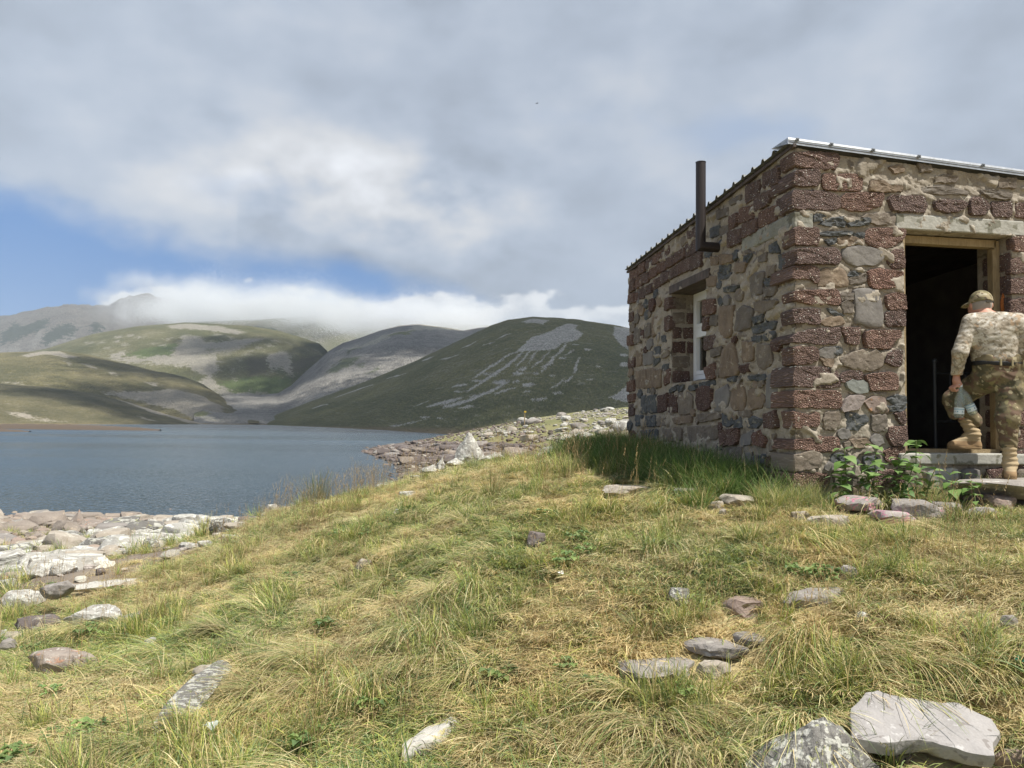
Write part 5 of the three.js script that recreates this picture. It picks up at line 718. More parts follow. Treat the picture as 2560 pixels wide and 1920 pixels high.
const ROCKS = [
  ["lichen",1.3,-3.36,0.5,0.2,0.34,0,0,"big grey boulder crusted with pale lichen beside the smooth flat slab"],
  ["grey",2.17,-4.99,0.117,0.048,0.117,0,0,"small rounded grey stone just behind the long pitted stone"],
  ["brown",1.42,-4.75,0.22,0.062,0.255,20,0,"flat brown stone half covered by straw, left of the pitted stone"],
  ["lichen",1.06,-4.88,0.138,0.058,0.138,-20,0,"small speckled stone beside a green grass tuft"],
  ["tan",1.1,-4.16,0.175,0.051,0.094,0,0,"flat tan stone buried under straw beside the sunken flagstone"],
  ["tan",1.17,-7.67,0.478,0.052,0.346,0,0,"long low pale stone in the grass by the shaded wall"],
  ["grey",1.6,-7.13,0.179,0.032,0.179,0,0,"small squared grey stone in the grass before the house"],
  ["tan",1.95,-6.64,0.269,0.05,0.264,8,0,"flat pale stone in short grass before the house corner"],
  ["tan",1.75,-6.57,0.123,0.041,0.043,0,0,"little pale stone next to the flat stone before the corner"],
  ["pinktop",2.87,-6.38,0.365,0.079,0.365,0,0,"rounded grey stone with a smear of pink paint, under the nettles"],
  ["pink",2.98,-6.04,0.302,0.058,0.302,0,0,"low stone painted mostly pink, in front of the nettles"],
  ["pinkside",3.2,-6.12,0.371,0.111,0.371,-6,0,"thick stone with pink paint down its front face"],
  ["grey",3.54,-6.24,0.215,0.04,0.215,0,0,"grey edging stone right of the pink painted stones"],
  ["grey",3.67,-6.03,0.224,0.041,0.079,0,0,"thin grey stone lying in front of the doorstep"],
  ["brown",4.03,-6.38,0.25,0.085,0.25,15,0,"reddish brown wedge of rock below the doorstep slab"],
  ["dark",4.03,-6.74,0.183,0.05,0.183,0,0,"dark brown rock tucked under the doorstep slab"],
  ["tan",2.45,-6.0,0.327,0.04,0.114,0,0,"long tan stone level with the trodden ground near the pink stones"],
  ["dark",1.69,-3.38,0.092,0.035,0.063,0,0,"dark purple stone at the foot of the lichen boulder"],
  ["white",1.98,-4.36,0.081,0.022,0.065,0,0,"small white stone in the dry grass"],
  ["brown",2.14,-3.33,0.181,0.044,0.063,0,0,"flat brown rock at the bottom corner of the grass"],
  ["tan",1.75,-6.36,0.063,0.025,0.063,0,0,"pebble sized pale stone near the trodden path"],
  ["grey",2.62,-4.08,0.091,0.032,0.032,0,0,"grey stone sunk in flattened grass below the doorstep"],
  ["tan",2.3,-6.13,0.137,0.041,0.048,0,0,"worn pale stone on the bare path before the pink stones"],
  ["dark",0.22,-6.33,0.151,0.082,0.151,0,0,"dark stone wrapped in dry grass on the open slope"],
  ["tan",-1.33,-7.1,0.153,0.082,0.153,0,0,"pale stone peeking out of tangled yellow grass"],
  ["white",-1.28,-9.22,0.211,0.038,0.074,0,0,"thin white stone on the grassy brow"],
  ["white",-1.38,-10.38,0.25,0.043,0.088,0,0,"flat white stone in the grass near the rush clump"],
  ["white",-2.85,-11.52,0.166,0.05,0.166,0,0,"white stone at the grass edge above the water"],
  ["white",-2.04,-12.64,0.272,0.054,0.272,0,0,"tilted white stone on the brow above the lake"],
  ["tan",-0.22,-8.08,0.097,0.034,0.034,0,0,"sliver of pale stone among the grass tufts"],
  ["white",-3.94,-12.52,0.18,0.072,0.18,0,0,"white stone at the lake side of the slope"],
  ["brownred",-3.4,-5.99,0.542,0.11,0.277,0,0,"broad reddish grey boulder sunk in the grass"],
  ["white",-4.05,-7.62,0.504,0.122,0.352,0,0,"white lichen covered boulder beside two tilted slabs"],
  ["grey",-4.8,-8.27,0.323,0.073,0.22,10,0.22,"upper of two tilted grey slabs next to the white boulder"],
  ["dark",-4.66,-7.69,0.386,0.105,0.291,20,0,"lower of two tilted grey slabs next to the white boulder"],
  ["white",-4.87,-7.51,0.098,0.052,0.098,0,0,"rounded white stone at the very edge of the view"],
  ["grey",-3.6,-7.43,0.17,0.073,0.17,0,0,"grey stone right of the white lichen boulder"],
  ["tan",-4.49,-9.3,0.38,0.053,0.167,30,0,"tail end of the pale rock ridge among brown stalks"],
  ["white",-5.17,-9.67,0.143,0.048,0.143,0,0,"small white rock behind the pale rock ridge"],
  ["white",-5.54,-8.85,0.47,0.162,0.47,0,0,"wide white rock in front of the boulder field"],
  ["white",-6.56,-10.17,0.249,0.109,0.249,0,0,"white rock behind tall grass near the boulder field"],
  ["brownred",-7.19,-11.24,0.293,0.121,0.293,0,0,"rusty brown rock among the white boulders"],
  ["dark",-5.54,-10.52,0.138,0.062,0.138,0,0,"small dark red rock in tall grass"],
  ["grey",-4.45,-6.93,0.169,0.075,0.169,0,0,"grey rock below the tilted slabs"],
  ["tan",-4.64,-7.28,0.155,0.051,0.107,0,0,"tan flake of rock below the tilted slabs"],
  ["lichen",-4.74,-12.77,0.396,0.22,0.297,0,0,"big speckled boulder on the brow by the water"],
  ["dark",-4.22,-12.65,0.431,0.092,0.431,0,0,"broad dark rock beside the speckled boulder on the brow"],
  ["white",-3.83,-12.46,0.184,0.15,0.138,0,0,"white rock at the grass edge beside the broad dark rock"],
  ["white",-4.43,-12.72,0.229,0.1,0.229,0,0,"white rock between the speckled boulder and the dark rock"],
  ["brownred",-15.07,-26.92,0.66,0.506,0.495,0,0,"pointed reddish rock standing on the shore"],
  ["brownred",-21.03,-33.27,0.652,0.228,0.652,0,0,"rounded reddish shore rock at the water edge"],
  ["tan",-15.61,-32.68,0.852,0.256,0.852,0,0,"pale brown block on the shore"],
  ["brownred",-18.62,-42.15,0.691,0.356,0.518,0,0,"small pointed red rock on the shore"],
  ["grey",-11.09,-21.55,0.906,0.251,0.906,0,0,"large grey slab rising from the shore stones"],
  ["white",-9.1,-21.52,0.317,0.127,0.317,0,0,"white block at the head of the boulder field"],
  ["lichen",-10.16,-22.38,0.727,0.196,0.727,0,0,"split lichen boulder with a dark hollow"],
  ["white",-9.26,-21.39,0.661,0.146,0.661,0,0,"overhanging white boulder beside the split boulder"],
  ["tan",-4.25,-12.04,0.392,0.07,0.364,0,0,"tan slab casting a dark gap in the boulder field"],
  ["white",-4.57,-11.08,0.289,0.054,0.24,0,0,"low white stone out in the grass"],
  ["white",-4.22,-10.72,0.193,0.042,0.185,0,0,"second low white stone out in the grass"],
  ["white",-3.85,-10.67,0.209,0.063,0.209,0,0,"white stone half hidden by brown grass"],
  ["white",-2.92,-6.36,0.094,0.031,0.08,0,0,"little white stone showing through green grass"],
  ["tan",-2.06,-5.4,0.23,0.05,0.085,0,0,"buried pale slab at the foot of the slope"],
  ["white",-0.7,-13.01,0.471,0.399,0.353,0,0,"white pyramid shaped rock on the brow before the lake"],
  ["lichen",0.78,-13.15,0.573,0.164,0.573,0,0,"jagged white and black outcrop left of the house"],
  ["white",0.56,-12.22,0.28,0.098,0.28,0,0,"pale rock at the foot of the jagged outcrop"],
  ["dark",0.94,-12.68,0.315,0.087,0.315,0,0,"dark topped rock behind the jagged outcrop"],
  ["white",1.24,-12.76,0.22,0.073,0.22,0,0,"white rock at the edge of the tall shaded grass"],
  ["white",-1.16,-12.79,0.184,0.136,0.138,0,0,"slim white rock tilting beside the pyramid rock"],
  ["white",-0.33,-12.96,0.419,0.081,0.419,0,0,"row of low white rock right of the pyramid rock"],
  ["white",-1.36,-12.87,0.319,0.059,0.319,0,0,"white rock on the brow under the pyramid rock"],
  ["white",-1.53,-12.85,0.27,0.053,0.27,0,0,"small white rock lowest on the brow"],
  ["white",-0.93,-12.74,0.292,0.058,0.292,0,0,"white rock at the base of the pyramid rock"],
  ["white",0.76,-12.45,0.238,0.071,0.238,0,0,"white rock in front of the jagged outcrop"],
  ["white",7.86,-54.01,1.34,0.681,1.34,0,0,"tall white rock against the house corner"],
  ["white",-1.11,-106.33,1.934,0.464,1.934,0,0,"lone large white boulder on the far meadow"],
  ["lichen",-1.95,-4.9,1.153,0.05,0.2,94,0,"long lichen spotted stone slanting through the grass"],
  ["whitey",-0.37,-3.93,0.427,0.05,0.13,56,0,"long narrow pale stone with yellow lichen at the picture foot"],
  ["grey",1.85,-4.68,0.446,0.05,0.16,25,0,"long dark grey stone with a pitted end lying in the dry grass"],
  ["grey",1.15,-4.32,0.32,0.035,0.17,-21,0,"worn grey slab with dark pits in the middle of the dry grass"],
  ["grey",0.81,-4.23,0.382,0.03,0.26,5,0,"sunken grey flagstone in front of the pitted worn slab"],
  ["grey",1.35,-4.38,0.169,0.02,0.16,-5,0,"thin flat stone touching the back of the worn grey slab"],
  ["whitey",-4.88,-9.45,0.927,0.06,0.25,35,0,"long low ridge of pale rock in tall grass"]];
const rockForm = { 'f': 'f', 'm': 'm', 'b': 'r', 'p': 'p' };
const lowest = (x, z, w, d) => Math.min(ground(x, z), ground(x - w * 0.3, z), ground(x + w * 0.3, z), ground(x, z - d * 0.3), ground(x, z + d * 0.3));
ROCKS.forEach(([kind, x, z, w, h, d, yaw, up, label], i) => {
  const long = /long |worn grey|sunken grey|thin flat/.test(label), pointed = /pyramid|pointed|slim/.test(label), peaked = /big grey boulder/.test(label), flat = d > 0 && h / Math.min(w, d) < 0.28, k = Math.hypot(x, z);
  if (pointed && k < 20) { h *= 1.1; }
  const W = w * 1.1, D = (long ? d : Math.max(d, w * 0.45)) * (flat ? 1.15 : 1), H = h * 1.1 + (k < 20 ? (flat ? 0.04 : 0.05) : 0.1);
  const m = mesh('rock', rockGeo(W, H, D, i + 1, pointed ? 'p' : peaked ? 'k' : flat || long ? 'f' : 'm', w * 769 / k > 40 ? 4 : 3, k > 18 ? 0.5 : kind === 'lichen' ? 3.2 : 1.8), rockMat[kind]);
  m.position.set(x, (flat ? ground(x, z) - 0.01 : lowest(x, z, w, d) - 0.02) + up + (/pyramid/.test(label) ? 0.1 : 0), z); m.rotation.y = yaw * rad; if (up) m.rotation.z = 0.25;
  tag(m, label, 'rock');
  if (k < 22) footprints.push([x, z, W * 0.46, D * 0.46, yaw * rad]);
  if (kind === 'pinkside') { m.material = rockMat.grey; const p = rockGeo(W * 0.62, H * 0.8, D * 0.3, 400, 'm', 3, 1.4); const q = mesh('painted_face', p, rockMat.pink, m); q.position.set(0.04, 0.0, D * 0.36); q.userData.label = 'pink painted front of the stone'; }
});
// the smooth flat slab in front: its own outline, tilted towards the lake
{
  const out = [[-0.40, -0.16], [-0.30, 0.05], [-0.16, 0.15], [-0.09, 0.17], [0.03, 0.11], [0.16, 0.09], [0.31, 0.06], [0.40, -0.05], [0.39, -0.13], [0.31, -0.19], [0.25, -0.28], [0.12, -0.25], [0.0, -0.19], [-0.13, -0.18], [-0.26, -0.19]];
  const n = out.length, N = 60, per = []; for (let i = 0; i < N; i++) { const s = i / N * n, a = Math.floor(s), t = s - a, q = out[a % n], w = out[(a + 1) % n]; per.push([mix(q[0], w[0], t) + 0.008 * noise(i * 0.6, 1.1), mix(q[1], w[1], t) + 0.008 * noise(i * 0.6, 7.1)]); }
  const rings = [[0.80, -0.10], [0.97, -0.075], [1.0, -0.03], [0.985, 0.0], [0.93, 0.008], [0.7, 0.012], [0.4, 0.012], [0.12, 0.01]], pos = [], idx = [];
  for (const [f, h] of rings) for (const [x, z] of per) { const X = x * f, Z = z * f; pos.push(X, h + 0.012 * noise(X * 8, Z * 8, 2) + 0.005 * noise(X * 25, Z * 25, 4) + (h < -0.02 ? 0.02 * noise(X * 14, h * 30, Z * 14) : 0), -Z); }
  for (let k = 0; k + 1 < rings.length; k++) for (let i = 0; i < N; i++) { const a = k * N + i, b = k * N + (i + 1) % N; idx.push(a, b, a + N, b, b + N, a + N); }
  const L = pos.length / 3; pos.push(0, 0.01, 0); for (let i = 0; i < N; i++) idx.push((rings.length - 1) * N + i, (rings.length - 1) * N + (i + 1) % N, L);
  const x = 1.80, z = -3.5, m = mesh('rock', toCreasedNormals(boxUV(geom(pos, idx), 1.3), 0.6), rockMat.slab); m.position.set(x, ground(x, z) + 0.105, z); m.scale.set(0.82, 0.8, 1.05); m.rotation.set(0.24, -0.03, 0.05);
  tag(m, 'smooth pale grey flat slab with a broken edge, largest stone in front', 'rock'); footprints.push([x, z, 0.36, 0.2, 0]);
}
// the doorstep flagstone, carried on rough stones
{
  const g = rockGeo(1.5, 0.15, 0.52, 301, 'f', 4, 1.2), m = mesh('flagstone', g, stoneMat([0.17, 0.15, 0.135], [0.30, 0.275, 0.25], [0.46, 0.45, 0.42], 0.2, null, 0.02)); m.position.set(4.42, EYE - 0.575, -6.52); m.rotation.y = 6 * rad; tag(m, 'broad grey flagstone forming the step below the doorway', 'stone step');
  footprints.push([4.42, -6.52, 0.7, 0.24, 0]);
  for (const [x, z, w, s] of [[4.0, -6.52, 0.34, 311], [4.45, -6.6, 0.36, 312], [4.9, -6.55, 0.36, 313]]) { const y = ground(x, z) - 0.03, q = mesh('rock', rockGeo(w, EYE - 0.545 - y, 0.3, s, 'm', 3), rockMat.dark); q.position.set(x, y, z); tag(q, ['dark stone under the near end of the doorstep flagstone', 'dark stone under the middle of the doorstep flagstone', 'dark stone under the far end of the doorstep flagstone'][s - 311], 'rock'); }
}
// fields of rocks: the boulder field, the shore, the point of land and the meadow beyond
const ZONES = {"white":[[-10.2,-15.52],[-11.25,-18.99],[-11.8,-23.07],[-13.18,-28.99],[-14.94,-39.19],[-15.44,-45.33],[-12.84,-38.47],[-9.01,-23.66],[-6.17,-13.6],[-6.34,-12.44],[-6.17,-11.22],[-6.61,-11.13],[-7.38,-11.26]],"shore":[[-24.55,-35.9],[-24.28,-39.77],[-22.94,-43.39],[-21.18,-47.4],[-18.07,-46.39],[-15.8,-40.58],[-13.85,-29.92],[-11.46,-22.41],[-11.0,-18.57],[-10.2,-15.52],[-9.93,-14.57]],"pendark":[[-23.08,-119.58],[-22.58,-139.06],[-16.41,-132.34],[-7.14,-107.84],[-0.76,-90.48],[2.15,-71.39],[1.21,-58.4],[-5.02,-76.33],[-8.73,-76.71],[-13.54,-90.04]],"penpale":[[-10.47,-122.43],[-6.2,-131.51],[-1.18,-135.48],[6.34,-129.26],[14.21,-132.99],[19.62,-128.15],[8.05,-52.5],[6.38,-59.62],[3.72,-75.44],[-0.83,-97.42]]};
const rockSpots = [];
function field(zone, name, count, kinds, size, squat, label, grp, seed, prefer) {
  const poly = ZONES[zone], r = rng(seed), xs = poly.map((q) => q[0]), zs = poly.map((q) => q[1]), variants = [];
  for (let i = 0; i < 9; i++) variants.push(rockGeo(1, 1, 1, seed * 20 + i, i % 3 ? 'm' : 'f', 2, 0.5));
  let made = 0, guard = 0;
  while (made < count && guard++ < 60000) {
    const x = mix(Math.min(...xs), Math.max(...xs), r()), z = mix(Math.min(...zs), Math.max(...zs), r()); if (!inside(poly, x, z)) continue;
    const D = Math.hypot(x, z); if (prefer && r() > prefer(x, z, D)) continue;
    const s = size(D, r()), w = s * (0.75 + 0.6 * r()), d = s * (0.6 + 0.5 * r()), h = s * squat * (0.6 + 0.8 * r());
    if (rockSpots.some((q) => Math.abs(q[0] - x) < (q[2] + w) * 0.36 && Math.abs(q[1] - z) < (q[2] + w) * 0.36)) continue;
    const y = lowest(x, z, w, d); if (y < LAKE - 0.25) continue;
    rockSpots.push([x, z, w]);
    const m = mesh(name, variants[Math.floor(r() * 9)], rockMat[kinds[Math.floor(r() * kinds.length)]]); m.position.set(x, y - 0.03 * s, z); m.scale.set(w, h, d); m.rotation.set((r() - 0.5) * 0.35, r() * 6.28, (r() - 0.5) * 0.35);
    tag(m, label, 'rock', grp); if (D < 24) footprints.push([x, z, w * 0.4, d * 0.4, 0]); made++;
  }
}
field('white', 'lichen_boulder', 190, ['white', 'white', 'white', 'lichen', 'tan'], (D, r) => (0.35 + 0.75 * r * r) * (0.6 + D / 34), 0.42, 'lichen whitened boulder of the jumbled field on the slope below', 'white boulders between grass and shore', 41, (x, z, D) => Math.min(1, 16 / D));
field('shore', 'shore_rock', 150, ['shore', 'shore', 'brownred', 'tan', 'grey'], (D, r) => (0.4 + 0.9 * r * r) * (0.7 + D / 60), 0.3, 'flat brown stone of the near lake shore', 'brown shore stones', 42, (x, z, D) => Math.min(1, 18 / D));
field('pendark', 'point_rock', 120, ['dark', 'dark', 'shore', 'grey'], (D, r) => 0.8 + 1.8 * r * r, 0.32, 'dark flat stone of the rocky point reaching into the lake', 'dark stones on the point', 43, (x, z, D) => Math.min(1, (70 / D) ** 2));
field('penpale', 'meadow_rock', 95, ['white', 'grey', 'white', 'tan'], (D, r) => 0.6 + 1.9 * r * r * r, 0.4, 'pale stone strewn over the meadow left of the house', 'pale stones on the far meadow', 44, (x, z, D) => Math.min(1, (50 / D) ** 2) * (0.25 + ss(-6, 12, x)));
// the smaller rubble among them, past counting
{
  const r = rng(91), g = rockGeo(1, 1, 1, 777, 'm', 1, 0.6), list = [], cols = [];
  for (const [zone, n, lo, hi, c] of [['white', 2600, 0.06, 0.28, [0.42, 0.39, 0.34]], ['shore', 5200, 0.08, 0.4, [0.24, 0.19, 0.155]], ['pendark', 4200, 0.2, 0.75, [0.13, 0.105, 0.09]], ['penpale', 1300, 0.15, 0.55, [0.28, 0.26, 0.215]]]) {
    const poly = ZONES[zone], xs = poly.map((q) => q[0]), zs = poly.map((q) => q[1]); let k = 0, guard = 0;
    while (k < n && guard++ < n * 30) { const x = mix(Math.min(...xs) - 3, Math.max(...xs) + 3, r()), z = mix(Math.min(...zs) - 3, Math.max(...zs) + 3, r()); const e = inside(poly, x, z) ? 1 : 0; if (!e && r() > 0.12) continue; if (zone === 'penpale' && fbm(x * 0.11, z * 0.07, 4, 3) < -0.05 + 0.1 * r()) { guard++; continue; } const D = Math.hypot(x, z), y = ground(x, z); if (y < LAKE - 0.3) continue; if (grassCover(x, z) > 0.4) continue; const s = lo + (hi - lo) * r() * r(); list.push(new THREE.Matrix4().compose(new THREE.Vector3(x, y - s * 0.06, z), new THREE.Quaternion().setFromEuler(new THREE.Euler((r() - 0.5) * 0.6, r() * 6.3, (r() - 0.5) * 0.6)), new THREE.Vector3(s * (0.8 + r() * 0.7), s * (0.3 + r() * 0.35), s))); const b = 0.7 + 0.6 * r(); cols.push(lin(c[0] * b, c[1] * b * (0.95 + 0.08 * r()), c[2] * b)); k++; }
  }
  const im = new THREE.InstancedMesh(g, new THREE.MeshStandardMaterial({ color: 0xffffff, roughness: 1, bumpMap: rockBump, bumpScale: 0.03 }), list.length); list.forEach((m, i) => { im.setMatrixAt(i, m); im.setColorAt(i, cols[i]); });
  im.name = 'rubble'; im.castShadow = im.receiveShadow = true; tag(im, 'small broken stones strewn along shore and meadow', 'rubble', null, 'stuff'); scene.add(im);
}

// ---------------------------------------------------------------- grass
M.grass = new THREE.MeshPhysicalMaterial({ color: 0xffffff, vertexColors: true, roughness: 0.75, transmission: 0.4, thickness: 0, specularIntensity: 0.35 });
// one blade into the arrays: root, heading, length, starting slope, droop, width, colours at foot and tip
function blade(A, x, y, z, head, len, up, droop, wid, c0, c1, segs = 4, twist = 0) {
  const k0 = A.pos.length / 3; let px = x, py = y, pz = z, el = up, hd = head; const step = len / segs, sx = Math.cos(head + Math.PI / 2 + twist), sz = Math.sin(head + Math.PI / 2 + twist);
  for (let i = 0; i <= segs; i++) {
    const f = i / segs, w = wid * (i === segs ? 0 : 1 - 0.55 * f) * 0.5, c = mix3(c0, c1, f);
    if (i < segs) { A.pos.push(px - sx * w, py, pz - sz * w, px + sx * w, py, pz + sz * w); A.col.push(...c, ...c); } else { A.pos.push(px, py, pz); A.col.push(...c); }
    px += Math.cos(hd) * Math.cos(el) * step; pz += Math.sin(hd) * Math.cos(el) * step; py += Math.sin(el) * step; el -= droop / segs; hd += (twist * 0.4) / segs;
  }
  for (let i = 0; i < segs; i++) { const a = k0 + 2 * i; if (i < segs - 1) A.idx.push(a, a + 1, a + 2, a + 1, a + 3, a + 2); else A.idx.push(a, a + 1, a + 2); }
}
const STRAW = [[0.54, 0.43, 0.20], [0.66, 0.56, 0.30], [0.58, 0.45, 0.24], [0.72, 0.64, 0.38]], GREEN = [[0.23, 0.30, 0.07], [0.35, 0.39, 0.10], [0.12, 0.19, 0.065], [0.46, 0.465, 0.13], [0.20, 0.28, 0.13]];
const SHADED_GREEN = [[0.12, 0.20, 0.05], [0.09, 0.16, 0.045], [0.16, 0.235, 0.06]];  // greener than the slope grass, with the wall shade also put into the colour
const pickC = (r, list) => { const a = list[Math.floor(r() * list.length)], b = list[Math.floor(r() * list.length)]; return mix3(a, b, r()); };
const dim = (c, k) => [c[0] * k, c[1] * k, c[2] * k];
// tangled clump: blades of one lean, combed along +x
function clump(seed, n, o) {
  const r = rng(seed), A = { pos: [], idx: [], col: [] };
  for (let i = 0; i < n; i++) {
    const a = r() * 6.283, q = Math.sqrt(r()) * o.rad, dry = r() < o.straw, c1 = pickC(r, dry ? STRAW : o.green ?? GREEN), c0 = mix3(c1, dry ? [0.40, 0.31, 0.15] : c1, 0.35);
    const head = (r() + r() + r() - 1.5) * o.spread + (r() < o.wild ? r() * 6.28 : 0), len = o.len * (0.45 + 0.8 * r());
    blade(A, Math.cos(a) * q, -0.01, Math.sin(a) * q, head, len, o.up * (0.6 + 0.7 * r()), o.droop * (0.5 + r()), o.wid * (0.45 + 0.95 * r() * r() + 0.3 * r()), c0, c1, o.segs ?? 4, (r() - 0.5) * 1.6);
  }
  return geom(A.pos, A.idx, null, A.col);
}
const nettleSpots = [[2.88, -6.62, 0.42, 0.05, 'nettle on the wall side nearest the house corner'], [3.13, -6.66, 0.44, 0.04, 'tall nettle in the middle of the wall foot'], [3.52, -6.70, 0.52, 0.05, 'tallest nettle, just beside the doorway'], [3.33, -6.5, 0.34, 0.07, 'bushy nettle behind the pink painted stones'], [3.42, -6.36, 0.3, 0.07, 'nettle directly behind the thick pink fronted stone'], [3.2, -6.3, 0.24, 0.08, 'low nettle leaning over the pink painted stones'], [2.78, -6.5, 0.24, 0.08, 'small pale nettle at the house corner side'], [3.72, -6.18, 0.2, 0.08, 'bright low nettle in front of the doorstep flagstone'], [3.6, -6.28, 0.18, 0.06, 'young nettle between pink stone and doorstep'], [3.95, -6.76, 0.22, 0.06, 'dark nettle in the shade under the door sill'], [3.02, -6.55, 0.3, 0.06, 'nettle behind the pink smeared stone'], [3.3, -6.62, 0.36, 0.05, 'nettle standing against the sunlit wall']];
for (const [x, z] of nettleSpots) footprints.push([x, z, 0.09, 0.09, 0]);
const blocked = (x, z, m = 0) => { for (const [a, b, w, d, t] of footprints) { const dx = x - a, dz = z - b; if (Math.abs(dx) > w + d + m || Math.abs(dz) > w + d + m) continue; const c = Math.cos(t), s = Math.sin(t), u = dx * c - dz * s, v = dx * s + dz * c; if ((u / (w + m)) ** 2 + (v / (d + m)) ** 2 < 1) return true; } return false; };
const dryness = (x, z) => clamp(0.47 + 1.5 * fbm(x * 0.55, z * 0.55, 14.2, 3) + 0.16 * ss(-1, 2.5, x) * ss(6.5, 4, -z) + 0.08 * noise(x * 2, z * 2, 3) + 0.38 * Math.exp(-(((x - 1.15) / 0.9) ** 2) - (((z + 4.25) / 0.55) ** 2)) + 0.3 * Math.exp(-(((x - 2.6) / 0.8) ** 2) - (((z + 4.3) / 0.6) ** 2)) + 0.25 * Math.exp(-(((x + 0.6) / 0.7) ** 2) - (((z + 6.2) / 0.6) ** 2)));
const swirl = (x, z) => 2.1 + 2.6 * fbm(x * 0.42, z * 0.42, 31, 2) + 1.2 * noise(x * 1.3, z * 1.3, 7);   // heading of the matted grass
const meadow = new THREE.Group(); meadow.name = 'grass'; tag(meadow, 'long tangled yellow green grass covering the slope', 'grass', null, 'stuff'); scene.add(meadow);
function sow(name, geos, count, pick, scale, tilt, seed, heading = swirl, pool, clear = 0.05) {
  const r = rng(seed), lists = geos.map(() => [[], []]); let made = 0, guard = 0; const q = new THREE.Quaternion(), e = new THREE.Euler();
  while (made < count && guard++ < count * 30) {
    const [x, z] = pool(r); if (inHouse(x, z, 0.03) || blocked(x, z, clear)) continue; const p = pick(x, z, r); if (r() > p) continue;
    const k = Math.floor(r() * geos.length), s = scale(x, z, r), h = ground(x, z);
    q.setFromEuler(e.set((r() - 0.5) * tilt, -heading(x, z) + (r() - 0.5) * 2.2, (r() - 0.5) * tilt, 'YXZ'));
    lists[k][0].push(new THREE.Matrix4().compose(new THREE.Vector3(x, h, z), q.clone(), new THREE.Vector3(s, s * (0.85 + 0.4 * r()), s)));
    const b = 0.72 + 0.56 * r(), y = 0.5 * noise(x * 0.8, z * 0.8, 21); lists[k][1].push(lin(b * (1 + 0.12 * y), b, b * (1 - 0.2 * y))); made++;
  }
  geos.forEach((g, k) => { if (!lists[k][0].length) return; const im = new THREE.InstancedMesh(g, M.grass, lists[k][0].length); lists[k][0].forEach((m, i) => { im.setMatrixAt(i, m); im.setColorAt(i, lists[k][1][i]); }); im.name = k ? name + '_' + String(k).padStart(3, '0') : name; im.castShadow = im.receiveShadow = true; meadow.add(im); });
}
const wedge = (d0, d1, pw, a0 = -36, a1 = 36) => (r) => { const t = r(), n = 2 - pw, d = n === 0 ? d0 * Math.pow(d1 / d0, t) : Math.pow(mix(Math.pow(d0, n), Math.pow(d1, n), t), 1 / n), a = mix(a0, a1, r()) * rad; return [Math.tan(a) * d, -d]; };
const clumps = (n, o, seed) => Array.from({ length: n }, (_, i) => clump(seed + i, o.n, o));
const nearHouse = (x, z) => { const dx = x - 2.495, dz = z + 6.75, c = Math.cos(9.5 * rad), s = Math.sin(9.5 * rad), u = dx * c - dz * s, t = -(dx * s + dz * c); return [u, t]; };
const trodden = (x, z) => ss(0.55, 0.0, Math.hypot((x - 2.7) / 1.5, (z + 5.75) / 0.32) - 0.6) ;
const matD = clumps(5, { n: 85, rad: 0.15, len: 0.17, up: 0.3, droop: 0.8, spread: 1.5, wild: 0.4, wid: 0.0056, straw: 0.86 }, 100);
const matM = clumps(5, { n: 85, rad: 0.15, len: 0.155, up: 0.4, droop: 0.95, spread: 1.5, wild: 0.4, wid: 0.0058, straw: 0.45 }, 120);
const matG = clumps(5, { n: 80, rad: 0.13, len: 0.13, up: 0.6, droop: 1.1, spread: 1.6, wild: 0.5, wid: 0.0065, straw: 0.14 }, 140);
const all = wedge(2.7, 17, 1.0);
const cov = (x, z) => grassCover(x, z) * (1 - 0.75 * trodden(x, z));
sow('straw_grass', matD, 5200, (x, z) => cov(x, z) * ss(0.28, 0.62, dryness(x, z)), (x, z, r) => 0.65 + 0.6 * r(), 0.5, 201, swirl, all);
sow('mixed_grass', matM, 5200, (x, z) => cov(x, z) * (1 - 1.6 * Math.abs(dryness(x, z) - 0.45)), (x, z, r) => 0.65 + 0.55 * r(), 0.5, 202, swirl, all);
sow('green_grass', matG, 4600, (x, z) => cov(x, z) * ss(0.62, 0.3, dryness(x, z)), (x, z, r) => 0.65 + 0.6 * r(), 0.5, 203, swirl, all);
// long flopped tufts that lie in waves
const flop = clumps(5, { n: 110, rad: 0.08, len: 0.44, up: 0.55, droop: 1.35, spread: 0.75, wild: 0.05, wid: 0.0056, straw: 0.5, segs: 6 }, 160);
sow('flopped_grass', flop, 330, (x, z) => cov(x, z) * ss(-0.1, 0.25, noise(x * 0.9, z * 0.9, 55)), (x, z, r) => 0.6 + 0.55 * r(), 0.3, 204, swirl, wedge(2.7, 15, 1.2));
// upright green tufts
const upG = clumps(4, { n: 60, rad: 0.06, len: 0.2, up: 1.25, droop: 0.9, spread: 3.1, wild: 1, wid: 0.005, straw: 0.2 }, 180);
sow('tufted_grass', upG, 1100, (x, z) => cov(x, z) * ss(0.0, 0.3, noise(x * 1.4, z * 1.4, 77)), (x, z, r) => 0.6 + 0.7 * r(), 0.2, 205, swirl, wedge(2.7, 15, 1.1));
// low lawn on the trodden ground before the house
const lawn = clumps(3, { n: 70, rad: 0.11, len: 0.09, up: 0.9, droop: 1.0, spread: 3.1, wild: 1, wid: 0.004, straw: 0.5 }, 190);
sow('trodden_grass', lawn, 1500, (x, z) => 0.25 + 0.75 * trodden(x, z), (x, z, r) => 0.7 + 0.5 * r(), 0.3, 206, swirl, (r) => [mix(0.2, 5, r()), -mix(4.6, 7, r())]);
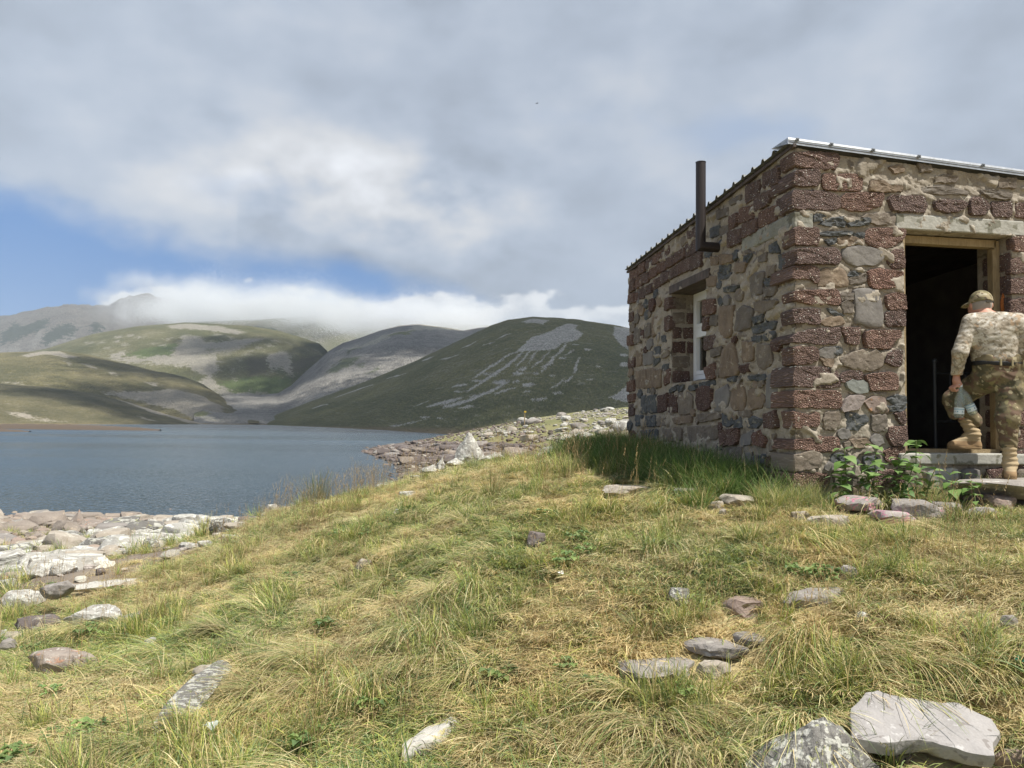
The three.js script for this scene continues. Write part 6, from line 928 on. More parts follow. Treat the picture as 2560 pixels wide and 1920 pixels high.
// tall greener grass along the window wall, darkened for its shade; grass round the door
const tall = clumps(5, { n: 120, rad: 0.13, len: 0.36, up: 1.2, droop: 0.9, spread: 3.1, wild: 1, wid: 0.0055, straw: 0.05, segs: 5, green: SHADED_GREEN }, 220), foot = clumps(3, { n: 70, rad: 0.1, len: 0.4, up: 1.2, droop: 1.0, spread: 3.1, wild: 1, wid: 0.005, straw: 0.25, segs: 5 }, 230);
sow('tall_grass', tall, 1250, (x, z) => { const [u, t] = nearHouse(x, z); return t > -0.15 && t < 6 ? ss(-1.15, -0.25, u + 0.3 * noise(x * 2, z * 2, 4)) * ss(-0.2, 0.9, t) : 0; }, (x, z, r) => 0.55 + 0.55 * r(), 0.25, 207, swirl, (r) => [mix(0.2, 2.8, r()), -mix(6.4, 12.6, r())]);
sow('wall_foot_grass', foot, 150, (x, z) => { const [u, t] = nearHouse(x, z); return t < 0.02 && t > -0.5 && u > -0.5 && u < 4 ? ss(-0.6, -0.05, t) : 0; }, (x, z, r) => 0.3 + 0.35 * r(), 0.25, 208, swirl, (r) => [mix(1.9, 5.2, r()), -mix(6.1, 7.5, r())]);
// thin seed stalks
function stalkGeo(seed, n, radius) { const r = rng(seed), A = { pos: [], idx: [], col: [] }; for (let i = 0; i < n; i++) { const a = r() * 6.28, q = r() * radius, L = 0.28 + 0.26 * r(), c = mix3([0.42, 0.32, 0.16], [0.28, 0.19, 0.10], r()), hd = r() * 6.28; blade(A, Math.cos(a) * q, 0, Math.sin(a) * q, hd, L, 1.4, 0.35, 0.0026, c, c, 4); for (let k = 0; k < 7; k++) { const f = 0.82 + k * 0.03, hx = Math.cos(a) * q + Math.cos(hd) * 0.17 * L * f * f, hz = Math.sin(a) * q + Math.sin(hd) * 0.17 * L * f * f; blade(A, hx, L * f * 0.95, hz, r() * 6.28, 0.022, 0.9, 0.6, 0.006, c, dim(c, 1.15), 1); } } return geom(A.pos, A.idx, null, A.col); }
const stalks = [0, 1, 2, 3].map((i) => stalkGeo(250 + i, 9, 0.14));
sow('seed_stalks', stalks, 520, (x, z) => cov(x, z) * (0.15 + 0.85 * ss(6, 11, Math.hypot(x, z))) * ss(-0.25, 0.3, noise(x * 0.6, z * 0.6, 91) + 0.25 * ss(0, -3, x)), (x, z, r) => 0.6 + 0.6 * r(), 0.3, 209, swirl, wedge(2.7, 16, 1.0));
// sparse grass among the boulders of the slope
sow('slope_grass', [...matM, ...upG], 900, (x, z) => 0.6 * ss(-0.1, 0.25, noise(x * 0.5, z * 0.5, 66)) * (grassCover(x, z) < 0.6 ? 1 : 0), (x, z, r) => 1.0 + 0.9 * r(), 0.3, 210, swirl, wedge(9, 24, 1.0, -36, -2));

// low leafy weeds
const weed = [0, 1, 2].map((k) => { const r = rng(270 + k), A = { pos: [], idx: [], col: [] }; for (let i = 0; i < 26; i++) { const a = r() * 6.28, q = Math.sqrt(r()) * 0.07, c = pickC(r, [[0.18, 0.27, 0.08], [0.25, 0.33, 0.11], [0.13, 0.21, 0.08]]), L = 0.03 + 0.025 * r(), hd = r() * 6.28, k0 = A.pos.length / 3, y = 0.02 + 0.05 * r(), x = Math.cos(a) * q, z = Math.sin(a) * q, cx = Math.cos(hd), cz = Math.sin(hd); A.pos.push(x, y, z, x + cx * L * 0.5 - cz * L * 0.35, y + 0.01, z + cz * L * 0.5 + cx * L * 0.35, x + cx * L, y - 0.004, z + cz * L, x + cx * L * 0.5 + cz * L * 0.35, y + 0.01, z + cz * L * 0.5 - cx * L * 0.35); for (let j = 0; j < 4; j++) A.col.push(...c); A.idx.push(k0, k0 + 1, k0 + 2, k0, k0 + 2, k0 + 3); } return geom(A.pos, A.idx, null, A.col); });
sow('weed_leaves', weed, 45, (x, z) => cov(x, z) * ss(0.05, 0.3, noise(x * 1.1, z * 1.1, 123)), (x, z, r) => 0.8 + 0.7 * r(), 0.2, 211, swirl, wedge(2.7, 12, 1.2));

// single tufts that stand out
function tuft(x, z, n, len, rad2, up, droop, straw, seed, label, tint = 1) {
  const r = rng(seed), A = { pos: [], idx: [], col: [] };
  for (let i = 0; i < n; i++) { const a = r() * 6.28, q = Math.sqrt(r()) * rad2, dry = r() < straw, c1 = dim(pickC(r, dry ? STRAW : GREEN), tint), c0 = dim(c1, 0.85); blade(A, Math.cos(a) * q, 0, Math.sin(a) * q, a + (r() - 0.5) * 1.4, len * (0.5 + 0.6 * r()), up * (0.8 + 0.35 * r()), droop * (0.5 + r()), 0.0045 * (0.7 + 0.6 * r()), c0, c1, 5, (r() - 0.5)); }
  const m = mesh('grass_tuft', geom(A.pos, A.idx, null, A.col), M.grass); m.position.set(x, ground(x, z) - 0.02, z); tag(m, label, 'grass tuft');
}
tuft(1.66, -3.40, 130, 0.26, 0.07, 1.25, 0.9, 0.3, 1, 'dark spiky tuft between the lichen boulder and the flat slab', 0.55);
tuft(0.83, -4.6, 170, 0.26, 0.1, 1.1, 1.3, 0.35, 2, 'rounded tuft behind the sunken flagstone', 0.8);
tuft(0.85, -3.98, 150, 0.22, 0.1, 1.3, 0.6, 0.3, 3, 'upright tuft growing at the near edge of the sunken flagstone', 0.8);
tuft(-2.9, -11.6, 190, 0.62, 0.16, 1.4, 0.4, 0.3, 4, 'tall dark rush clump standing against the lake', 0.55);
tuft(1.25, -5.95, 130, 0.3, 0.09, 1.3, 0.8, 0.15, 5, 'green tuft in the short grass left of the path', 0.85);
tuft(1.75, -5.65, 120, 0.24, 0.09, 1.25, 0.9, 0.15, 6, 'green tuft in the short grass nearest the trodden path', 0.85);
tuft(2.0, -4.5, 130, 0.24, 0.08, 1.0, 1.5, 0.45, 7, 'drooping tuft just in front of the pitted stone', 0.9);
tuft(3.45, -5.85, 150, 0.2, 0.12, 1.2, 0.9, 0.05, 8, 'dark green tuft below the doorstep', 0.6);
tuft(-0.2, -8.6, 110, 0.42, 0.08, 1.35, 0.5, 0.4, 9, 'tall thin tuft on the open brow', 0.75);
tuft(0.65, -8.9, 110, 0.4, 0.08, 1.35, 0.5, 0.35, 10, 'tall thin tuft close to the shaded grass', 0.75);

// ---------------------------------------------------------------- nettles at the foot of the door wall
M.leaf = new THREE.MeshPhysicalMaterial({ color: lin(0.13, 0.235, 0.05), roughness: 0.6, transmission: 0.35, thickness: 0, specularIntensity: 0.5 });
M.leaf2 = M.leaf.clone(); M.leaf2.color = lin(0.18, 0.29, 0.075); M.leaf3 = M.leaf.clone(); M.leaf3.color = lin(0.095, 0.18, 0.05);
M.stem = new THREE.MeshStandardMaterial({ color: lin(0.12, 0.15, 0.05), roughness: 0.8 });
const leafGeo = (() => { const pos = [], idx = [], n = 7; for (let i = 0; i <= n; i++) { const t = i / n, w = 0.34 * Math.sin(Math.PI * Math.pow(t, 0.72)) * (1 - 0.1 * (i % 2)), y = 0.16 * Math.sin(t * 2.2) - 0.3 * t * t; pos.push(t, y + 0.09 * w, -w, t, y, 0, t, y + 0.09 * w, w); } for (let i = 0; i < n; i++) { const a = 3 * i; idx.push(a, a + 1, a + 3, a + 1, a + 4, a + 3, a + 1, a + 2, a + 4, a + 2, a + 5, a + 4); } return geom(pos, idx); })();
function nettle(x, z, h, lean, seed, label) {
  const r = rng(seed); h += 0; const g = group('nettle', x, ground(x, z) + 0.03, z); h *= 1.0; tag(g, label, 'plant', 'nettles by the doorway');
  const dir = r() * 6.28, at = (t) => new THREE.Vector3(Math.cos(dir) * lean * t * t, h * t, Math.sin(dir) * lean * t * t);
  mesh('stem', new THREE.TubeGeometry(new THREE.CatmullRomCurve3([at(0), at(0.33), at(0.66), at(1)]), 8, 0.004, 5), M.stem, g);
  const n = Math.round(h / 0.05); for (let i = 1; i <= n; i++) for (const s of [0, 1, 0.5]) { if (s === 0.5 && r() < 0.45) continue; const t = (i - 0.2 * r()) / n, m = mesh('leaf', leafGeo, [M.leaf, M.leaf2, M.leaf3][Math.floor(r() * 3)], g), L = 1.35 * (0.05 + 0.045 * Math.sin(Math.PI * Math.min(1, 0.15 + 0.85 * (1 - t * 0.75)))) * (0.75 + 0.5 * r()); m.position.copy(at(t)); m.scale.setScalar(L); m.rotation.set((r() - 0.5) * 0.5, (i % 2) * 1.57 + s * Math.PI + (r() - 0.5) * 1.1, 0.35 - 0.75 * r(), 'YXZ'); }
}
for (const [x, z, h, lean, label] of nettleSpots) nettle(x, z, h, lean, Math.round(x * 1000), label);

// ---------------------------------------------------------------- the person stepping in
// surface of a distance field f(x, y, z) < 0 on a grid (naive surface nets), coloured by paint(x, y, z, nx, ny, nz)
function fieldMesh(f, lo, hi, c, paint) {
  const nx = Math.ceil((hi[0] - lo[0]) / c) + 1, ny = Math.ceil((hi[1] - lo[1]) / c) + 1, nz = Math.ceil((hi[2] - lo[2]) / c) + 1, F = new Float32Array(nx * ny * nz), id = (i, j, k) => (k * ny + j) * nx + i;
  for (let k = 0; k < nz; k++) for (let j = 0; j < ny; j++) for (let i = 0; i < nx; i++) F[id(i, j, k)] = f(lo[0] + i * c, lo[1] + j * c, lo[2] + k * c);
  const V = new Int32Array(nx * ny * nz).fill(-1), pos = [], idx = [], E = [[0, 1], [2, 3], [4, 5], [6, 7], [0, 2], [1, 3], [4, 6], [5, 7], [0, 4], [1, 5], [2, 6], [3, 7]];
  for (let k = 0; k + 1 < nz; k++) for (let j = 0; j + 1 < ny; j++) for (let i = 0; i + 1 < nx; i++) {
    const q = []; let m = 0; for (let b = 0; b < 8; b++) { const v = F[id(i + (b & 1), j + ((b >> 1) & 1), k + (b >> 2))]; q.push(v); if (v < 0) m++; } if (m === 0 || m === 8) continue;
    let x = 0, y = 0, z = 0, n = 0; for (const [a, b] of E) if ((q[a] < 0) !== (q[b] < 0)) { const t = q[a] / (q[a] - q[b]); x += mix(a & 1, b & 1, t); y += mix((a >> 1) & 1, (b >> 1) & 1, t); z += mix(a >> 2, b >> 2, t); n++; }
    V[id(i, j, k)] = pos.length / 3; pos.push(lo[0] + (i + x / n) * c, lo[1] + (j + y / n) * c, lo[2] + (k + z / n) * c);
  }
  const quad = (a, b, d, e, flip) => { if (a < 0 || b < 0 || d < 0 || e < 0) return; flip ? idx.push(a, d, b, b, d, e) : idx.push(a, b, d, b, e, d); };
  for (let k = 1; k + 1 < nz; k++) for (let j = 1; j + 1 < ny; j++) for (let i = 1; i + 1 < nx; i++) {
    const v = F[id(i, j, k)] < 0;
    if (v !== F[id(i + 1, j, k)] < 0) quad(V[id(i, j - 1, k - 1)], V[id(i, j, k - 1)], V[id(i, j - 1, k)], V[id(i, j, k)], !v);
    if (v !== F[id(i, j + 1, k)] < 0) quad(V[id(i - 1, j, k - 1)], V[id(i, j, k - 1)], V[id(i - 1, j, k)], V[id(i, j, k)], v);
    if (v !== F[id(i, j, k + 1)] < 0) quad(V[id(i - 1, j - 1, k)], V[id(i, j - 1, k)], V[id(i - 1, j, k)], V[id(i, j, k)], !v);
  }
  const g = geom(pos, idx), N = g.attributes.normal; if (paint) { const col = []; for (let i = 0; i < pos.length; i += 3) col.push(...paint(pos[i], pos[i + 1], pos[i + 2], N.array[i], N.array[i + 1], N.array[i + 2])); g.setAttribute('color', new THREE.Float32BufferAttribute(col, 3)); }
  return g;
}
const V3 = (x, y, z) => [x, y, z];
function cone(p, a, b, ra, rb) { const x = b[0] - a[0], y = b[1] - a[1], z = b[2] - a[2], t = clamp(((p[0] - a[0]) * x + (p[1] - a[1]) * y + (p[2] - a[2]) * z) / (x * x + y * y + z * z + 1e-9)); return Math.hypot(p[0] - a[0] - t * x, p[1] - a[1] - t * y, p[2] - a[2] - t * z) - mix(ra, rb, t); }
const smin = (a, b, k) => { const h = clamp(0.5 + 0.5 * (b - a) / k); return mix(b, a, h) - k * h * (1 - h); };
const ell = (p, c, r) => { const x = (p[0] - c[0]) / r[0], y = (p[1] - c[1]) / r[1], z = (p[2] - c[2]) / r[2], l = Math.hypot(x, y, z); return (l - 1) * Math.min(r[0], r[1], r[2]); };
const man = group('person', 4.30, EYE - 0.445, -6.66);
tag(man, 'person in camouflage clothes and tan boots stepping up through the doorway, bottles in hand', 'person');
{
  const O = [4.30, -0.445, -6.66], W = (x, h, z) => [x - O[0], h - O[1], z - O[2]];
  const J = { rheel: W(4.275, -0.41, -6.60), rank: W(4.312, -0.31, -6.66), rtoe: W(4.40, -0.41, -6.83), rknee: W(4.285, 0.085, -6.64), rhip: W(4.385, 0.43, -6.72), lhip: W(4.225, 0.44, -6.80), lknee: W(4.10, 0.255, -7.12), lank: W(4.275, -0.06, -7.12), lheel: W(4.30, -0.17, -7.12), ltoe: W(4.085, -0.175, -7.13), pelvis: W(4.30, 0.47, -6.77), waist: W(4.275, 0.61, -6.74), chest: W(4.25, 0.83, -6.74), neck: W(4.205, 1.0, -6.80), head: W(4.20, 1.105, -6.85), lsh: W(4.07, 0.93, -6.78), rsh: W(4.40, 0.92, -6.66), lelb: W(3.95, 0.665, -6.75), lwri: W(3.965, 0.455, -6.84), relb: W(4.50, 0.68, -6.60), rwri: W(4.50, 0.43, -6.74) };
  const add3 = (a, x, y, z) => [a[0] + x, a[1] + y, a[2] + z];
  const torso = (p, g) => { const s = [0.085, 0, 0.035]; let d = cone(p, add3(J.pelvis, -s[0], 0.02, -0.01), add3(J.chest, -0.095, 0, -0.02), 0.108 + g, 0.108 + g); d = smin(d, cone(p, add3(J.pelvis, s[0], 0.02, 0.02), add3(J.chest, 0.085, 0, 0.03), 0.108 + g, 0.108 + g), 0.07); d = smin(d, cone(p, add3(J.waist, 0, 0.02, 0.0), J.chest, 0.122 + g, 0.118 + g), 0.06); d = smin(d, cone(p, add3(J.neck, 0, -0.03, 0.015), add3(J.lsh, 0.02, -0.005, 0), 0.075 + g, 0.07 + g), 0.07); return smin(d, cone(p, add3(J.neck, 0, -0.03, 0.015), add3(J.rsh, -0.02, -0.005, 0), 0.075 + g, 0.07 + g), 0.07); };
  const arm = (p, s, e, w, g) => smin(cone(p, s, e, 0.062 + g, 0.047 + g), cone(p, e, w, 0.047 + g, 0.032 + g), 0.03);
  const leg = (p, h, k, a, g) => smin(cone(p, h, k, 0.098 + g, 0.066 + g), cone(p, k, a, 0.066 + g, 0.045 + g), 0.04);
  const headD = (p) => { let d = ell(p, J.head, [0.078, 0.112, 0.097]); d = smin(d, ell(p, add3(J.head, -0.02, -0.055, -0.045), [0.058, 0.06, 0.06]), 0.03); d = smin(d, cone(p, add3(J.head, 0, -0.06, 0.015), add3(J.neck, 0, -0.02, 0.01), 0.058, 0.065), 0.03); d = smin(d, cone(p, add3(J.head, -0.03, 0.01, -0.093), add3(J.head, -0.036, -0.022, -0.113), 0.009, 0.015), 0.012); for (const sx of [-1, 1]) { d = smin(d, ell(p, add3(J.head, sx * 0.08 - 0.002, -0.012, 0.008 + sx * 0.02), [0.012, 0.03, 0.019]), 0.008); d = Math.max(d, -(ell(p, add3(J.head, -0.025 + sx * 0.031, 0.006, -0.098 + sx * 0.012), [0.014, 0.009, 0.01]))); } return Math.max(d, -ell(p, add3(J.head, -0.034, -0.062, -0.108), [0.022, 0.003, 0.012])); };
  // left hand: fist closed round the bottle necks; fingers of different lengths bent at the knuckles
  const hand = (p, w, sx) => { const c = add3(w, -0.004 * sx, -0.055, 0.0); let d = smin(cone(p, w, add3(w, 0, -0.035, 0), 0.027, 0.03), ell(p, c, [0.024, 0.046, 0.037]), 0.02);
    const L = [0.030, 0.034, 0.032, 0.026]; for (let i = 0; i < 4; i++) { const k0 = add3(c, 0.012 * sx * -1, -0.034 + i * 0.001, 0.03 - i * 0.02), k1 = add3(k0, -0.030 * sx, -0.012 - L[i] * 0.25, 0.004), k2 = add3(k1, 0.004 * sx, -0.004, 0.0), k3 = add3(k1, 0.022 * sx, -0.026, 0.0), k4 = add3(k3, 0.018 * sx, 0.012, 0); d = smin(d, Math.min(cone(p, k0, k1, 0.0105, 0.0095), cone(p, k1, k3, 0.0095, 0.0085), cone(p, k3, k4, 0.0085, 0.0075)), 0.006); }
    const t0 = add3(c, 0.012 * sx, 0.012, 0.024), t1 = add3(t0, 0.008 * sx, -0.03, 0.018), t2 = add3(t1, -0.016 * sx, -0.024, -0.006); return smin(d, Math.min(cone(p, t0, t1, 0.012, 0.0105), cone(p, t1, t2, 0.0105, 0.009)), 0.008); };
  const bodyF = (x, y, z) => { const p = [x, y, z]; let d = torso(p, -0.012); d = smin(d, arm(p, J.lsh, J.lelb, J.lwri, -0.006), 0.03); d = smin(d, arm(p, J.rsh, J.relb, J.rwri, -0.006), 0.03); d = smin(d, leg(p, J.rhip, J.rknee, J.rank, -0.008), 0.03); d = smin(d, leg(p, J.lhip, J.lknee, J.lank, -0.008), 0.03); d = smin(d, Math.min(cone(p, J.rank, J.rtoe, 0.035, 0.022), cone(p, J.lank, J.ltoe, 0.035, 0.022)), 0.02); d = smin(d, headD(p), 0.015); return Math.min(d, 1); };
  M.skin = new THREE.MeshPhysicalMaterial({ color: 0xffffff, vertexColors: true, roughness: 0.55, sheen: 0.2 });
  const skinC = (x, y, z) => { const n = noise(x * 40, y * 40, z * 40); return [0.46 + 0.05 * n, 0.235 + 0.03 * n, 0.165 + 0.02 * n]; };
  const bodyG = fieldMesh(bodyF, [-0.45, -0.02, -0.62], [0.35, 1.75, 0.2], 0.013, skinC);
  const handL = fieldMesh((x, y, z) => hand([x, y, z], J.lwri, 1), add3(J.lwri, -0.08, -0.17, -0.08), add3(J.lwri, 0.08, 0.05, 0.09), 0.0038, skinC), handR = fieldMesh((x, y, z) => hand([x, y, z], J.rwri, -1), add3(J.rwri, -0.08, -0.17, -0.08), add3(J.rwri, 0.08, 0.05, 0.09), 0.0038, skinC), headG = fieldMesh((x, y, z) => headD([x, y, z]), add3(J.head, -0.13, -0.16, -0.15), add3(J.head, 0.13, 0.15, 0.13), 0.005, skinC);
  mesh('body', mergeGeometries([bodyG, handL, handR, headG]), M.skin, man).userData.label = 'ruddy bare hands, neck and face';
  M.cloth = new THREE.MeshStandardMaterial({ color: 0xffffff, vertexColors: true, roughness: 0.95, bumpMap: null });
  const shirtF = (x, y, z) => { const p = [x, y, z]; const wv = 0.006 * (1 - 2 * Math.abs(noise(x * 7 + y * 9, y * 20, z * 7))) + 0.004 * noise(x * 22, y * 16, z * 22); let d = torso(p, 0.008); d = smin(d, arm(p, J.lsh, J.lelb, J.lwri, 0.012), 0.035); d = smin(d, arm(p, J.rsh, J.relb, J.rwri, 0.012), 0.035); d -= wv * 0.7; const hem = J.waist[1] - 0.035 + 0.012 * noise(x * 14, 3, z * 14) + 0.05 * x; const arms = Math.min(cone(p, J.lelb, J.lwri, 0.08, 0.07), cone(p, J.relb, J.rwri, 0.08, 0.07)); if (arms > 0) d = Math.max(d, hem - y); d = Math.max(d, y - (J.neck[1] + 0.015)); d = Math.max(d, (J.lwri[1] + 0.008) - y - (x > -0.2 ? 1 : 0)); return d; };
  const shirtC = (x, y, z) => { const a = fbm(x * 10, y * 12, z * 10 + 1, 3), t = x * 46 + y * 40, q = y * 15 - x * 15, b = noise(t, q, z * 26) + 0.35 * noise(x * 90, y * 80, z * 80), c = noise(x * 26 - y * 46, y * 18 + x * 14, z * 26 + 5) + 0.3 * noise(x * 80, y * 90, z * 80 + 3), o = fbm(x * 12, y * 11, z * 12 + 40, 2); let k = mix3([0.33, 0.285, 0.225], [0.48, 0.44, 0.37], clamp(0.5 + 1.5 * a)); if (b > 0.24) k = mix3(k, [0.14, 0.112, 0.08], 0.7); if (c > 0.3) k = mix3(k, [0.20, 0.16, 0.11], 0.65); if (o > 0.17 && b < 0.15) k = mix3(k, [0.38, 0.23, 0.12], 0.55); if (c < -0.34) k = mix3(k, [0.56, 0.53, 0.48], 0.8); return k; };
  mesh('shirt', fieldMesh(shirtF, [-0.46, 0.82, -0.3], [0.36, 1.55, 0.22], 0.007, shirtC), M.cloth, man).userData.label = 'long sleeved camouflage shirt in pale tan and grey';
  const trF = (x, y, z) => { const p = [x, y, z]; const wv = 0.010 * (1 - 2 * Math.abs(noise(x * 6, y * 13 + x * 6, z * 6 + 3))) + 0.005 * noise(x * 18, y * 22, z * 18); let d = cone(p, add3(J.pelvis, -0.075, 0.0, 0), add3(J.pelvis, 0.08, 0.0, 0.02), 0.128, 0.128); d = smin(d, cone(p, add3(J.waist, -0.08, -0.02, -0.01), add3(J.waist, 0.08, -0.02, 0.02), 0.118, 0.118), 0.05); d = smin(d, leg(p, J.rhip, J.rknee, add3(J.rank, -0.008, 0.17, 0), 0.017), 0.05); d = smin(d, leg(p, J.lhip, J.lknee, add3(J.lank, 0.01, 0.12, 0), 0.017), 0.05); d = smin(d, cone(p, add3(J.rknee, 0.085, 0.11, 0.03), add3(J.rknee, 0.075, 0.24, 0.03), 0.035, 0.035), 0.03); d = smin(d, cone(p, add3(J.lknee, -0.07, -0.02, 0.04), add3(J.lknee, -0.03, -0.14, 0.05), 0.04, 0.04), 0.03); d -= wv; d = Math.max(d, y - (J.waist[1] + 0.03)); return d; };
  const trC = (x, y, z) => { const e = 0.25 * noise(x * 55, y * 55, z * 55), a = fbm(x * 9, y * 11, z * 9 + 7, 2) + e * 0.5, b = fbm(x * 10 + 20, y * 12, z * 10, 2) + e * 0.6, c = fbm(x * 14 + 5, y * 14 + 9, z * 14, 2) + e * 0.8; let k = [0.155, 0.125, 0.07]; if (a > 0.06) k = [0.125, 0.08, 0.054]; if (b > 0.14) k = [0.085, 0.075, 0.042]; if (c > 0.24) k = [0.36, 0.31, 0.20]; if (c < -0.26) k = [0.20, 0.175, 0.085]; return k; };
  mesh('trousers', fieldMesh(trF, [-0.42, 0.08, -0.68], [0.32, 1.12, 0.26], 0.0075, trC), M.cloth, man).userData.label = 'baggy brown and olive camouflage trousers';
  const belt = mesh('belt', fieldMesh((x, y, z) => { const p = [x, y, z]; let d = cone(p, add3(J.waist, -0.08, -0.02, -0.01), add3(J.waist, 0.08, -0.02, 0.02), 0.128, 0.128); d = smin(d, cone(p, add3(J.pelvis, -0.075, 0.0, 0), add3(J.pelvis, 0.08, 0.0, 0.02), 0.136, 0.136), 0.05); return Math.max(d, Math.abs(y - (J.waist[1] - 0.055 - 0.05 * x)) - 0.019); }, [-0.32, 0.9, -0.3], [0.3, 1.1, 0.2], 0.008), new THREE.MeshStandardMaterial({ color: lin(0.012, 0.012, 0.014), roughness: 0.7 }), man); belt.userData.label = 'black belt';
  for (const x of [-0.1, 0.0, 0.1]) { const l = mesh('belt_loop', box(0.016, 0.058, 0.012, x - 0.02, J.waist[1] - 0.056 - 0.05 * x, 0.078 + 0.03 * (x < 0.05 ? 1 : 0.9), 0.003), new THREE.MeshStandardMaterial({ color: lin(0.26, 0.22, 0.13), roughness: 1 }), man); }
  // boots
  M.boot = new THREE.MeshStandardMaterial({ color: 0xffffff, vertexColors: true, roughness: 0.85 }); M.sole = new THREE.MeshStandardMaterial({ color: lin(0.19, 0.125, 0.06), roughness: 0.9 });
  const boot = (heel, toe, ank, knee, sole) => { const dir = [knee[0] - ank[0], knee[1] - ank[1], knee[2] - ank[2]], L = Math.hypot(...dir), up = add3(ank, dir[0] / L * 0.17, dir[1] / L * 0.17, dir[2] / L * 0.17), f = (x, y, z) => { const p = [x, y, z]; const ring = 0.004 * Math.sin((y - sole) * 150) * ss(sole + 0.08, sole + 0.12, y); let d = cone(p, ank, up, 0.052, 0.057); d = smin(d, cone(p, add3(heel, 0, 0.005, 0), ank, 0.042, 0.050), 0.03); d = smin(d, cone(p, heel, toe, 0.040, 0.038), 0.03); d = smin(d, cone(p, ank, add3(toe, 0, 0.01, 0), 0.045, 0.03), 0.04); d -= ring; d = Math.max(d, sole + 0.022 - y); return Math.max(d, dir[0] / L * (x - up[0]) + dir[1] / L * (y - up[1]) + dir[2] / L * (z - up[2])); };
    const lo = [Math.min(heel[0], toe[0], up[0]) - 0.09, sole - 0.01, Math.min(heel[2], toe[2], up[2]) - 0.09], hi = [Math.max(heel[0], toe[0], up[0]) + 0.09, up[1] + 0.07, Math.max(heel[2], toe[2], up[2]) + 0.09];
    const m = mesh('boot', fieldMesh(f, lo, hi, 0.007, (x, y, z) => { const n = noise(x * 30, y * 30, z * 30); return y < sole + 0.075 ? [0.255 + 0.03 * n, 0.165 + 0.02 * n, 0.085] : [0.36 + 0.04 * n, 0.275 + 0.03 * n, 0.165 + 0.02 * n]; }), M.boot, man); m.userData.label = 'tan suede combat boot';
    mesh('sole', fieldMesh((x, y, z) => { const p = [x, sole + 0.03, z]; return Math.max(Math.max(cone(p, [heel[0], sole + 0.03, heel[2]], [toe[0], sole + 0.03, toe[2]], 0.047, 0.045), sole - y), y - sole - 0.026); }, lo, hi, 0.007), M.sole, m); };
  boot(J.rheel, J.rtoe, J.rank, J.rknee, 0.0); boot(J.lheel, J.ltoe, J.lank, J.lknee, 0.2435);
  // cap and grey hair below it
  const hd = J.head, capF = (x, y, z) => { const p = [x, y, z]; let d = ell(p, add3(hd, 0, 0.022, 0), [0.091, 0.105, 0.108]); d = Math.max(d, hd[1] + 0.008 - 0.15 * (z - hd[2]) * -1 - y); const bx = x - hd[0] + 0.018, bz = z - hd[2] + 0.13; const br = Math.max(Math.hypot(bx / 0.075, bz / 0.08) - 1, Math.abs(y - hd[1] - 0.012 + 0.25 * (bx * bx / 0.075) - 0.25 * (bz + 0.03)) / 0.006 - 1) * 0.006; return Math.min(d, br); };
  const cap = mesh('cap', fieldMesh(capF, add3(hd, -0.13, -0.05, -0.22), add3(hd, 0.13, 0.15, 0.13), 0.0045, (x, y, z) => { const a = fbm(x * 16, y * 20, z * 16 + 3, 2), b = noise(x * 40 + y * 20, y * 30, z * 30); let k = [0.30, 0.25, 0.155]; if (a > 0.05) k = [0.165, 0.145, 0.075]; if (b > 0.3) k = [0.10, 0.075, 0.05]; if (a < -0.2) k = [0.40, 0.36, 0.26]; return k; }), M.cloth, man); cap.userData.label = 'camouflage peaked cap';
  mesh('cap_strap', fuse(box(0.07, 0.018, 0.006, hd[0] + 0.015, hd[1] + 0.008, hd[2] + 0.108, 0.003)), new THREE.MeshStandardMaterial({ color: lin(0.05, 0.045, 0.035), roughness: 0.9 }), cap);
  mesh('hair', fieldMesh((x, y, z) => { const p = [x, y, z]; return Math.max(Math.max(ell(p, hd, [0.083, 0.118, 0.103]), y - hd[1] - 0.02), Math.max(hd[1] - 0.06 - y, hd[2] - 0.03 - z)); }, add3(hd, -0.11, -0.1, -0.1), add3(hd, 0.11, 0.06, 0.13), 0.005), new THREE.MeshStandardMaterial({ color: lin(0.28, 0.25, 0.22), roughness: 1, bumpMap: grainBump, bumpScale: 0.004 }), man).userData.label = 'short grey hair below the cap';
  // bottles held by the neck
  M.plastic = new THREE.MeshPhysicalMaterial({ color: lin(0.86, 0.93, 0.94), roughness: 0.08, transmission: 0.9, thickness: 0, ior: 1.45 });
  M.water2 = new THREE.MeshPhysicalMaterial({ color: lin(0.78, 0.88, 0.9), roughness: 0.05, transmission: 1, thickness: 0.05, ior: 1.33 });
  M.labelP = new THREE.MeshStandardMaterial({ map: colorTex(128, 64, (u, v) => (v > 0.62 && v < 0.85 ? [0.34, 0.48, 0.58] : v > 0.25 && v < 0.45 && Math.sin(u * 60) * Math.sin(u * 23) > 0.1 ? [0.2, 0.32, 0.4] : [0.66, 0.72, 0.74])), roughness: 0.5 });
  M.capP = new THREE.MeshStandardMaterial({ color: lin(0.62, 0.68, 0.72), roughness: 0.45 });
  const bottle = (top, tilt, label, s = 1) => { const g = group('bottle', O[0] + top[0], EYE + O[1] + top[1], O[2] + top[2]); g.rotation.set(tilt[0], 0, tilt[1]); tag(g, label, 'bottle'); const pr = [[0.012, 0.0], [0.013, -0.025], [0.016, -0.04], [0.028, -0.075], [0.032, -0.09], [0.032, -0.125], [0.029, -0.135], [0.032, -0.145], [0.032, -0.205], [0.026, -0.222], [0.006, -0.218]].map(([a, b]) => new THREE.Vector2(a * s, b * s)); mesh('body', new THREE.LatheGeometry(pr, 24), M.plastic, g); mesh('lid', new THREE.CylinderGeometry(0.0145 * s, 0.0145 * s, 0.018 * s, 18).translate(0, 0.008 * s, 0), M.capP, g); mesh('label', new THREE.CylinderGeometry(0.0326 * s, 0.0326 * s, 0.045 * s, 24, 1, true).translate(0, -0.172 * s, 0), M.labelP, g); };
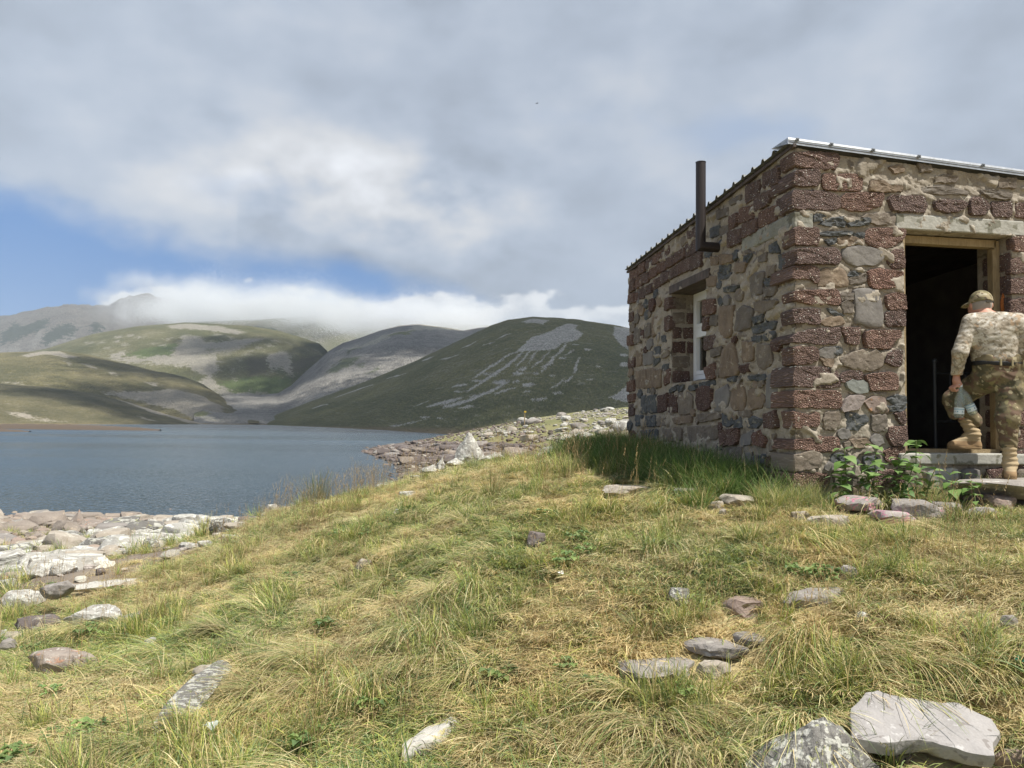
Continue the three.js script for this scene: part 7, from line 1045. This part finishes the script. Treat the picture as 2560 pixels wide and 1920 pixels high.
  const hw = J.lwri; bottle(add3(hw, 0.015, -0.095, 0.03), [0.02, -0.05], 'clear plastic bottle hanging straight from the hand', 1.25); bottle(add3(hw, 0.03, -0.085, 0.0), [-0.05, 0.42], 'clear plastic bottle slanting from the same hand', 1.25); bottle(add3(J.rwri, 0.0, -0.09, 0.03), [0, 0.1], 'clear plastic bottle on the far side of the person', 1.15);
}

// ---------------------------------------------------------------- small things
{ // marker post with a yellow plate on the meadow
  const x = 1.9, z = -112, g = group('marker_post', x, ground(x, z) - 0.2, z); tag(g, 'thin marker post with a yellow plate on the far meadow', 'post');
  mesh('pole', new THREE.CylinderGeometry(0.07, 0.08, 2.6, 8).translate(0, 1.3, 0), M.wood, g); mesh('plate', box(0.3, 0.24, 0.04, 0.08, 2.45, 0.09), new THREE.MeshStandardMaterial({ color: lin(0.62, 0.42, 0.04), roughness: 0.6 }), g);
}
{ // bird
  const d = 60, x = (1335 - 1280) / 1920 * d, g = group('bird', x, EYE + (1054 - 243) / 1920 * d, -d); g.rotation.set(0.2, 0.7, 0.35); tag(g, 'small dark bird gliding under the clouds', 'bird');
  const m = new THREE.MeshStandardMaterial({ color: lin(0.03, 0.03, 0.035), roughness: 0.9 });
  const bg = new THREE.SphereGeometry(1, 12, 8); bg.scale(0.035, 0.035, 0.11); mesh('body', bg, m, g);
  for (const s of [-1, 1]) { const p = [0, 0, -0.05, s * 0.12, 0.035, -0.06, s * 0.26, 0.0, 0.02, s * 0.11, 0.02, 0.035, 0, 0, 0.045]; mesh('wing', geom(p, [0, 1, 3, 1, 2, 3, 0, 3, 4]), m, g); }
  mesh('tail', geom([0, 0, 0.09, -0.04, 0, 0.2, 0.04, 0, 0.2], [0, 1, 2]), m, g);
}
{ // litter in the grass
  const crumple = (w, h, d, seed) => { const g = new THREE.PlaneGeometry(w, d, 8, 8); g.rotateX(-Math.PI / 2); const p = g.attributes.position; for (let i = 0; i < p.count; i++) p.setY(i, h * (0.5 + 0.5 * noise(p.getX(i) * 30, p.getZ(i) * 30, seed))); g.computeVertexNormals(); return g; };
  const put = (name, x, z, up, geo, mat, label) => { const m = mesh(name, geo, mat); m.position.set(x, ground(x, z) + up, z); tag(m, label, 'litter'); };
  put('plastic_scrap', -1.62, -4.28, 0.06, crumple(0.07, 0.05, 0.09, 3), new THREE.MeshPhysicalMaterial({ color: lin(0.75, 0.82, 0.84), roughness: 0.2, transmission: 0.5, thickness: 0 }), 'crumpled clear plastic scrap in the grass at the picture foot');
  put('paper_scrap', 0.36, -5.55, 0.06, crumple(0.05, 0.04, 0.05, 9), new THREE.MeshStandardMaterial({ color: lin(0.7, 0.69, 0.66), roughness: 0.9 }), 'small white paper scrap on the open grass');
  put('bottle_shard', 2.42, -3.66, 0.08, crumple(0.05, 0.05, 0.1, 14), new THREE.MeshPhysicalMaterial({ color: lin(0.02, 0.3, 0.2), roughness: 0.15, transmission: 0.4, thickness: 0 }), 'teal plastic piece in the grass beside the flat slab');
  put('plastic_scrap', 1.28, -6.75, 0.05, crumple(0.06, 0.04, 0.05, 19), new THREE.MeshStandardMaterial({ color: lin(0.4, 0.58, 0.55), roughness: 0.5 }), 'pale turquoise scrap in short grass before the house');
}
renderer.render(scene, camera);
